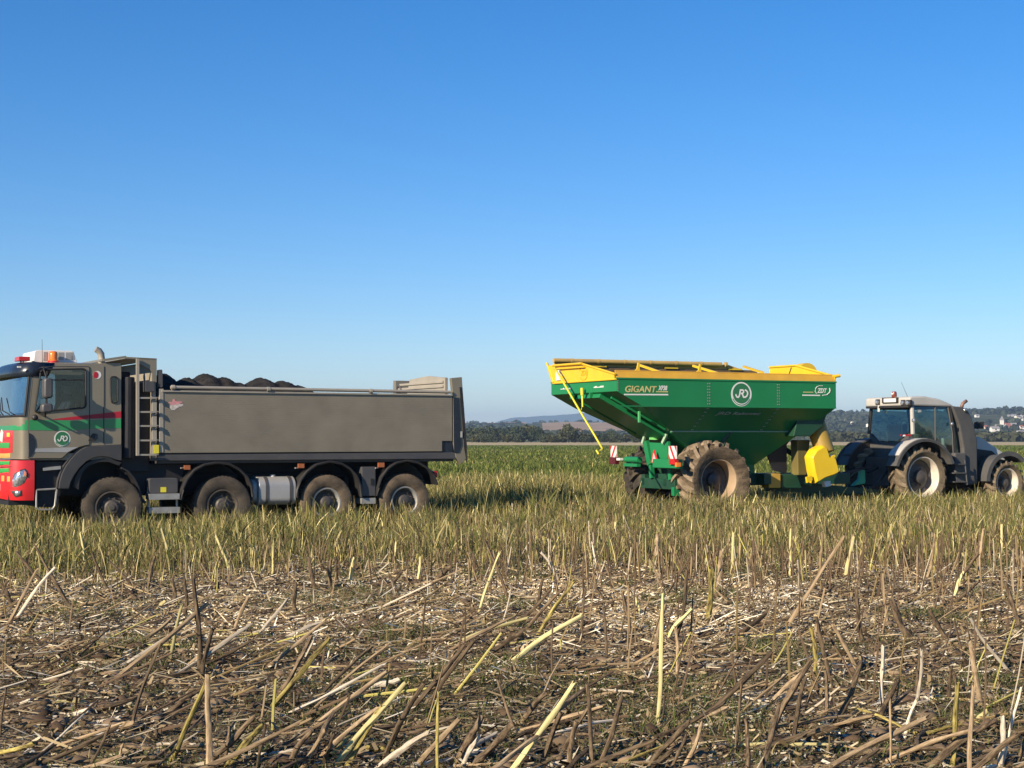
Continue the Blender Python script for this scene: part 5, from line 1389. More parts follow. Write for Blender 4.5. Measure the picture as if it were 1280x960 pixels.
# chassis
ch_ = MB()
for s_ in (-1, 1): ch_.box(XR + .3, 7.0, s_ * .5 - .08, s_ * .5 + .08, .72, .98)
ch_.box(XR + .3, XR + .5, -.95, .62, .66, .9)
ch_.tube([(2.55, -.9, .9), (2.55, .9, .9)], .12, 12); ch_.box(2.3, 2.8, -.6, .6, .8, 1.4)
for x_ in (2.1, 4.4): ch_.box(x_ - .1, x_ + .1, -.9, .9, .75, 1.0)
for s_ in (-1, 1): ch_.beam((2.9, s_ * .55, .95), (3.3, s_ * .98, z541), .1, .1)

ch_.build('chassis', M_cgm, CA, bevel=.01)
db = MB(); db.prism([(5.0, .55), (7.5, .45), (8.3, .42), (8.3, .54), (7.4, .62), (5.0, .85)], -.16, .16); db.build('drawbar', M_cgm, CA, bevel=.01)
jf = MB(); p0_, p1_ = C_(844, 609, -1.0), C_(846, 620, -1.0); jf.prism(roundpoly([(p0_[0] - .06, p0_[1]), (p0_[0] + .06, p0_[1]), (p1_[0] + .09, p1_[1]), (p1_[0] - .10, p1_[1])], .02), -1.05, -.93); jf.build('chock_foot', M_cg, CA)
js = MB(); jx, jz = FV.at(1075, 600, 0); q0 = C_(1075.5, 587.5, .1); q1 = C_(1075, 603, .1)
js.prism([(q0[0] - .05, q0[1]), (q0[0] + .07, q0[1]), (q0[0] + .07, q1[1] - .02), (q0[0] - .32, q1[1] - .08), (q0[0] - .1, q1[1] + .08)], .0, .1); js.build('parking_stand', paint('light_stand_green', (.03, .38, .20), .45), CA)
# wheels
wxc, wzc = C_(900.5, 600, CY + .1)
cw = make_wheel(CA, (wxc, -1.10, .88), .895, .92, .46, 'cart', M_mudtyre, M_rimc, M_disc, M_disc, 0, M_lug)
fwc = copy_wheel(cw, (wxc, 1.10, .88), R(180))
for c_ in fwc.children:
    if c_.name.startswith('tyre'): c_.data = c_.data.copy(); c_.data.materials[0] = M_tyre_t; c_.data.materials[1] = M_tyre_t   # far tyre and its lugs take the darker rubber
# auger housing, hatch housing and spout at the front
CYf = -1.0
au = MB(); a_, b_ = C_(1021, 526, CYf), C_(1026, 566, CYf); c2_ = C_(1008, 600, CYf)
au.tube([(a_[0] - .05, CYf + .15, a_[1] + .25), (b_[0] + .02, CYf - .14, b_[1] - .0)], .23, 20)
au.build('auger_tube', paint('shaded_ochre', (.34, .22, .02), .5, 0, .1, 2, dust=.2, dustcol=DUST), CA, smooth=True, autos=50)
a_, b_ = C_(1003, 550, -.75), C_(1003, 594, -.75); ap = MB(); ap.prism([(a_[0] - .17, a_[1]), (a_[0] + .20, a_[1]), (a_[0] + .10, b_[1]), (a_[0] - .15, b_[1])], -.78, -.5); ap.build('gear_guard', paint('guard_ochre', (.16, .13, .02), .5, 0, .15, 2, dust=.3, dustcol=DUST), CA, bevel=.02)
dp = MB(); dp.prism(CP([(960, 570), (991, 545.5), (983.5, 556), (983.5, 592), (967, 588)], -.55), -.55, -.50); dp.build('hatch_panel', M_chassis, CA)
ah = MB(); ah.prism(CP([(1000, 509.5), (1044, 509.5), (1033.5, 519), (1028.5, 533), (1013, 545.5), (992, 545.5)], -1.3), -1.3, -.3); ah.build('auger_housing', M_cgm, CA, bevel=.02)  # the dark green stands in for shade on the housing
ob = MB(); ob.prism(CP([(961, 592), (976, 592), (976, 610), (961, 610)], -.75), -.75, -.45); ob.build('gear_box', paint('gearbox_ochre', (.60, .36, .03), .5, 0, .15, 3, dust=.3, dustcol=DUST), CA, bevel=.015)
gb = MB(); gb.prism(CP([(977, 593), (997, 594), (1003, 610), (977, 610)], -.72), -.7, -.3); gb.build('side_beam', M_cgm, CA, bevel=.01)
spp = roundpoly(CP([(1014, 571), (1019.5, 562), (1029, 556.5), (1033, 557.5), (1037, 571.5), (1042, 570), (1045.3, 573), (1050, 591), (1044, 594.3), (1030.6, 598.7), (1020.8, 605), (1017, 590)], -1.35), .035, 3)
spm = MB(); nS = len(spp); cxs, czs = sum(a for a, b in spp) / nS, sum(b for a, b in spp) / nS; vs = []
for yy, sc in ((-1.34, .0), (-1.34, .88), (-1.32, .96), (-1.28, 1.0), (-1.08, 1.0), (-1.08, 0)):
    vs += [(cxs + (a - cxs) * sc, yy - (.03 if sc < .9 and yy < -1 else 0), czs + (b - czs) * sc) for a, b in spp]
fs = [(r_ * nS + k, r_ * nS + (k + 1) % nS, (r_ + 1) * nS + (k + 1) % nS, (r_ + 1) * nS + k) for r_ in range(5) for k in range(nS)]
spm.add(vs, fs); M_sy = paint('spout_yellow', (0.85, 0.56, 0.01), 0.4, 0, 0.06, 2, dust=0.05, dustcol=DUST, coat=.3)
spo = spm.build('spout', M_sy, CA, smooth=True, autos=35)
sl = MB(); a_, b_ = C_(1034, 557, -1.33), C_(1038.5, 571, -1.33); sl.tube([(a_[0], -1.0, a_[1]), (b_[0], -1.0, b_[1])], .05, 8); sl.prism(CP([(1038, 570), (1044.5, 568.5), (1044.5, 571.5), (1038.5, 573)], -1.34), -1.33, -1.0); sl.build('spout_lip', M_sy, spo)
sb2 = MB(); sb2.prism(CP([(1009, 596.5), (1015.5, 594.5), (1016.5, 600), (1010, 603.5)], -1.35), -1.33, -1.27); sb2.build('spout_bracket', M_sy, spo)
wb_ = MB(); wb_.prism(CP([(1029.5, 602), (1037.8, 601), (1038.2, 607.5), (1031, 609)], -1.2), -1.22, -1.1); wb_.build('sensor_box', M_white, CA, bevel=.01)
hs_ = MB()
for k in range(4):
    x0_ = 6.4 + k * .05; hs_.tube([(5.4, -.2 + k * .1, 1.6), (6.2, -.15 + k * .1, 1.2), (7.2, -.1 + k * .08, .95), (8.2, -.08 + k * .06, 1.15)], .018, 6)
hs_.build('hydraulic_hoses', M_black, CA, smooth=True)

# ================================================================== TRACTOR
VT = empty('tractor', trac_o, TH_V, 'white and dark grey tractor seen from behind, hitched in front of the grain cart', 'tractor')
M_vw = paint('tractor_white', (0.52, 0.505, 0.46), 0.42, 0, 0.06, 3, dust=0.15, dustcol=(.36, .30, .22))
M_vg = paint('tractor_dark_plastic', (0.080, 0.080, 0.080), 0.55, 0, 0.12, 4, dust=0.14, dustcol=(.22, .19, .15), spec=.3)
M_vb = paint('tractor_black', (0.014, 0.015, 0.018), 0.55, 0, 0.2, 4, dust=0.08, dustcol=DUST)
M_vglass = glass_mat('green_tinted_glass', (0.46, 0.64, 0.64), .03, power=3.0, base=.10)
M_vt = paint('tractor_tyre', (0.045, 0.040, 0.032), 0.85, 0, 0.2, 5, dust=0.75, dustcol=(.20, .155, .10), bump=.5, bscale=50, spec=.15)
M_vrim = paint('tractor_rim', (0.70, 0.63, 0.53), 0.45, 0.0, 0.1, 4, dust=0.2, dustcol=(.42, .31, .21))
M_vlug = paint('tractor_lugs', (0.09, 0.07, 0.05), 0.9, 0, 0.25, 7, dust=0.7, dustcol=(0.34, 0.26, 0.17), bump=0.6, bscale=40, spec=.1)
M_vdisc = paint('tractor_disc', (0.045, 0.045, 0.05), 0.5, 0.2, 0.2, 4, dust=0.3, dustcol=DUST)
WY = -1.15
def V_(px, py, y=WY): return FV.at(px, py, y)
def VP(pts, y=WY): return [FV.at(a, b, y) for a, b in pts]
wx, wz_ = V_(1157, 597.5); wz_ = .76
rw_ = make_wheel(VT, (wx, -.86, wz_), .785, .60, .49, 'tractor', M_vt, M_vrim, M_vdisc, M_vdisc, 0, M_vlug)
copy_wheel(rw_, (wx, .86, wz_), R(180))
fx, fz = V_(1261, 600, -1.05); fz = .58
fw_ = make_wheel(VT, (fx, -.82, fz), .60, .50, .36, 'tractor', M_vt, M_vrim, M_vdisc, M_vdisc, 0, M_vlug)
copy_wheel(fw_, (fx, .82, fz), R(180))
# cab frame: corners at floor, waist and roof
xr_, xm, xfv = V_(1140, 520, -.78)[0], V_(1168, 520, -.78)[0], V_(1188, 520, -.78)[0]
zroof = V_(1140, 508, -.78)[1]; zwaist = V_(1140, 542, -.78)[1]
zcab0 = wz_ + .15
hw = .78
yl = FV.atx(1096, 515, xr_)[0]
hwf = min(.80, max(.7, yl))
body_ = MB()
corn = {}
xrb = xr_ - .12
def quadpane(name, pts, parent=VT):
    n_ = len(pts); c_ = sum((Vector(p) for p in pts), Vector()) / n_
    nrm_ = (Vector(pts[1]) - c_).cross(Vector(pts[0]) - c_).normalized(); out_ = Vector((c_.x - 1.0, c_.y, 0)); nrm_ = nrm_ if nrm_.dot(out_) > 0 else -nrm_
    vs_ = [Vector(p) for p in pts] + [c_ + (Vector(p) - c_) * .6 + nrm_ * .02 for p in pts] + [c_ + nrm_ * .03]
    m_ = MB(); m_.add(vs_, [(k, (k + 1) % n_, n_ + (k + 1) % n_, n_ + k) for k in range(n_)] + [(n_ + k, n_ + (k + 1) % n_, 2 * n_) for k in range(n_)])
    return m_.build(name, M_vglass, parent, smooth=True)
# rear window, curved bottom
rwz = FV.atx(1118, 551, xr_ - .1)[1]
quadpane('rear_window', [(xr_ + .02, -hw + .04, zroof), (xr_ - .05, -hw + .06, zwaist + .05), (xr_ - .1, -.35, rwz), (xr_ - .1, .35, rwz), (xr_ - .05, hw - .06, zwaist + .05), (xr_ + .02, hw - .04, zroof)])
quadpane('side_window', [(xr_ + .07, -hw, zroof), (xr_ + .05, -hw - .02, zwaist), (xr_ + .3, -hw - .02, zwaist - .05), (xm - .03, -hw - .03, zwaist - .45), (xm, -hw, zroof)])
dr_ = quadpane('door_window', [(xm + .05, -hw, zroof), (xm + .03, -hw - .03, zwaist - .5), (xm + .25, -hw - .03, zcab0 + .1), (xfv + .12, -hw - .02, zcab0 + .15), (xfv + .10, -hw - .02, zwaist), (xfv - .04, -hw, zroof)])
for s_ in (1,): quadpane('side_window', [(xr_ + .07, hw, zroof), (xr_ + .05, hw + .02, zwaist), (xm, hw + .02, zwaist - .4), (xfv + .1, hw, zcab0 + .3), (xfv - .04, hw, zroof)])
quadpane('windscreen', [(xfv - .02, -hw + .05, zroof), (xfv + .14, -hw + .02, zwaist - .3), (xfv + .14, hw - .02, zwaist - .3), (xfv - .02, hw - .05, zroof)])
pl_ = MB(); a_, b_ = (xr_, -hw, zroof), (xr_ + .0, -hw - .02, zwaist - .02); pl_.beam(a_, b_, .07, .09); pl_.build('rear_pillar', M_vw, VT, bevel=.015)
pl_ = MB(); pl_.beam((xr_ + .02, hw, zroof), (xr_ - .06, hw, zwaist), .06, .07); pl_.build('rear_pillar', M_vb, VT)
pf = MB()
for s_ in (-1, 1):
    pf.tube([(xfv - .02, s_ * hw, zroof), (xfv + .10, s_ * (hw + .01), zwaist), (xfv + .14, s_ * (hw + .01), zcab0)], .04, 8)
pf.build('front_pillar', M_vb, VT)
pd = MB()
pd.tube([(xm + .02, -hw - .005, zroof), (xm + .0, -hw - .02, zwaist - .35), (xm + .18, -hw - .03, zcab0 + .15)], .022, 6); 
pd.tube([(xfv - .09, -hw - .01, zroof), (xfv + .03, -hw - .03, zwaist), (xfv + .06, -hw - .03, zcab0 + .1)], .025, 6)
pd.build('door_frame', M_vg, VT)
# roof
rfm = MB()
rtop = [V_(1096, 498.5, -.8), V_(1142, 497.5, -.8), V_(1160, 499, -.8), V_(1176, 503, -.8), V_(1185, 507.5, -.8)]
xs_r = xr_ - .12
prof = [(xs_r, zroof + .02), (xs_r, zroof + .22), (xs_r + .08, zroof + .25)] + [(V_(1150, 0, -.8)[0], zroof + .26), (V_(1168, 0, -.8)[0], zroof + .20), (V_(1182, 0, -.8)[0], zroof + .08), (xfv + .12, zroof + .0)]
rfm.prism(prof, -hw - .06, hw + .06)
rf_ = rfm.build('roof', M_vw, VT, bevel=.05)
def RX(px, py): return FV.atx(px, py, xs_r)
lpn = MB(); a_, b_ = RX(1104, 504), RX(1123.3, 496.6); lpn.box(xs_r - .04, xs_r - .005, b_[0], a_[0], a_[1], b_[1]); lp_o = lpn.build('plate_holder', M_vb, rf_)
lpn = MB(); a_, b_ = RX(1106.5, 503), RX(1121.5, 497.8); lpn.box(xs_r - .05, xs_r - .04, b_[0], a_[0], a_[1], b_[1]); lpn.build('number_plate', M_white, rf_)
rh = MB(); rh.box(xs_r - .03, xr_ + .02, -hw - .02, hw + .02, zroof - .03, zroof + .03); rh.build('roof_underside', M_vb, VT, bevel=.01)
for px, py in ((1129.3, 503.8), (1135.8, 503.8), (1097.5, 503)):
    y_, z_ = RX(px, py); l_ = MB(); l_.lathe([(0, -.03), (.05, -.025), (.06, 0), (.045, .08)], c=(xs_r - .04, y_, z_), n=14, axis='x'); lo = l_.build('work_lamp', M_lens, VT, smooth=True, autos=50)
    l_ = MB(); l_.box(xs_r - .03, xs_r + .06, y_ - .08, y_ + .08, z_ - .07, z_ + .08); l_.build('lamp_housing', M_vb, lo, bevel=.02)
y_, z_ = RX(1099.5, 510); l_ = MB(); l_.beam((xs_r - .02, y_ + .01, z_ + .07), (xs_r, y_ + .04, z_ - .09), .05, .05); l_.build('clearance_lamp', M_white, VT)
p = V_(1143.8, 525.5, -.95); l_ = MB(); l_.lathe([(0, -.03), (.045, -.02), (.05, .02)], c=(p[0] - .05, -.95, p[1]), n=12, axis='x'); lo = l_.build('side_lamp', M_lens, VT, smooth=True); l_ = MB(); l_.tube([(p[0], -.95, p[1]), (xr_, -.8, p[1] - .04)], .015, 6); l_.build('lamp_arm', M_vb, lo)
p = V_(1149, 514, -.82); l_ = MB(); l_.box(p[0] - .04, p[0] + .04, -.86, -.80, p[1] - .04, p[1] + .04); l_.build('work_lamp', M_lens, VT, bevel=.01)
bcn = MB(); y_, z_ = RX(1114, 496.8); bcn.lathe([(.05, 0), (.065, .02), (.065, .12), (.05, .17), (0, .18)], c=(xs_r + .1, y_, z_ - .02), n=18, axis='z'); bo_ = bcn.build('beacon', paint('dark_beacon', (.22, .05, .03), .3), VT, smooth=True, autos=50)
l_ = MB(); l_.lathe([(0, -.02), (.025, -.01), (.03, .01)], c=(xs_r + .035, y_, z_ + .09), n=10, axis='x'); l_.build('beacon_glint', M_white, bo_)
an = MB(); an.tube([(xs_r + .3, RX(1124, 497)[0], zroof + .2), (xs_r + .2, RX(1119, 480)[0], zroof + .62)], [.006, .003], 5); an.build('antenna', M_vb, VT)
# interior
ti = MB(); ti.box(xr_ + .05, xfv + .1, -.7, .7, zcab0 - .05, zcab0 + .1); ti.box(xr_ + .12, xr_ + .3, -.28, .28, zcab0 + .5, zroof - .45); ti.box(xr_ + .12, xr_ + .7, -.28, .28, zcab0 + .45, zcab0 + .6); ti.box(xfv - .15, xfv + .05, -.3, .3, zcab0 + .1, zwaist - .1)
ti.build('seat_and_console', M_vb, VT, bevel=.03)
hdl = MB(); hdl.box(xr_ - .0, xfv, -hw + .05, hw - .05, zroof - .06, zroof); hdl.build('headliner', M_vb, VT)
# rear fenders
def fender(yo, yi, white=True):
    angs = np.linspace(R(163), R(20), 18); rr1 = .90
    path = [(wx + rr1 * math.cos(a) * (1.02 if math.cos(a) > 0 else 1.06), wz_ + .02 + rr1 * math.sin(a)) for a in angs]
    s_ = -1 if yo < 0 else 1
    m_ = MB(); m_.band(path, min(yo, yi), max(yo, yi), -.035); m_.band([(a, b - .012) for a, b in path], min(yo, yo - s_ * .04), max(yo, yo - s_ * .04), .05)
    o = m_.build('rear_fender', M_vg, VT, smooth=True, autos=45)
    return o, path
f1, pth = fender(-1.19, -.74); f2_, _ = fender(1.19, .74)
ov = MB(); up = [(a + (a - wx) * .05, b + (b - wz_) * .05) for a, b in pth[2:15]]; ov.band(up, -1.13, -.74, -.04); ov.build('fender_cover', M_vw, f1, smooth=True, autos=45)
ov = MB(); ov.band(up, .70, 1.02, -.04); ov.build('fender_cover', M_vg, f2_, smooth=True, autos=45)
inn = MB(); inn.prism(pth + [(wx + .75, zcab0 - .1), (wx - .8, zcab0 - .1)], -.76, -.72); inn.build('fender_side', M_vb, f1)
inn = MB(); inn.prism(pth + [(wx + .75, zcab0 - .1), (wx - .8, zcab0 - .1)], .72, .76); inn.build('fender_side', M_vb, f2_)
tl = MB(); q_ = V_(1131, 543.5, -.9); tl.box(q_[0] - .08, q_[0] + .12, -1.0, -.82, q_[1] - .035, q_[1] + .01); tlo = tl.build('tail_lamp', M_redlens, VT, bevel=.015)
tl = MB(); tl.box(q_[0] - .11, q_[0] - .05, -1.0, -.93, q_[1] - .04, q_[1] + .0); tl.build('reverse_lamp', M_white, tlo, bevel=.01)
cw_ = MB(); cw_.prism_x([(-.74, zwaist), (-.4, rwz - .02), (.4, rwz - .02), (.74, zwaist), (.74, .6), (-.74, .6)], xr_ - .08, xr_ + .05); cw_.build('rear_wall', M_vg, VT)
# hitch and rear axle
hi = MB(); hi.box(wx - .55, wx + .5, -.45, .45, .45, 1.25); hi.tube([(wx, -.9, wz_), (wx, .9, wz_)], .17, 14)
for s_ in (-1, 1): hi.beam((wx - .45, s_ * .3, .5), (wx - 1.15, s_ * .42, .48), .07, .10); hi.tube([(wx - .3, s_ * .45, 1.25), (wx - 1.0, s_ * .42, .5)], .035, 8)
hi.tube([(wx - .5, 0, 1.0), (wx - .9, 0, .85)], .04, 8); hi.box(wx - 1.0, wx - .4, -.14, .14, .38, .5)
hi.build('rear_hitch', M_vb, VT, bevel=.015)
# exhaust cover at the front corner of the cab, engine hood
ec = MB(); P_ = VP([(1190, 507.5), (1203, 508.5), (1209, 511), (1214, 520), (1218.5, 533), (1222, 550), (1222.5, 606), (1206, 606), (1204.5, 560), (1199, 530)], -.86)
ec.prism(P_, -.86, -.55); ec.build('exhaust_cover', M_vg, VT, bevel=.04)
ec = MB(); a_, b_, c_ = V_(1203.5, 510, -.8), V_(1205, 504.5, -.8), V_(1209, 501, -.8); ec.tube([(a_[0], -.75, a_[1]), (b_[0], -.75, b_[1]), (c_[0] + .02, -.75, c_[1])], .045, 10); ec.build('exhaust_tip', paint('rusty_pipe', (.28, .16, .11), .6, .3), VT, smooth=True)
for px, py in ((1206.5, 512.5), (1190.5, 530)):
    p = V_(px, py, -.9); l_ = MB(); l_.lathe([(0, -.02), (.04, -.015), (.045, .02)], c=(p[0], -.9, p[1]), n=12, axis='y'); l_.build('work_lamp', M_lens, VT, smooth=True)
mr_ = MB(); p = V_(1224, 532, -.5); mr_.box(p[0] - .04, p[0] + .12, -.55, -.35, p[1] - .08, p[1] + .10); mr_.tube([(p[0], -.5, p[1]), (p[0] - .4, -.5, p[1] - .0)], .02, 6); mr_.build('mirror', M_vb, VT, bevel=.02)
hd_ = MB(); hx0 = xfv + .1; hp2 = [(hx0, .75), (hx0, 1.74), (V_(1226, 546, -.42)[0], V_(1226, 546, -.42)[1]), (V_(1240, 557, -.42)[0], V_(1240, 555, -.42)[1]), (V_(1256, 568, -.42)[0], V_(1252, 566, -.42)[1]), (fx + .75, 1.05), (fx + .75, .75)]
hd_.prism(hp2, -.40, .40); hd_.build('hood', M_vw, VT, bevel=.05)
hg = MB(); hg.prism([(hx0 + .1, .85), (hx0 + .1, 1.55), (hp2[3][0], hp2[3][1] - .18), (hp2[4][0] - .1, hp2[4][1] - .2), (hp2[4][0], .85)], -.42, -.402); hg.build('hood_grille', M_vb, VT)
eg = MB(); eg.box(hx0 - .3, fx + .7, -.3, .3, .45, .95); eg.tube([(fx, -.8, fz), (fx, .8, fz)], .11, 10); eg.build('engine_block', M_vb, VT, bevel=.02)
tkk = MB(); tkk.prism(roundpoly(VP([(1192, 566), (1206, 566), (1206, 601), (1193, 604)], -.9), .05), -.95, -.35); tkk.build('fuel_tank', M_vg, VT, bevel=.03)
stp = MB()
for k, py in enumerate((580, 591, 602)): p = V_(1197, py, -1.0); stp.box(p[0] - .18, p[0] + .2, -1.08, -.9, p[1] - .02, p[1] + .01)
a_, b_ = V_(1206, 575, -1.05), V_(1209, 606, -1.05); stp.tube([(a_[0], -1.05, a_[1]), (b_[0], -1.05, b_[1])], .018, 6); stp.build('steps', M_vg, VT)
gr_ = MB(); a_ = V_(1182, 566, -1.0); gr_.tube([(V_(1178, 559, -1.0)[0], -1.0, V_(1178, 559)[1]), (V_(1186, 568, -1.0)[0], -1.02, V_(1186, 568)[1]), (V_(1192, 579, -1.0)[0], -1.02, V_(1192, 579)[1])], .02, 6); gr_.build('grab_rail', M_steel, VT, smooth=True)
def ffender(yo, yi):
    angs = np.linspace(R(178), R(48), 16); rr1 = .70
    path = [(fx + rr1 * math.cos(a), fz + .02 + rr1 * math.sin(a)) for a in angs]
    m_ = MB(); m_.band(path, min(yo, yi), max(yo, yi), -.03); y0 = yo; m_.band([(a, b) for a, b in path], min(y0, y0 + .03 if yo < 0 else y0 - .03), max(y0, y0 + .03 if yo < 0 else y0), .09)
    m_.build('front_fender', M_vg, VT, smooth=True, autos=45)
ffender(-1.08, -.58); ffender(1.08, .58)

# ================================================================== PLANTS, LITTER AND STALKS
def in_vehicle(X, Y, pad=0.0):
    k = np.zeros(len(X), bool)
    for o, th, x0, x1, yh in ((truck_o, TH_T, -1.8, 7.0, 1.3), (cart_o, TH_C, 1.3, 8.2, 1.65), (trac_o, TH_V, -1.6, 3.6, 1.25)):
        dx, dy = X - o.x, Y - o.y; c, s = math.cos(th), math.sin(th)
        lx, ly = dx * c + dy * s, -dx * s + dy * c
        k |= (lx > x0 - pad) & (lx < x1 + pad) & (np.abs(ly) < yh + pad)
    return k
def scatter(n, Y0, Y1, spread=0.42, seed=0, side=3.0):
    r = np.random.default_rng(seed)
    Y = np.sqrt(r.uniform(Y0 ** 2, Y1 ** 2, n)); X = r.uniform(-1, 1, n) * (spread * Y + side)
    return X, Y, r
def edge_Y(X):
    """where the tall weeds begin: nearer on the left"""
    return 20.4 + 1.5 * np.tanh((X + 2) / 3) + 2.0 * fnoise(X, X * 0 + 3, 2.6, 11) + .8 * fnoise(X, X * 0 + 5, .7, 12) 

def blades(name, X, Y, H, lean, width, col, r, droop=0.3, head=None, label=None, cat=None, z0=None, mat=None):
    """tapered bent ribbons, three segments each; head widens the last third into a seed head"""
    n = len(X); az = r.uniform(0, 6.283, n); fa = r.uniform(0, 3.1416, n)
    Z = ground_z(X, Y) - 0.01 if z0 is None else z0
    base = np.stack([X, Y, Z], 1)
    dirh = np.stack([np.cos(az), np.sin(az), np.zeros(n)], 1); side = np.stack([np.cos(fa), np.sin(fa), np.zeros(n)], 1)
    ts = np.array([0, .4, .75, 1.0]); wd = np.array([1, .9, .65, .12])
    vs = []
    for i, t in enumerate(ts):
        w = wd[i] * width
        if head is not None and i == 2: w = np.where(head, width * 2.4, w)
        if head is not None and i == 3: w = np.where(head, width * 1.0, w)
        c = base + dirh * (lean * H * t ** 1.6)[:, None] + np.stack([np.zeros(n), np.zeros(n), H * (t - droop * lean * t ** 3)], 1)
        vs += [c - side * (w / 2)[:, None], c + side * (w / 2)[:, None]]
    V = np.stack(vs, 1).reshape(-1, 3); b = (np.arange(n) * 8)[:, None]
    F = np.concatenate([b + [0, 1, 3, 2], b + [2, 3, 5, 4], b + [4, 5, 7, 6]], 0)
    o = link_mesh(name, np_mesh(name, V, F, mat or M_leaf, np.repeat(col, 8, axis=0)))
    return tag(o, label, cat, kind='stuff')
def pick(r, n, cols, probs):
    c = np.array(cols)[r.choice(len(cols), n, p=probs)]
    return c * r.uniform(0.65, 1.35, n)[:, None]
GREENS = [(0.150, 0.165, 0.045), (0.080, 0.098, 0.026), (0.27, 0.24, 0.075), (0.50, 0.40, 0.17), (0.22, 0.165, 0.080), (0.70, 0.60, 0.28)]

# weed band the vehicles stand in
X, Y, r = scatter(640000, 17.5, 50, seed=21)
dens = fnoise(X, Y, 1.4, 31) + 0.6 * fnoise(X, Y, 0.5, 33)
fall = sstep((Y - edge_Y(X) + 2.2) / 5.5)
k = (r.random(len(X)) < fall ** 1.5) & (dens > -0.30 - .35 * fall) & ~in_vehicle(X, Y, -0.15)
X, Y, dens = X[k], Y[k], dens[k]; n = len(X)
edge = np.clip((Y - edge_Y(X)) / 3.0, -.8, 1)
tall = 0.26 + 0.10 * edge + 0.13 * (r.random(n) ** 2) + 0.10 * fnoise(X, Y, 2.2, 35)
gap = np.exp(-((X - 0.3) / 2.6) ** 2) * (Y > 31) * 0.22
H = np.clip((tall + gap) * r.uniform(.4, 1.3, n) * np.clip(1 + .75 * fnoise(X, Y, .55, 39), .35, 1.6), .06, 0.95)
dry = np.clip(0.5 + 0.5 * fnoise(X, Y, 4, 37), 0, 1)
prob = r.random(n)
col = np.where((prob < 0.42 + 0.2 * dry)[:, None], pick(r, n, GREENS[2:], [.35, .25, .25, .15]), pick(r, n, GREENS[:3], [.5, .3, .2]))
blades('tall_weeds', X, Y, H, np.where(r.random(n) < .25, r.uniform(.6, 1.5, n), r.uniform(0.05, 0.6, n)), np.exp(r.uniform(np.log(.003), np.log(.013), n)), col, r, head=r.random(n) < .34, label='tall dry and green weeds growing round the wheels', cat='weeds')

# stiff dead stems standing among the weeds
X, Y, r = scatter(60000, 18.5, 48, seed=121)
k = (r.random(len(X)) < sstep((Y - edge_Y(X) + 2.5) / 4)) & ~in_vehicle(X, Y, -.1) & (fnoise(X, Y, 1.0, 122) > -.1)
X, Y = X[k], Y[k]; n = len(X)
col = pick(r, n, [(0.075, 0.052, 0.032), (0.22, 0.155, 0.085), (0.55, 0.45, 0.22), (0.62, 0.56, 0.22)], [.35, .35, .18, .12])
blades('dead_stems', X, Y, r.uniform(.18, .55, n), r.uniform(0, .35, n), r.uniform(.006, .016, n), col, r, droop=.1, label='stiff dead stems standing among the weeds', cat='stems', mat=M_dry)

# green crop beyond the vehicles
X, Y, r = scatter(330000, 44, 170, seed=22, spread=0.37)
k = fnoise(X * .3, Y, 6, 41) > -0.5
X, Y = X[k], Y[k]; n = len(X)
H = (0.42 + 0.30 * fnoise(X * .3, Y, 7, 43)) * r.uniform(.6, 1.2, n) * (1 + np.where(Y < 60, .1, 0)); H = np.clip(H, .12, 1)
t = np.clip((Y - 44) / 22, 0, 1); pr = r.random(n)
stre = fnoise(X * .25, Y, 9, 47)
col = np.where((pr > t * 0.97 - 0.10 * (stre > 0.25))[:, None], pick(r, n, GREENS[2:], [.3, .3, .2, .2]), pick(r, n, [(0.125, 0.160, 0.034), (0.185, 0.205, 0.048), (0.072, 0.100, 0.024)], [.4, .35, .25]))
blades('green_field_plants', X, Y, H, r.uniform(0.1, 0.8, n), r.uniform(.03, .075, n) * (0.7 + Y / 120), col, r, label='low green plants covering the field behind the vehicles', cat='plants')
X, Y, r = scatter(120000, 165, 345, seed=23, spread=0.36)
n = len(X); H = np.clip((0.42 + 0.35 * fnoise(X * .3, Y, 16, 44)) * r.uniform(.6, 1.2, n), .1, 1.1) * np.interp(Y, [165, 345], [1, .35])
col = pick(r, n, [(0.090, 0.130, 0.030), (0.125, 0.16, 0.042), (0.18, 0.18, 0.07)], [.5, .35, .15])
blades('far_field_plants', X, Y, H, r.uniform(0.1, 0.8, n), r.uniform(.15, .3, n), col, r, label='distant green plants of the far half of the field', cat='plants')

# foreground: small green weeds in patches
X, Y, r = scatter(280000, 6.5, 23, seed=24)
gnoise = fnoise(X, Y, 1.1, 51) + 0.5 * fnoise(X, Y, 0.35, 52)
wt = np.interp(Y, [6.5, 10.5, 12.5, 15, 19, 23], [0.20, 0.18, 0.02, -.30, -.15, 0.3])
k = gnoise + wt > -0.08 + 0.34 * r.random(len(X))
X, Y = X[k], Y[k]; n = len(X)
col = pick(r, n, [(0.085, 0.115, 0.028), (0.13, 0.15, 0.045), (0.05, 0.07, 0.02), (0.34, 0.27, 0.13)], [.33, .27, .15, .25])
blades('green_weeds', X, Y, r.uniform(.03, .12, n) * np.interp(gnoise[k], [0, .8], [.8, 1.9]), r.uniform(.2, 1.3, n), r.uniform(.003, .009, n), col, r, droop=.5, label='small green weeds sprouting in patches between the stalks', cat='weeds')

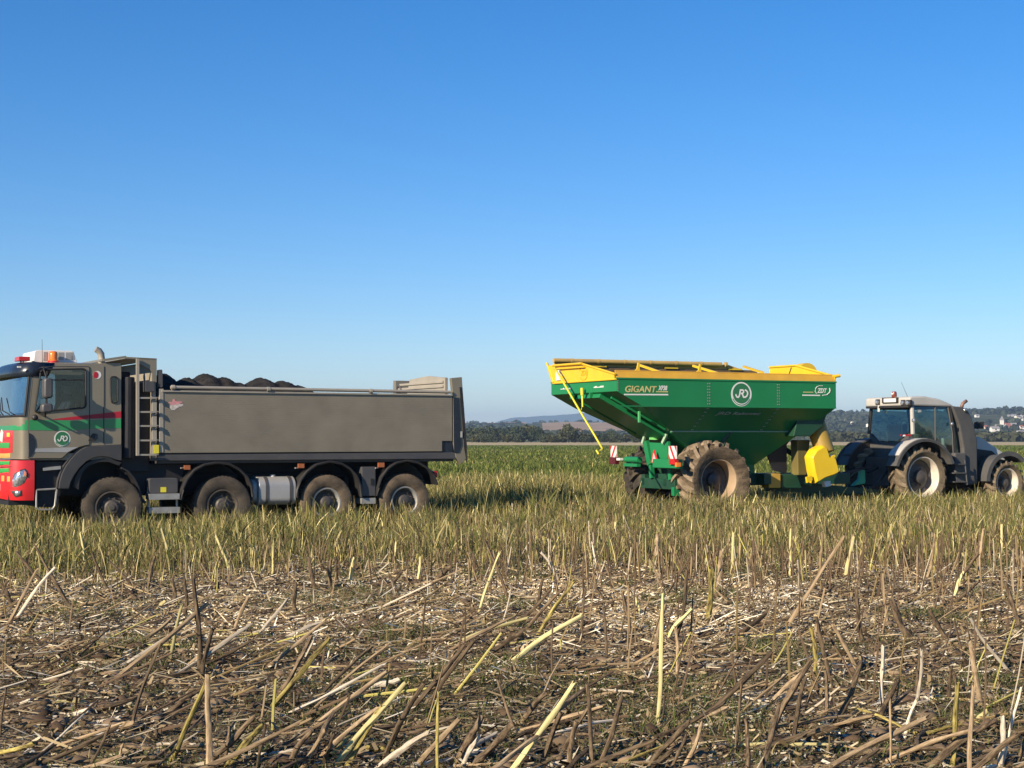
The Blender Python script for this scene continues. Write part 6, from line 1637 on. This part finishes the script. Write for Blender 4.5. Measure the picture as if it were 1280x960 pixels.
# litter: shredded pale pith, bark and leaf chips
def chips(name, n, Y0, Y1, Lr, Wr, cols, probs, seed, label, flat=0.5, thr=None, lift=.02, centre=False):
    X, Y, r = scatter(n, Y0, Y1, seed=seed)
    if thr is not None:
        k = fnoise(X, Y, 1.6, seed + 1) + 0.5 * fnoise(X, Y, .4, seed + 2) + (.55 * np.exp(-((Y - 16.5) / 3.2) ** 2) - .50 if centre else 0) > thr; X, Y = X[k], Y[k]
    n = len(X); az = r.uniform(0, 6.283, n)
    az = np.where(r.random(n) < .45, r.normal(0.35, .5, n), az)
    el = r.normal(0, .28 * flat * 2, n)
    a = np.stack([np.cos(az) * np.cos(el), np.sin(az) * np.cos(el), np.sin(el)], 1)
    q = r.normal(0, .5, n); up = np.stack([np.zeros(n), np.zeros(n), np.ones(n)], 1)
    s = np.cross(up, a); s /= np.linalg.norm(s, axis=1)[:, None]; u2 = np.cross(a, s)
    b_ = s * np.cos(q)[:, None] + u2 * np.sin(q)[:, None]
    L_ = np.exp(r.uniform(np.log(Lr[0]), np.log(Lr[1]), n)); W = r.uniform(*Wr, n)
    W = np.minimum(W, L_ * .7)
    c = np.stack([X, Y, ground_z(X, Y) + np.abs(np.sin(el)) * L_ / 2 + r.uniform(0.002, lift, n)], 1)
    nn = np.cross(a, b_)
    bend = r.uniform(-.25, .25, n)
    V = np.stack([c - a * (L_ / 2)[:, None], c + b_ * (W / 2)[:, None] + nn * (W * bend)[:, None], c + a * (L_ / 2)[:, None], c - b_ * (W / 2)[:, None] - nn * (W * bend)[:, None] * .3], 1)
    # blunt ends: trapezoid corners instead of points for the wider ones
    blunt = (r.random(n) < .6)[:, None]
    V[:, 0] = np.where(blunt, c - a * (L_ / 2)[:, None] - b_ * (W / 2.2)[:, None], V[:, 0])
    V[:, 1] = np.where(blunt, c - a * (L_ / 2.4)[:, None] + b_ * (W / 2)[:, None] + nn * (W * bend)[:, None], V[:, 1])
    V[:, 2] = np.where(blunt, c + a * (L_ / 2)[:, None] + b_ * (W / 2.5)[:, None], V[:, 2])
    V[:, 3] = np.where(blunt, c + a * (L_ / 2.3)[:, None] - b_ * (W / 2)[:, None], V[:, 3])
    o = link_mesh(name, np_mesh(name, V.reshape(-1, 3), np.arange(4 * n).reshape(n, 4), M_dry, np.repeat(pick(r, n, cols, probs) * (np.interp(Y, [9, 12.5, 15.5], [.72, .85, 1.2]) * np.clip(1 + .55 * fnoise(X, Y, 1.3, 5), .5, 1.5))[:, None], 4, axis=0)))
    return tag(o, label, 'litter', kind='stuff')
BR = [(0.055, 0.040, 0.022), (0.14, 0.100, 0.052), (0.27, 0.200, 0.105), (0.45, 0.35, 0.20), (0.66, 0.56, 0.37), (0.78, 0.71, 0.56)]
chips('shredded_litter', 400000, 6, 26, (.015, .07), (.006, .02), BR, [.10, .15, .22, .22, .19, .12], 61, 'fine shredded brown and cream litter covering the bare soil')
chips('pith_chips', 280000, 6, 25, (.018, .055), (.010, .026), BR[3:], [.3, .4, .3], 64, 'pale pith chips strewn thickest across the middle of the bare strip', thr=-0.05, centre=True)
chips('dry_leaf_scraps', 30000, 6, 26, (.03, .09), (.012, .032), BR[:4], [.3, .3, .25, .15], 67, 'dark dry leaf scraps lying among the litter', flat=.9, lift=.04)
chips('straw_splinters', 36000, 6, 27, (.10, .38), (.006, .016), BR[1:], [.2, .3, .25, .15, .1], 70, 'long thin straw splinters lying over the litter', flat=.35, lift=.05)
# clods of soil
def clods():
    X, Y, r = scatter(9000, 6, 23, seed=77); n = len(X)
    ico = bmesh.new(); bmesh.ops.create_icosphere(ico, subdivisions=1, radius=1)
    iv = np.array([v.co for v in ico.verts]); itf = np.array([[v.index for v in f.verts] for f in ico.faces]); ico.free()
    s = np.exp(r.uniform(np.log(.012), np.log(.075), n))
    V = iv[None] * (1 + r.normal(0, .18, (n, len(iv), 1))) * s[:, None, None] * np.array([1.2, 1, .6])
    V = V + np.stack([X, Y, ground_z(X, Y) + s * .15], 1)[:, None]
    F = (itf[None] + (np.arange(n) * len(iv))[:, None, None]).reshape(-1, 3)
    me = np_mesh('soil_clods', V.reshape(-1, 3), F, M_dry, np.repeat(pick(r, n, [(0.10, .066, .042), (.17, .12, .075), (.25, .18, .115)], [.4, .4, .2]), len(iv), axis=0), nside=3)
    tag(link_mesh('soil_clods', me), 'brown soil clods scattered through the bare strip', 'clods', kind='stuff')
clods()

# ---- stalks ---------------------------------------------------------------
def stalk_material(name, c_dark, c_light, seed, patch=0.5, green=None):
    m, nt, b = new_mat(name)
    N, L = nt.nodes.new, nt.links.new
    tc = N('ShaderNodeTexCoord'); oi = N('ShaderNodeObjectInfo')
    mp = N('ShaderNodeMapping'); mp.inputs['Scale'].default_value = (30, 30, 4); L(tc.outputs['Object'], mp.inputs[0])
    ad = N('ShaderNodeVectorMath'); ad.operation = 'ADD'; L(mp.outputs[0], ad.inputs[0]); L(oi.outputs['Location'], ad.inputs[1])
    n1 = N('ShaderNodeTexNoise'); n1.inputs['Scale'].default_value = 1.6; n1.inputs['Detail'].default_value = 8; n1.inputs['Roughness'].default_value = .7; L(ad.outputs[0], n1.inputs['Vector'])
    r = N('ShaderNodeValToRGB'); r.color_ramp.elements[0].position = patch - .13; r.color_ramp.elements[1].position = patch + .16
    r.color_ramp.elements[0].color = (*c_dark, 1); r.color_ramp.elements[1].color = (*c_light, 1)
    L(n1.outputs[0], r.inputs[0])
    hs = N('ShaderNodeHueSaturation'); L(r.outputs[0], hs.inputs['Color'])
    mr = N('ShaderNodeMapRange'); mr.inputs[3].default_value = .65; mr.inputs[4].default_value = 1.3; L(oi.outputs['Random'], mr.inputs[0]); L(mr.outputs[0], hs.inputs['Value'])
    L(hs.outputs[0], b.inputs['Base Color']); b.inputs['Roughness'].default_value = .8; b.inputs['Specular IOR Level'].default_value = .2
    bp = N('ShaderNodeBump'); bp.inputs['Strength'].default_value = .6; bp.inputs['Distance'].default_value = .004; L(n1.outputs[0], bp.inputs['Height']); L(bp.outputs[0], b.inputs['Normal'])
    return m
MS = {'b': stalk_material('brown_stalk', (0.040, 0.026, 0.018), (0.25, 0.180, 0.105), 1, .5),
      't': stalk_material('tan_stalk', (0.16, 0.10, 0.055), (0.46, 0.34, 0.20), 2, .45),
      'y': stalk_material('yellow_stalk', (0.22, 0.16, 0.06), (0.62, 0.54, 0.25), 3, .33),
      'p': stalk_material('pale_stalk', (0.34, 0.26, 0.17), (0.72, 0.63, 0.48), 4, .42),
      'h': stalk_material('half_yellow_stalk', (0.06, 0.038, 0.022), (0.56, 0.46, 0.13), 5, .5)}
def stalk_mesh(seed, mat, n=7, bend=.028, slender=.022):
    """unit long along z, jagged broken top, a node or two, rough skin"""
    q = random.Random(seed); mb = MB(); K = 9; pts = []; rr = []
    bx, by = q.uniform(-bend, bend), q.uniform(-bend, bend); ph = q.uniform(0, 6); kink = q.choice([0, 0, .10, -.12]); kt = q.uniform(.3, .6)
    for i in range(K):
        t = i / (K - 1)
        kx = kink * max(0, t - kt); pts.append((bx * math.sin(t * 3.1) + .004 * math.sin(t * 9 + ph) + kx, by * math.sin(t * 3.1) + .004 * math.cos(t * 8 + ph), t))
        rr.append(slender * (1.15 - .3 * t) * (1 + q.uniform(-.1, .12)) * (1.25 if i in (0, 5) and q.random() < .7 else 1))
    vs = []
    for i in range(K):
        for k in range(n):
            a = 6.2832 * k / n; rj = rr[i] * (1 + q.uniform(-.12, .12))
            z = pts[i][2] + (q.uniform(-.05, .035) if i == K - 1 else 0)
            vs.append((pts[i][0] + rj * math.cos(a), pts[i][1] + rj * math.sin(a), z))
    fs = [(i * n + k, i * n + (k + 1) % n, (i + 1) * n + (k + 1) % n, (i + 1) * n + k) for i in range(K - 1) for k in range(n)]
    vs.append((pts[-1][0], pts[-1][1], .97)); c = len(vs) - 1
    fs += [((K - 1) * n + k, (K - 1) * n + (k + 1) % n, c) for k in range(n)]
    mb.add(vs, fs)
    if q.random() < .5:   # a torn strip of bark or a side shoot
        z = q.uniform(.4, .85); a = q.uniform(0, 6.28); l = q.uniform(.06, .16)
        p = Vector((math.cos(a), math.sin(a), 0)); m_ = pts[int(z * 8)]
        mb.tube([(m_[0], m_[1], z), (m_[0] + p.x * l * .5, m_[1] + p.y * l * .5, z + l * .5), (m_[0] + p.x * l, m_[1] + p.y * l, z + l * .9)], [slender * .35, slender * .25, slender * .1], 4)
    me = bpy.data.meshes.new('stalk'); me.from_pydata(mb.v, [], mb.f); me.update(); me.materials.append(mat); me.shade_smooth(); me.set_sharp_from_angle(angle=R(50))
    return me
_ = 0
SM = {k: [stalk_mesh(100 + 13 * i + ord(k), m) for i in range(6)] for k, m in MS.items()}
n_individual = 0
def place_stalk(base, tip, rad, kind, label, group=None):
    global n_individual
    base, tip = Vector(base), Vector(tip); d = tip - base; L_ = d.length
    o = bpy.data.objects.new('stalk', SM[kind][(n_individual * 5) % 6]); COL.objects.link(o)
    qt = d.to_track_quat('Z', 'Y') @ Matrix.Rotation(random.uniform(0, 6.28), 3, 'Z').to_quaternion()
    o.rotation_mode = 'QUATERNION'; o.rotation_quaternion = qt
    o.location = base; s = rad / .022
    o.scale = (s, s, L_)
    tag(o, label, 'stalk', group); n_individual += 1
    return o
def gpoint(px, py):
    d = ray(px, py); t = -HC / d.z; p = Vector((0, 0, HC)) + d * t
    for _ in range(3):
        z = float(ground_z(p.x, p.y)); t = (z - HC) / d.z; p = Vector((0, 0, HC)) + d * t
    return p
KN = {'b': 'dark brown', 't': 'tan', 'y': 'yellow', 'p': 'pale', 'h': 'brown and yellow'}
def hero(x0, y0, x1, y1, wpx, kind, label=None, dd=0.0):
    """base and tip as seen in the photo; dd: how much farther off the tip is, as a share of its length"""
    b = gpoint(x0, y0); L0 = math.hypot(x1 - x0, y1 - y0) * b.y / FPX
    t = on_depth(x1, y1, b.y + dd * L0)
    if t.z < b.z + .02: t.z = float(ground_z(t.x, t.y)) + .03
    ang = math.degrees(math.atan2(t.z - b.z, math.hypot(t.x - b.x, t.y - b.y)))
    side = 'left' if b.x < -0.9 else ('right' if b.x > 0.9 else 'middle')
    if label is None:
        pose = 'upright' if ang > 70 else ('leaning' if ang > 25 else 'low slanting')
        label = f'{pose} {KN[kind]} broken stalk in the {side} foreground'
        group = f'{pose} {KN[kind]} stalks in the {side} foreground'
    else: group = None
    b2 = b - (t - b).normalized() * .03
    place_stalk(b2, t, wpx * .84 * b.y / FPX / 2, kind, label, group)
H_ = [
 # left foreground
 (3, 792, 46, 713, 5, 't', 'left one of two parallel tan stalks leaning right at the left edge'), (18, 778, 70, 708, 5, 'p', 'right one of two parallel pale stalks leaning right at the left edge'),
 (250, 848, 241, 722, 7, 'b', 'tall upright weathered stalk standing left of the fan of leaning stalks', 0.0), (254, 850, 257, 785, 7, 'b'),
 (164, 910, 201, 804, 5, 'b', 'thin dark stalk leaning right below the fan of stalks at left'), (263, 960, 264, 845, 9, 't', 'thick greyish tan upright stalk rising from the bottom edge at left'),
 (213, 955, 262, 843, 8, 'h', 'yellow and brown stalk leaning right beside the thick upright tan stalk'), (150, 834, 247, 765, 7, 'p', None, .5), (141, 852, 264, 752, 7, 't', None, .5), (168, 805, 214, 773, 6, 't', None, .5),
 (212, 825, 227, 755, 5, 'y'), (212, 848, 318, 777, 6, 'p', None, .5), (233, 834, 293, 790, 6, 't', None, .5), (293, 790, 311, 747, 5, 't'), (245, 835, 316, 800, 5, 'b', None, .6),
 (196, 766, 212, 756, 6, 'y', 'short bright yellow stalk piece above the fan of stalks'), (215, 760, 215, 722, 6, 'b'), (232, 772, 236, 722, 5, 'b'), (185, 738, 196, 694, 5, 'b'),
 (165, 736, 138, 700, 4, 'b'), (138, 742, 115, 690, 4, 'b'), (98, 768, 58, 725, 6, 'b', 'dark brown stalk leaning left above the pale litter at left'), (72, 742, 20, 690, 5, 'b'), (92, 765, 42, 681, 4, 'b'),
 (16, 762, 0, 728, 6, 'b'), (48, 892, 112, 893, 9, 'p', 'thick pale stalk lying flat in the litter at left'), (60, 880, 108, 877, 4, 'y', 'thin yellow stalk lying flat just above the thick pale one', .2),
 (44, 830, 70, 825, 6, 'y', 'short yellow stalk piece lying in the pale litter at left', .2), (70, 905, 150, 900, 8, 'p', None, .3), (100, 918, 165, 912, 9, 't', None, .3), (110, 892, 175, 880, 7, 'b', None, .4), (0, 882, 42, 888, 5, 'p', None, .2),
 (255, 955, 318, 895, 9, 'b', 'thick brown stalk leaning right at the bottom edge, left of the yellow tipped one'), (285, 958, 326, 905, 10, 'h', 'thick brown stalk with a yellow tip at the bottom edge'), (148, 958, 148, 930, 4, 't'),
 (205, 895, 262, 855, 8, 'b', None, .4), (225, 915, 262, 862, 6, 'b', None, .4), (90, 705, 90, 662, 4, 'y'), (108, 715, 100, 665, 4, 'y'), (143, 690, 142, 658, 3, 't'), (213, 718, 202, 660, 4, 'y'), (190, 702, 181, 660, 4, 't'), (288, 715, 269, 668, 4, 'y'), (258, 706, 240, 670, 3, 'b'),
 # middle left
 (339, 886, 412, 798, 8, 'h', 'long brown and yellow stalk leaning right, cut end bright, left of the grass clump'), (345, 870, 396, 800, 7, 'b'), (333, 836, 402, 776, 6, 't', None, .4), (353, 800, 404, 777, 6, 'p', None, .4),
 (320, 798, 360, 748, 5, 'p', None, .3), (393, 880, 460, 805, 5, 'b', None, .5), (388, 890, 483, 803, 4, 't', None, .5), (350, 897, 482, 835, 4, 'p', None, .5), (385, 915, 480, 832, 8, 't', None, .45),
 (419, 957, 497, 850, 8, 'y', 'long bright yellow stalk leaning right at the bottom, left of centre'), (400, 945, 470, 880, 7, 't', None, .2), (436, 958, 503, 852, 9, 'h', 'brown stalk with a split yellow top beside the long yellow stalk'), (455, 865, 498, 850, 8, 'p', None, .2),
 (506, 895, 577, 805, 7, 'b', 'left one of two long dark stalks leaning right near the centre'), (535, 885, 593, 801, 7, 'b', 'right one of two long dark stalks leaning right near the centre'), (480, 948, 526, 850, 8, 'b'),
 (475, 960, 538, 915, 9, 'p', 'thick pale stalk slanting up right from the bottom edge'), (520, 960, 575, 898, 9, 't'), (565, 955, 603, 893, 10, 'b', 'thick dark stalk at the bottom edge left of the white stalk'), (578, 958, 596, 918, 7, 'p', 'short white stalk leaning right at the bottom, near the centre'),
 (590, 960, 640, 905, 11, 'b'), (360, 958, 385, 910, 8, 'b'), (378, 960, 410, 912, 7, 't'), (408, 958, 414, 915, 5, 'b'), (322, 960, 332, 905, 5, 'b'), (475, 905, 570, 899, 7, 't', 'long thin tan stalk lying flat across the centre bottom', .1), (400, 833, 455, 827, 7, 't', 'short tan stalk lying flat in the centre left', .1),
 (500, 804, 562, 803, 4, 't', None, .1), (615, 708, 618, 690, 4, 'b'), (598, 770, 620, 688, 4, 'y', 'thin yellow stalk leaning right alone at the top of the bare strip'), (635, 750, 606, 675, 4, 'b'), (521, 728, 522, 696, 4, 'y', 'short pale yellow stalk standing with a bent top in the bare strip'), (522, 697, 511, 696, 3, 'p', 'bent top of the short pale yellow stalk', 0),
 (394, 740, 388, 695, 6, 'b'), (413, 735, 417, 698, 6, 'b'), (438, 728, 437, 696, 5, 'y'), (371, 770, 370, 728, 6, 'b'), (424, 730, 418, 700, 4, 'b'), (454, 725, 430, 700, 3, 'b'), (480, 745, 505, 715, 5, 'b'), (545, 728, 565, 713, 9, 'b', None, .3),
 (560, 815, 640, 772, 5, 't', None, .4), (565, 806, 660, 768, 5, 'y', 'thin yellow stalk slanting low towards the centre'), (600, 822, 655, 800, 8, 'b', None, .4),
 # middle right
 (640, 828, 728, 769, 8, 'y', 'bright yellow green stalk lying slanted right of the centre', .4), (640, 962, 712, 853, 8, 'y', 'long bright yellow stalk leaning right from the bottom edge at the centre'), (740, 960, 739, 853, 6, 'b', 'straight dark brown upright stalk at the bottom, right of the long yellow one'), (715, 960, 714, 900, 7, 'b'),
 (822, 908, 832, 742, 6, 'y', 'tall upright bright yellow stalk, tallest in the right half'), (834, 800, 862, 757, 6, 'y', 'short yellow stalk leaning right across the tall yellow one'), (845, 800, 859, 711, 6, 'b', 'tall reddish brown stalk just behind the tall yellow one'), (846, 845, 848, 785, 5, 't'), (818, 820, 826, 755, 5, 't'), (757, 826, 756, 760, 4, 'b'),
 (787, 798, 778, 740, 5, 'b'), (800, 770, 799, 746, 4, 'y'), (886, 778, 890, 712, 8, 'h'), (897, 738, 905, 690, 6, 't'), (912, 728, 916, 665, 5, 'y'), (820, 712, 822, 668, 6, 't'), (795, 730, 794, 664, 4, 'b'), (745, 715, 744, 676, 3, 'p'), (771, 688, 769, 652, 4, 'y'), (728, 676, 720, 648, 4, 'y'),
 (862, 715, 868, 673, 5, 'b'), (697, 725, 676, 690, 4, 'p'), (757, 753, 739, 730, 4, 'b'), (656, 790, 705, 735, 5, 'b'), (672, 795, 718, 725, 6, 'h', 'brown stalk with a yellow upper half leaning right in the middle distance'), (642, 785, 690, 735, 5, 'b'), (672, 765, 675, 722, 5, 'b'), (728, 800, 730, 735, 3, 'b'),
 (865, 905, 965, 815, 8, 'b', 'long dark stalk slanting right between the tall yellow one and the right group', .2), (810, 960, 850, 895, 9, 'b'), (700, 945, 738, 880, 6, 'b'), (750, 958, 785, 870, 7, 'b'), (650, 905, 682, 862, 8, 'b'), (675, 962, 705, 890, 8, 'b'), (855, 960, 880, 905, 6, 't'), (790, 912, 825, 925, 4, 't', None, 0), (735, 872, 775, 866, 5, 't', None, .1), (800, 812, 700, 832, 5, 'b', None, .4), (915, 800, 970, 762, 7, 'b', None, .5),
 # right
 (987, 722, 988, 662, 4, 'y'), (1023, 720, 1030, 666, 4, 't'), (998, 715, 1010, 676, 4, 'b'), (1057, 722, 1068, 670, 6, 'y', 'bright yellow broad stalk standing among the right stubble'), (983, 785, 1055, 675, 5, 't', 'long thin tan stalk leaning right in the right stubble'), (1012, 748, 1055, 725, 4, 'b', None, .3), (1080, 805, 1063, 738, 6, 'b', 'crooked dark stalk leaning left in the right middle'),
 (1140, 800, 1114, 748, 10, 'b', 'thick dark stalk leaning left with a pale broken top'), (1077, 722, 1084, 680, 3, 'b'), (1113, 690, 1114, 655, 4, 'y'), (1125, 700, 1126, 662, 5, 'y'), (1158, 726, 1174, 668, 4, 't'), (1197, 715, 1204, 672, 5, 'b'), (1190, 740, 1224, 692, 5, 'b'), (1192, 750, 1210, 718, 5, 'y'), (1250, 700, 1252, 655, 4, 'y'), (1223, 725, 1226, 662, 4, 't'), (1277, 790, 1265, 725, 6, 'b'),
 (1262, 840, 1212, 772, 5, 'p', 'long thin pale stalk leaning left at the right side'), (1190, 805, 1162, 762, 7, 'b'), (1175, 760, 1190, 745, 4, 'b'), (1185, 755, 1225, 725, 5, 'b'), (1018, 848, 1014, 785, 6, 'h', 'dark stalk with a bright yellow split top, right of the long slanted dark stalk'), (1038, 850, 1028, 768, 6, 'b', 'tall crooked brown stalk in the right group'), (1072, 845, 1040, 782, 6, 't', 'tan stalk leaning left in the right group'),
 (1103, 885, 1104, 808, 6, 'p', 'pale split upright stalk in the right group'), (1143, 870, 1148, 812, 6, 'b'), (1145, 880, 1152, 812, 5, 'p'), (1190, 960, 1196, 855, 7, 'h', 'upright stalk with a yellow upper part at the bottom right'), (1225, 885, 1212, 805, 8, 't', 'reddish tan split stalk standing at the bottom right'), (1250, 960, 1254, 895, 8, 'p', 'short whitish frayed stalk at the bottom right corner'), (1252, 960, 1276, 860, 4, 'p', 'thin whitish stalk leaning right at the bottom right corner'),
 (1010, 925, 1085, 880, 10, 'b', 'thick brown stalk slanting right at the lower right'), (1035, 960, 1155, 887, 9, 't', 'long reddish brown stalk slanting right along the bottom', .3), (1045, 905, 1085, 830, 8, 'b'), (1095, 905, 1130, 855, 8, 'b'), (1130, 925, 1145, 875, 5, 'p'), (965, 915, 1015, 825, 9, 'b'), (960, 880, 1005, 838, 6, 't', None, .3), (1115, 885, 1160, 900, 5, 'p', None, .2), (1160, 960, 1240, 892, 10, 'b', 'thick brown stalk slanting right at the bottom right'), (1210, 905, 1233, 887, 8, 'y', 'short yellow stalk piece lying on the thick brown one at the bottom right'),
 (1030, 900, 1038, 840, 5, 'b'), (1188, 875, 1190, 832, 5, 'b'), (1195, 862, 1199, 840, 5, 'b'), (960, 812, 1050, 800, 6, 'b', None, .2), (1040, 808, 1150, 805, 4, 'b', None, .1), (1270, 955, 1280, 905, 6, 'b'), (1085, 873, 1078, 845, 4, 'b'),
]
for h_ in H_: hero(*h_)

# random ones between and beyond the measured ones: the nearest stay individuals, the rest is one mass
q = random.Random(99)
cand = []
for i in range(3800):
    Yb = math.sqrt(q.uniform(15.5 ** 2, 33 ** 2)); Xb = q.uniform(-1, 1) * (.36 * Yb + 1)
    ed = float(edge_Y(np.array([Xb]))[0])
    if Yb < ed - 2.5 and q.random() < .75: continue
    if Xb < 0 and Yb > ed + 6 and q.random() < .5: continue
    if in_vehicle(np.array([Xb]), np.array([Yb]), 0)[0]: continue
    cand.append((Xb, Yb))
for i in range(1000):
    Yb = math.sqrt(q.uniform(8.0 ** 2, 16.5 ** 2)); cand.append((q.uniform(-1, 1) * .37 * Yb, Yb))
for i in range(380):
    Yb = math.sqrt(q.uniform(16.5 ** 2, 22 ** 2)); Xb = q.uniform(-.25, 1) * .37 * Yb; cand.append((Xb, Yb))
cand.sort(key=lambda c: c[1])
rest = MB(); restc = []
for Xb, Yb in cand:
    z = float(ground_z(Xb, Yb))
    lying = q.random() < ((.93 if Xb < .8 else .76) if Yb < 17 else (.45 if Xb < -.5 and Yb < 20 else .15))
    if lying:
        a = q.gauss(.45, .7); L_ = q.uniform(.15, .62); el = q.uniform(-.02, .45) ** 1 if q.random() < .5 else .04
    else:
        a = q.uniform(0, 6.28); L_ = q.uniform(.22, .48) if Xb > -1 else q.uniform(.16, .4); el = R(90) - abs(q.gauss(0, .30))
    if not lying and Xb > -1: L_ *= 1.25
    d = Vector((math.cos(a) * math.cos(el), math.sin(a) * math.cos(el), math.sin(el))) * L_
    if not lying and Yb < 16: a = q.gauss(.3, 1.2); el = R(90) - abs(q.gauss(.15, .4)); d = Vector((math.cos(a) * math.cos(el), math.sin(a) * math.cos(el), math.sin(el))) * L_
    kind = q.choices('btyph', [.56, .25, .04, .07, .08])[0]
    b = Vector((Xb, Yb, z + (.02 if lying else -.02)))
    rad = q.uniform(.006, .015)
    if n_individual < 300:
        pose = 'lying' if lying else 'standing'
        band_ = 'near foreground litter' if Yb < 15 else ('trampled strip before the weeds' if Yb < 20 else 'front of the weed band')
        place_stalk(b, b + d, rad, kind, f'{KN[kind]} stalk piece {pose} in the {band_}', f'{pose} {KN[kind]} stalk pieces of the {band_}')
    else:
        rad *= .72; o_ = len(rest.v); rest.tube([b, b + d * .5 + Vector((q.uniform(-.01, .01), q.uniform(-.01, .01), 0)), b + d], [rad, rad * .9, rad * .75], 5)
        c_ = {'b': (.13, .088, .055), 't': (.32, .23, .13), 'y': (.50, .44, .13), 'p': (.58, .50, .37), 'h': (.25, .18, .08)}[kind]; s_ = q.uniform(.7, 1.25)
        restc += [tuple(x * s_ for x in c_)] * (len(rest.v) - o_)
ro = rest.build('stubble_stalks', M_dry); tag(ro, 'brown and yellow stubble stalks standing through the weed band', 'stubble', kind='stuff')
at = ro.data.color_attributes.new('Col', 'FLOAT_COLOR', 'POINT'); at.data.foreach_set('color', np.concatenate([np.array(restc), np.ones((len(restc), 1))], 1).astype(np.float32).ravel())
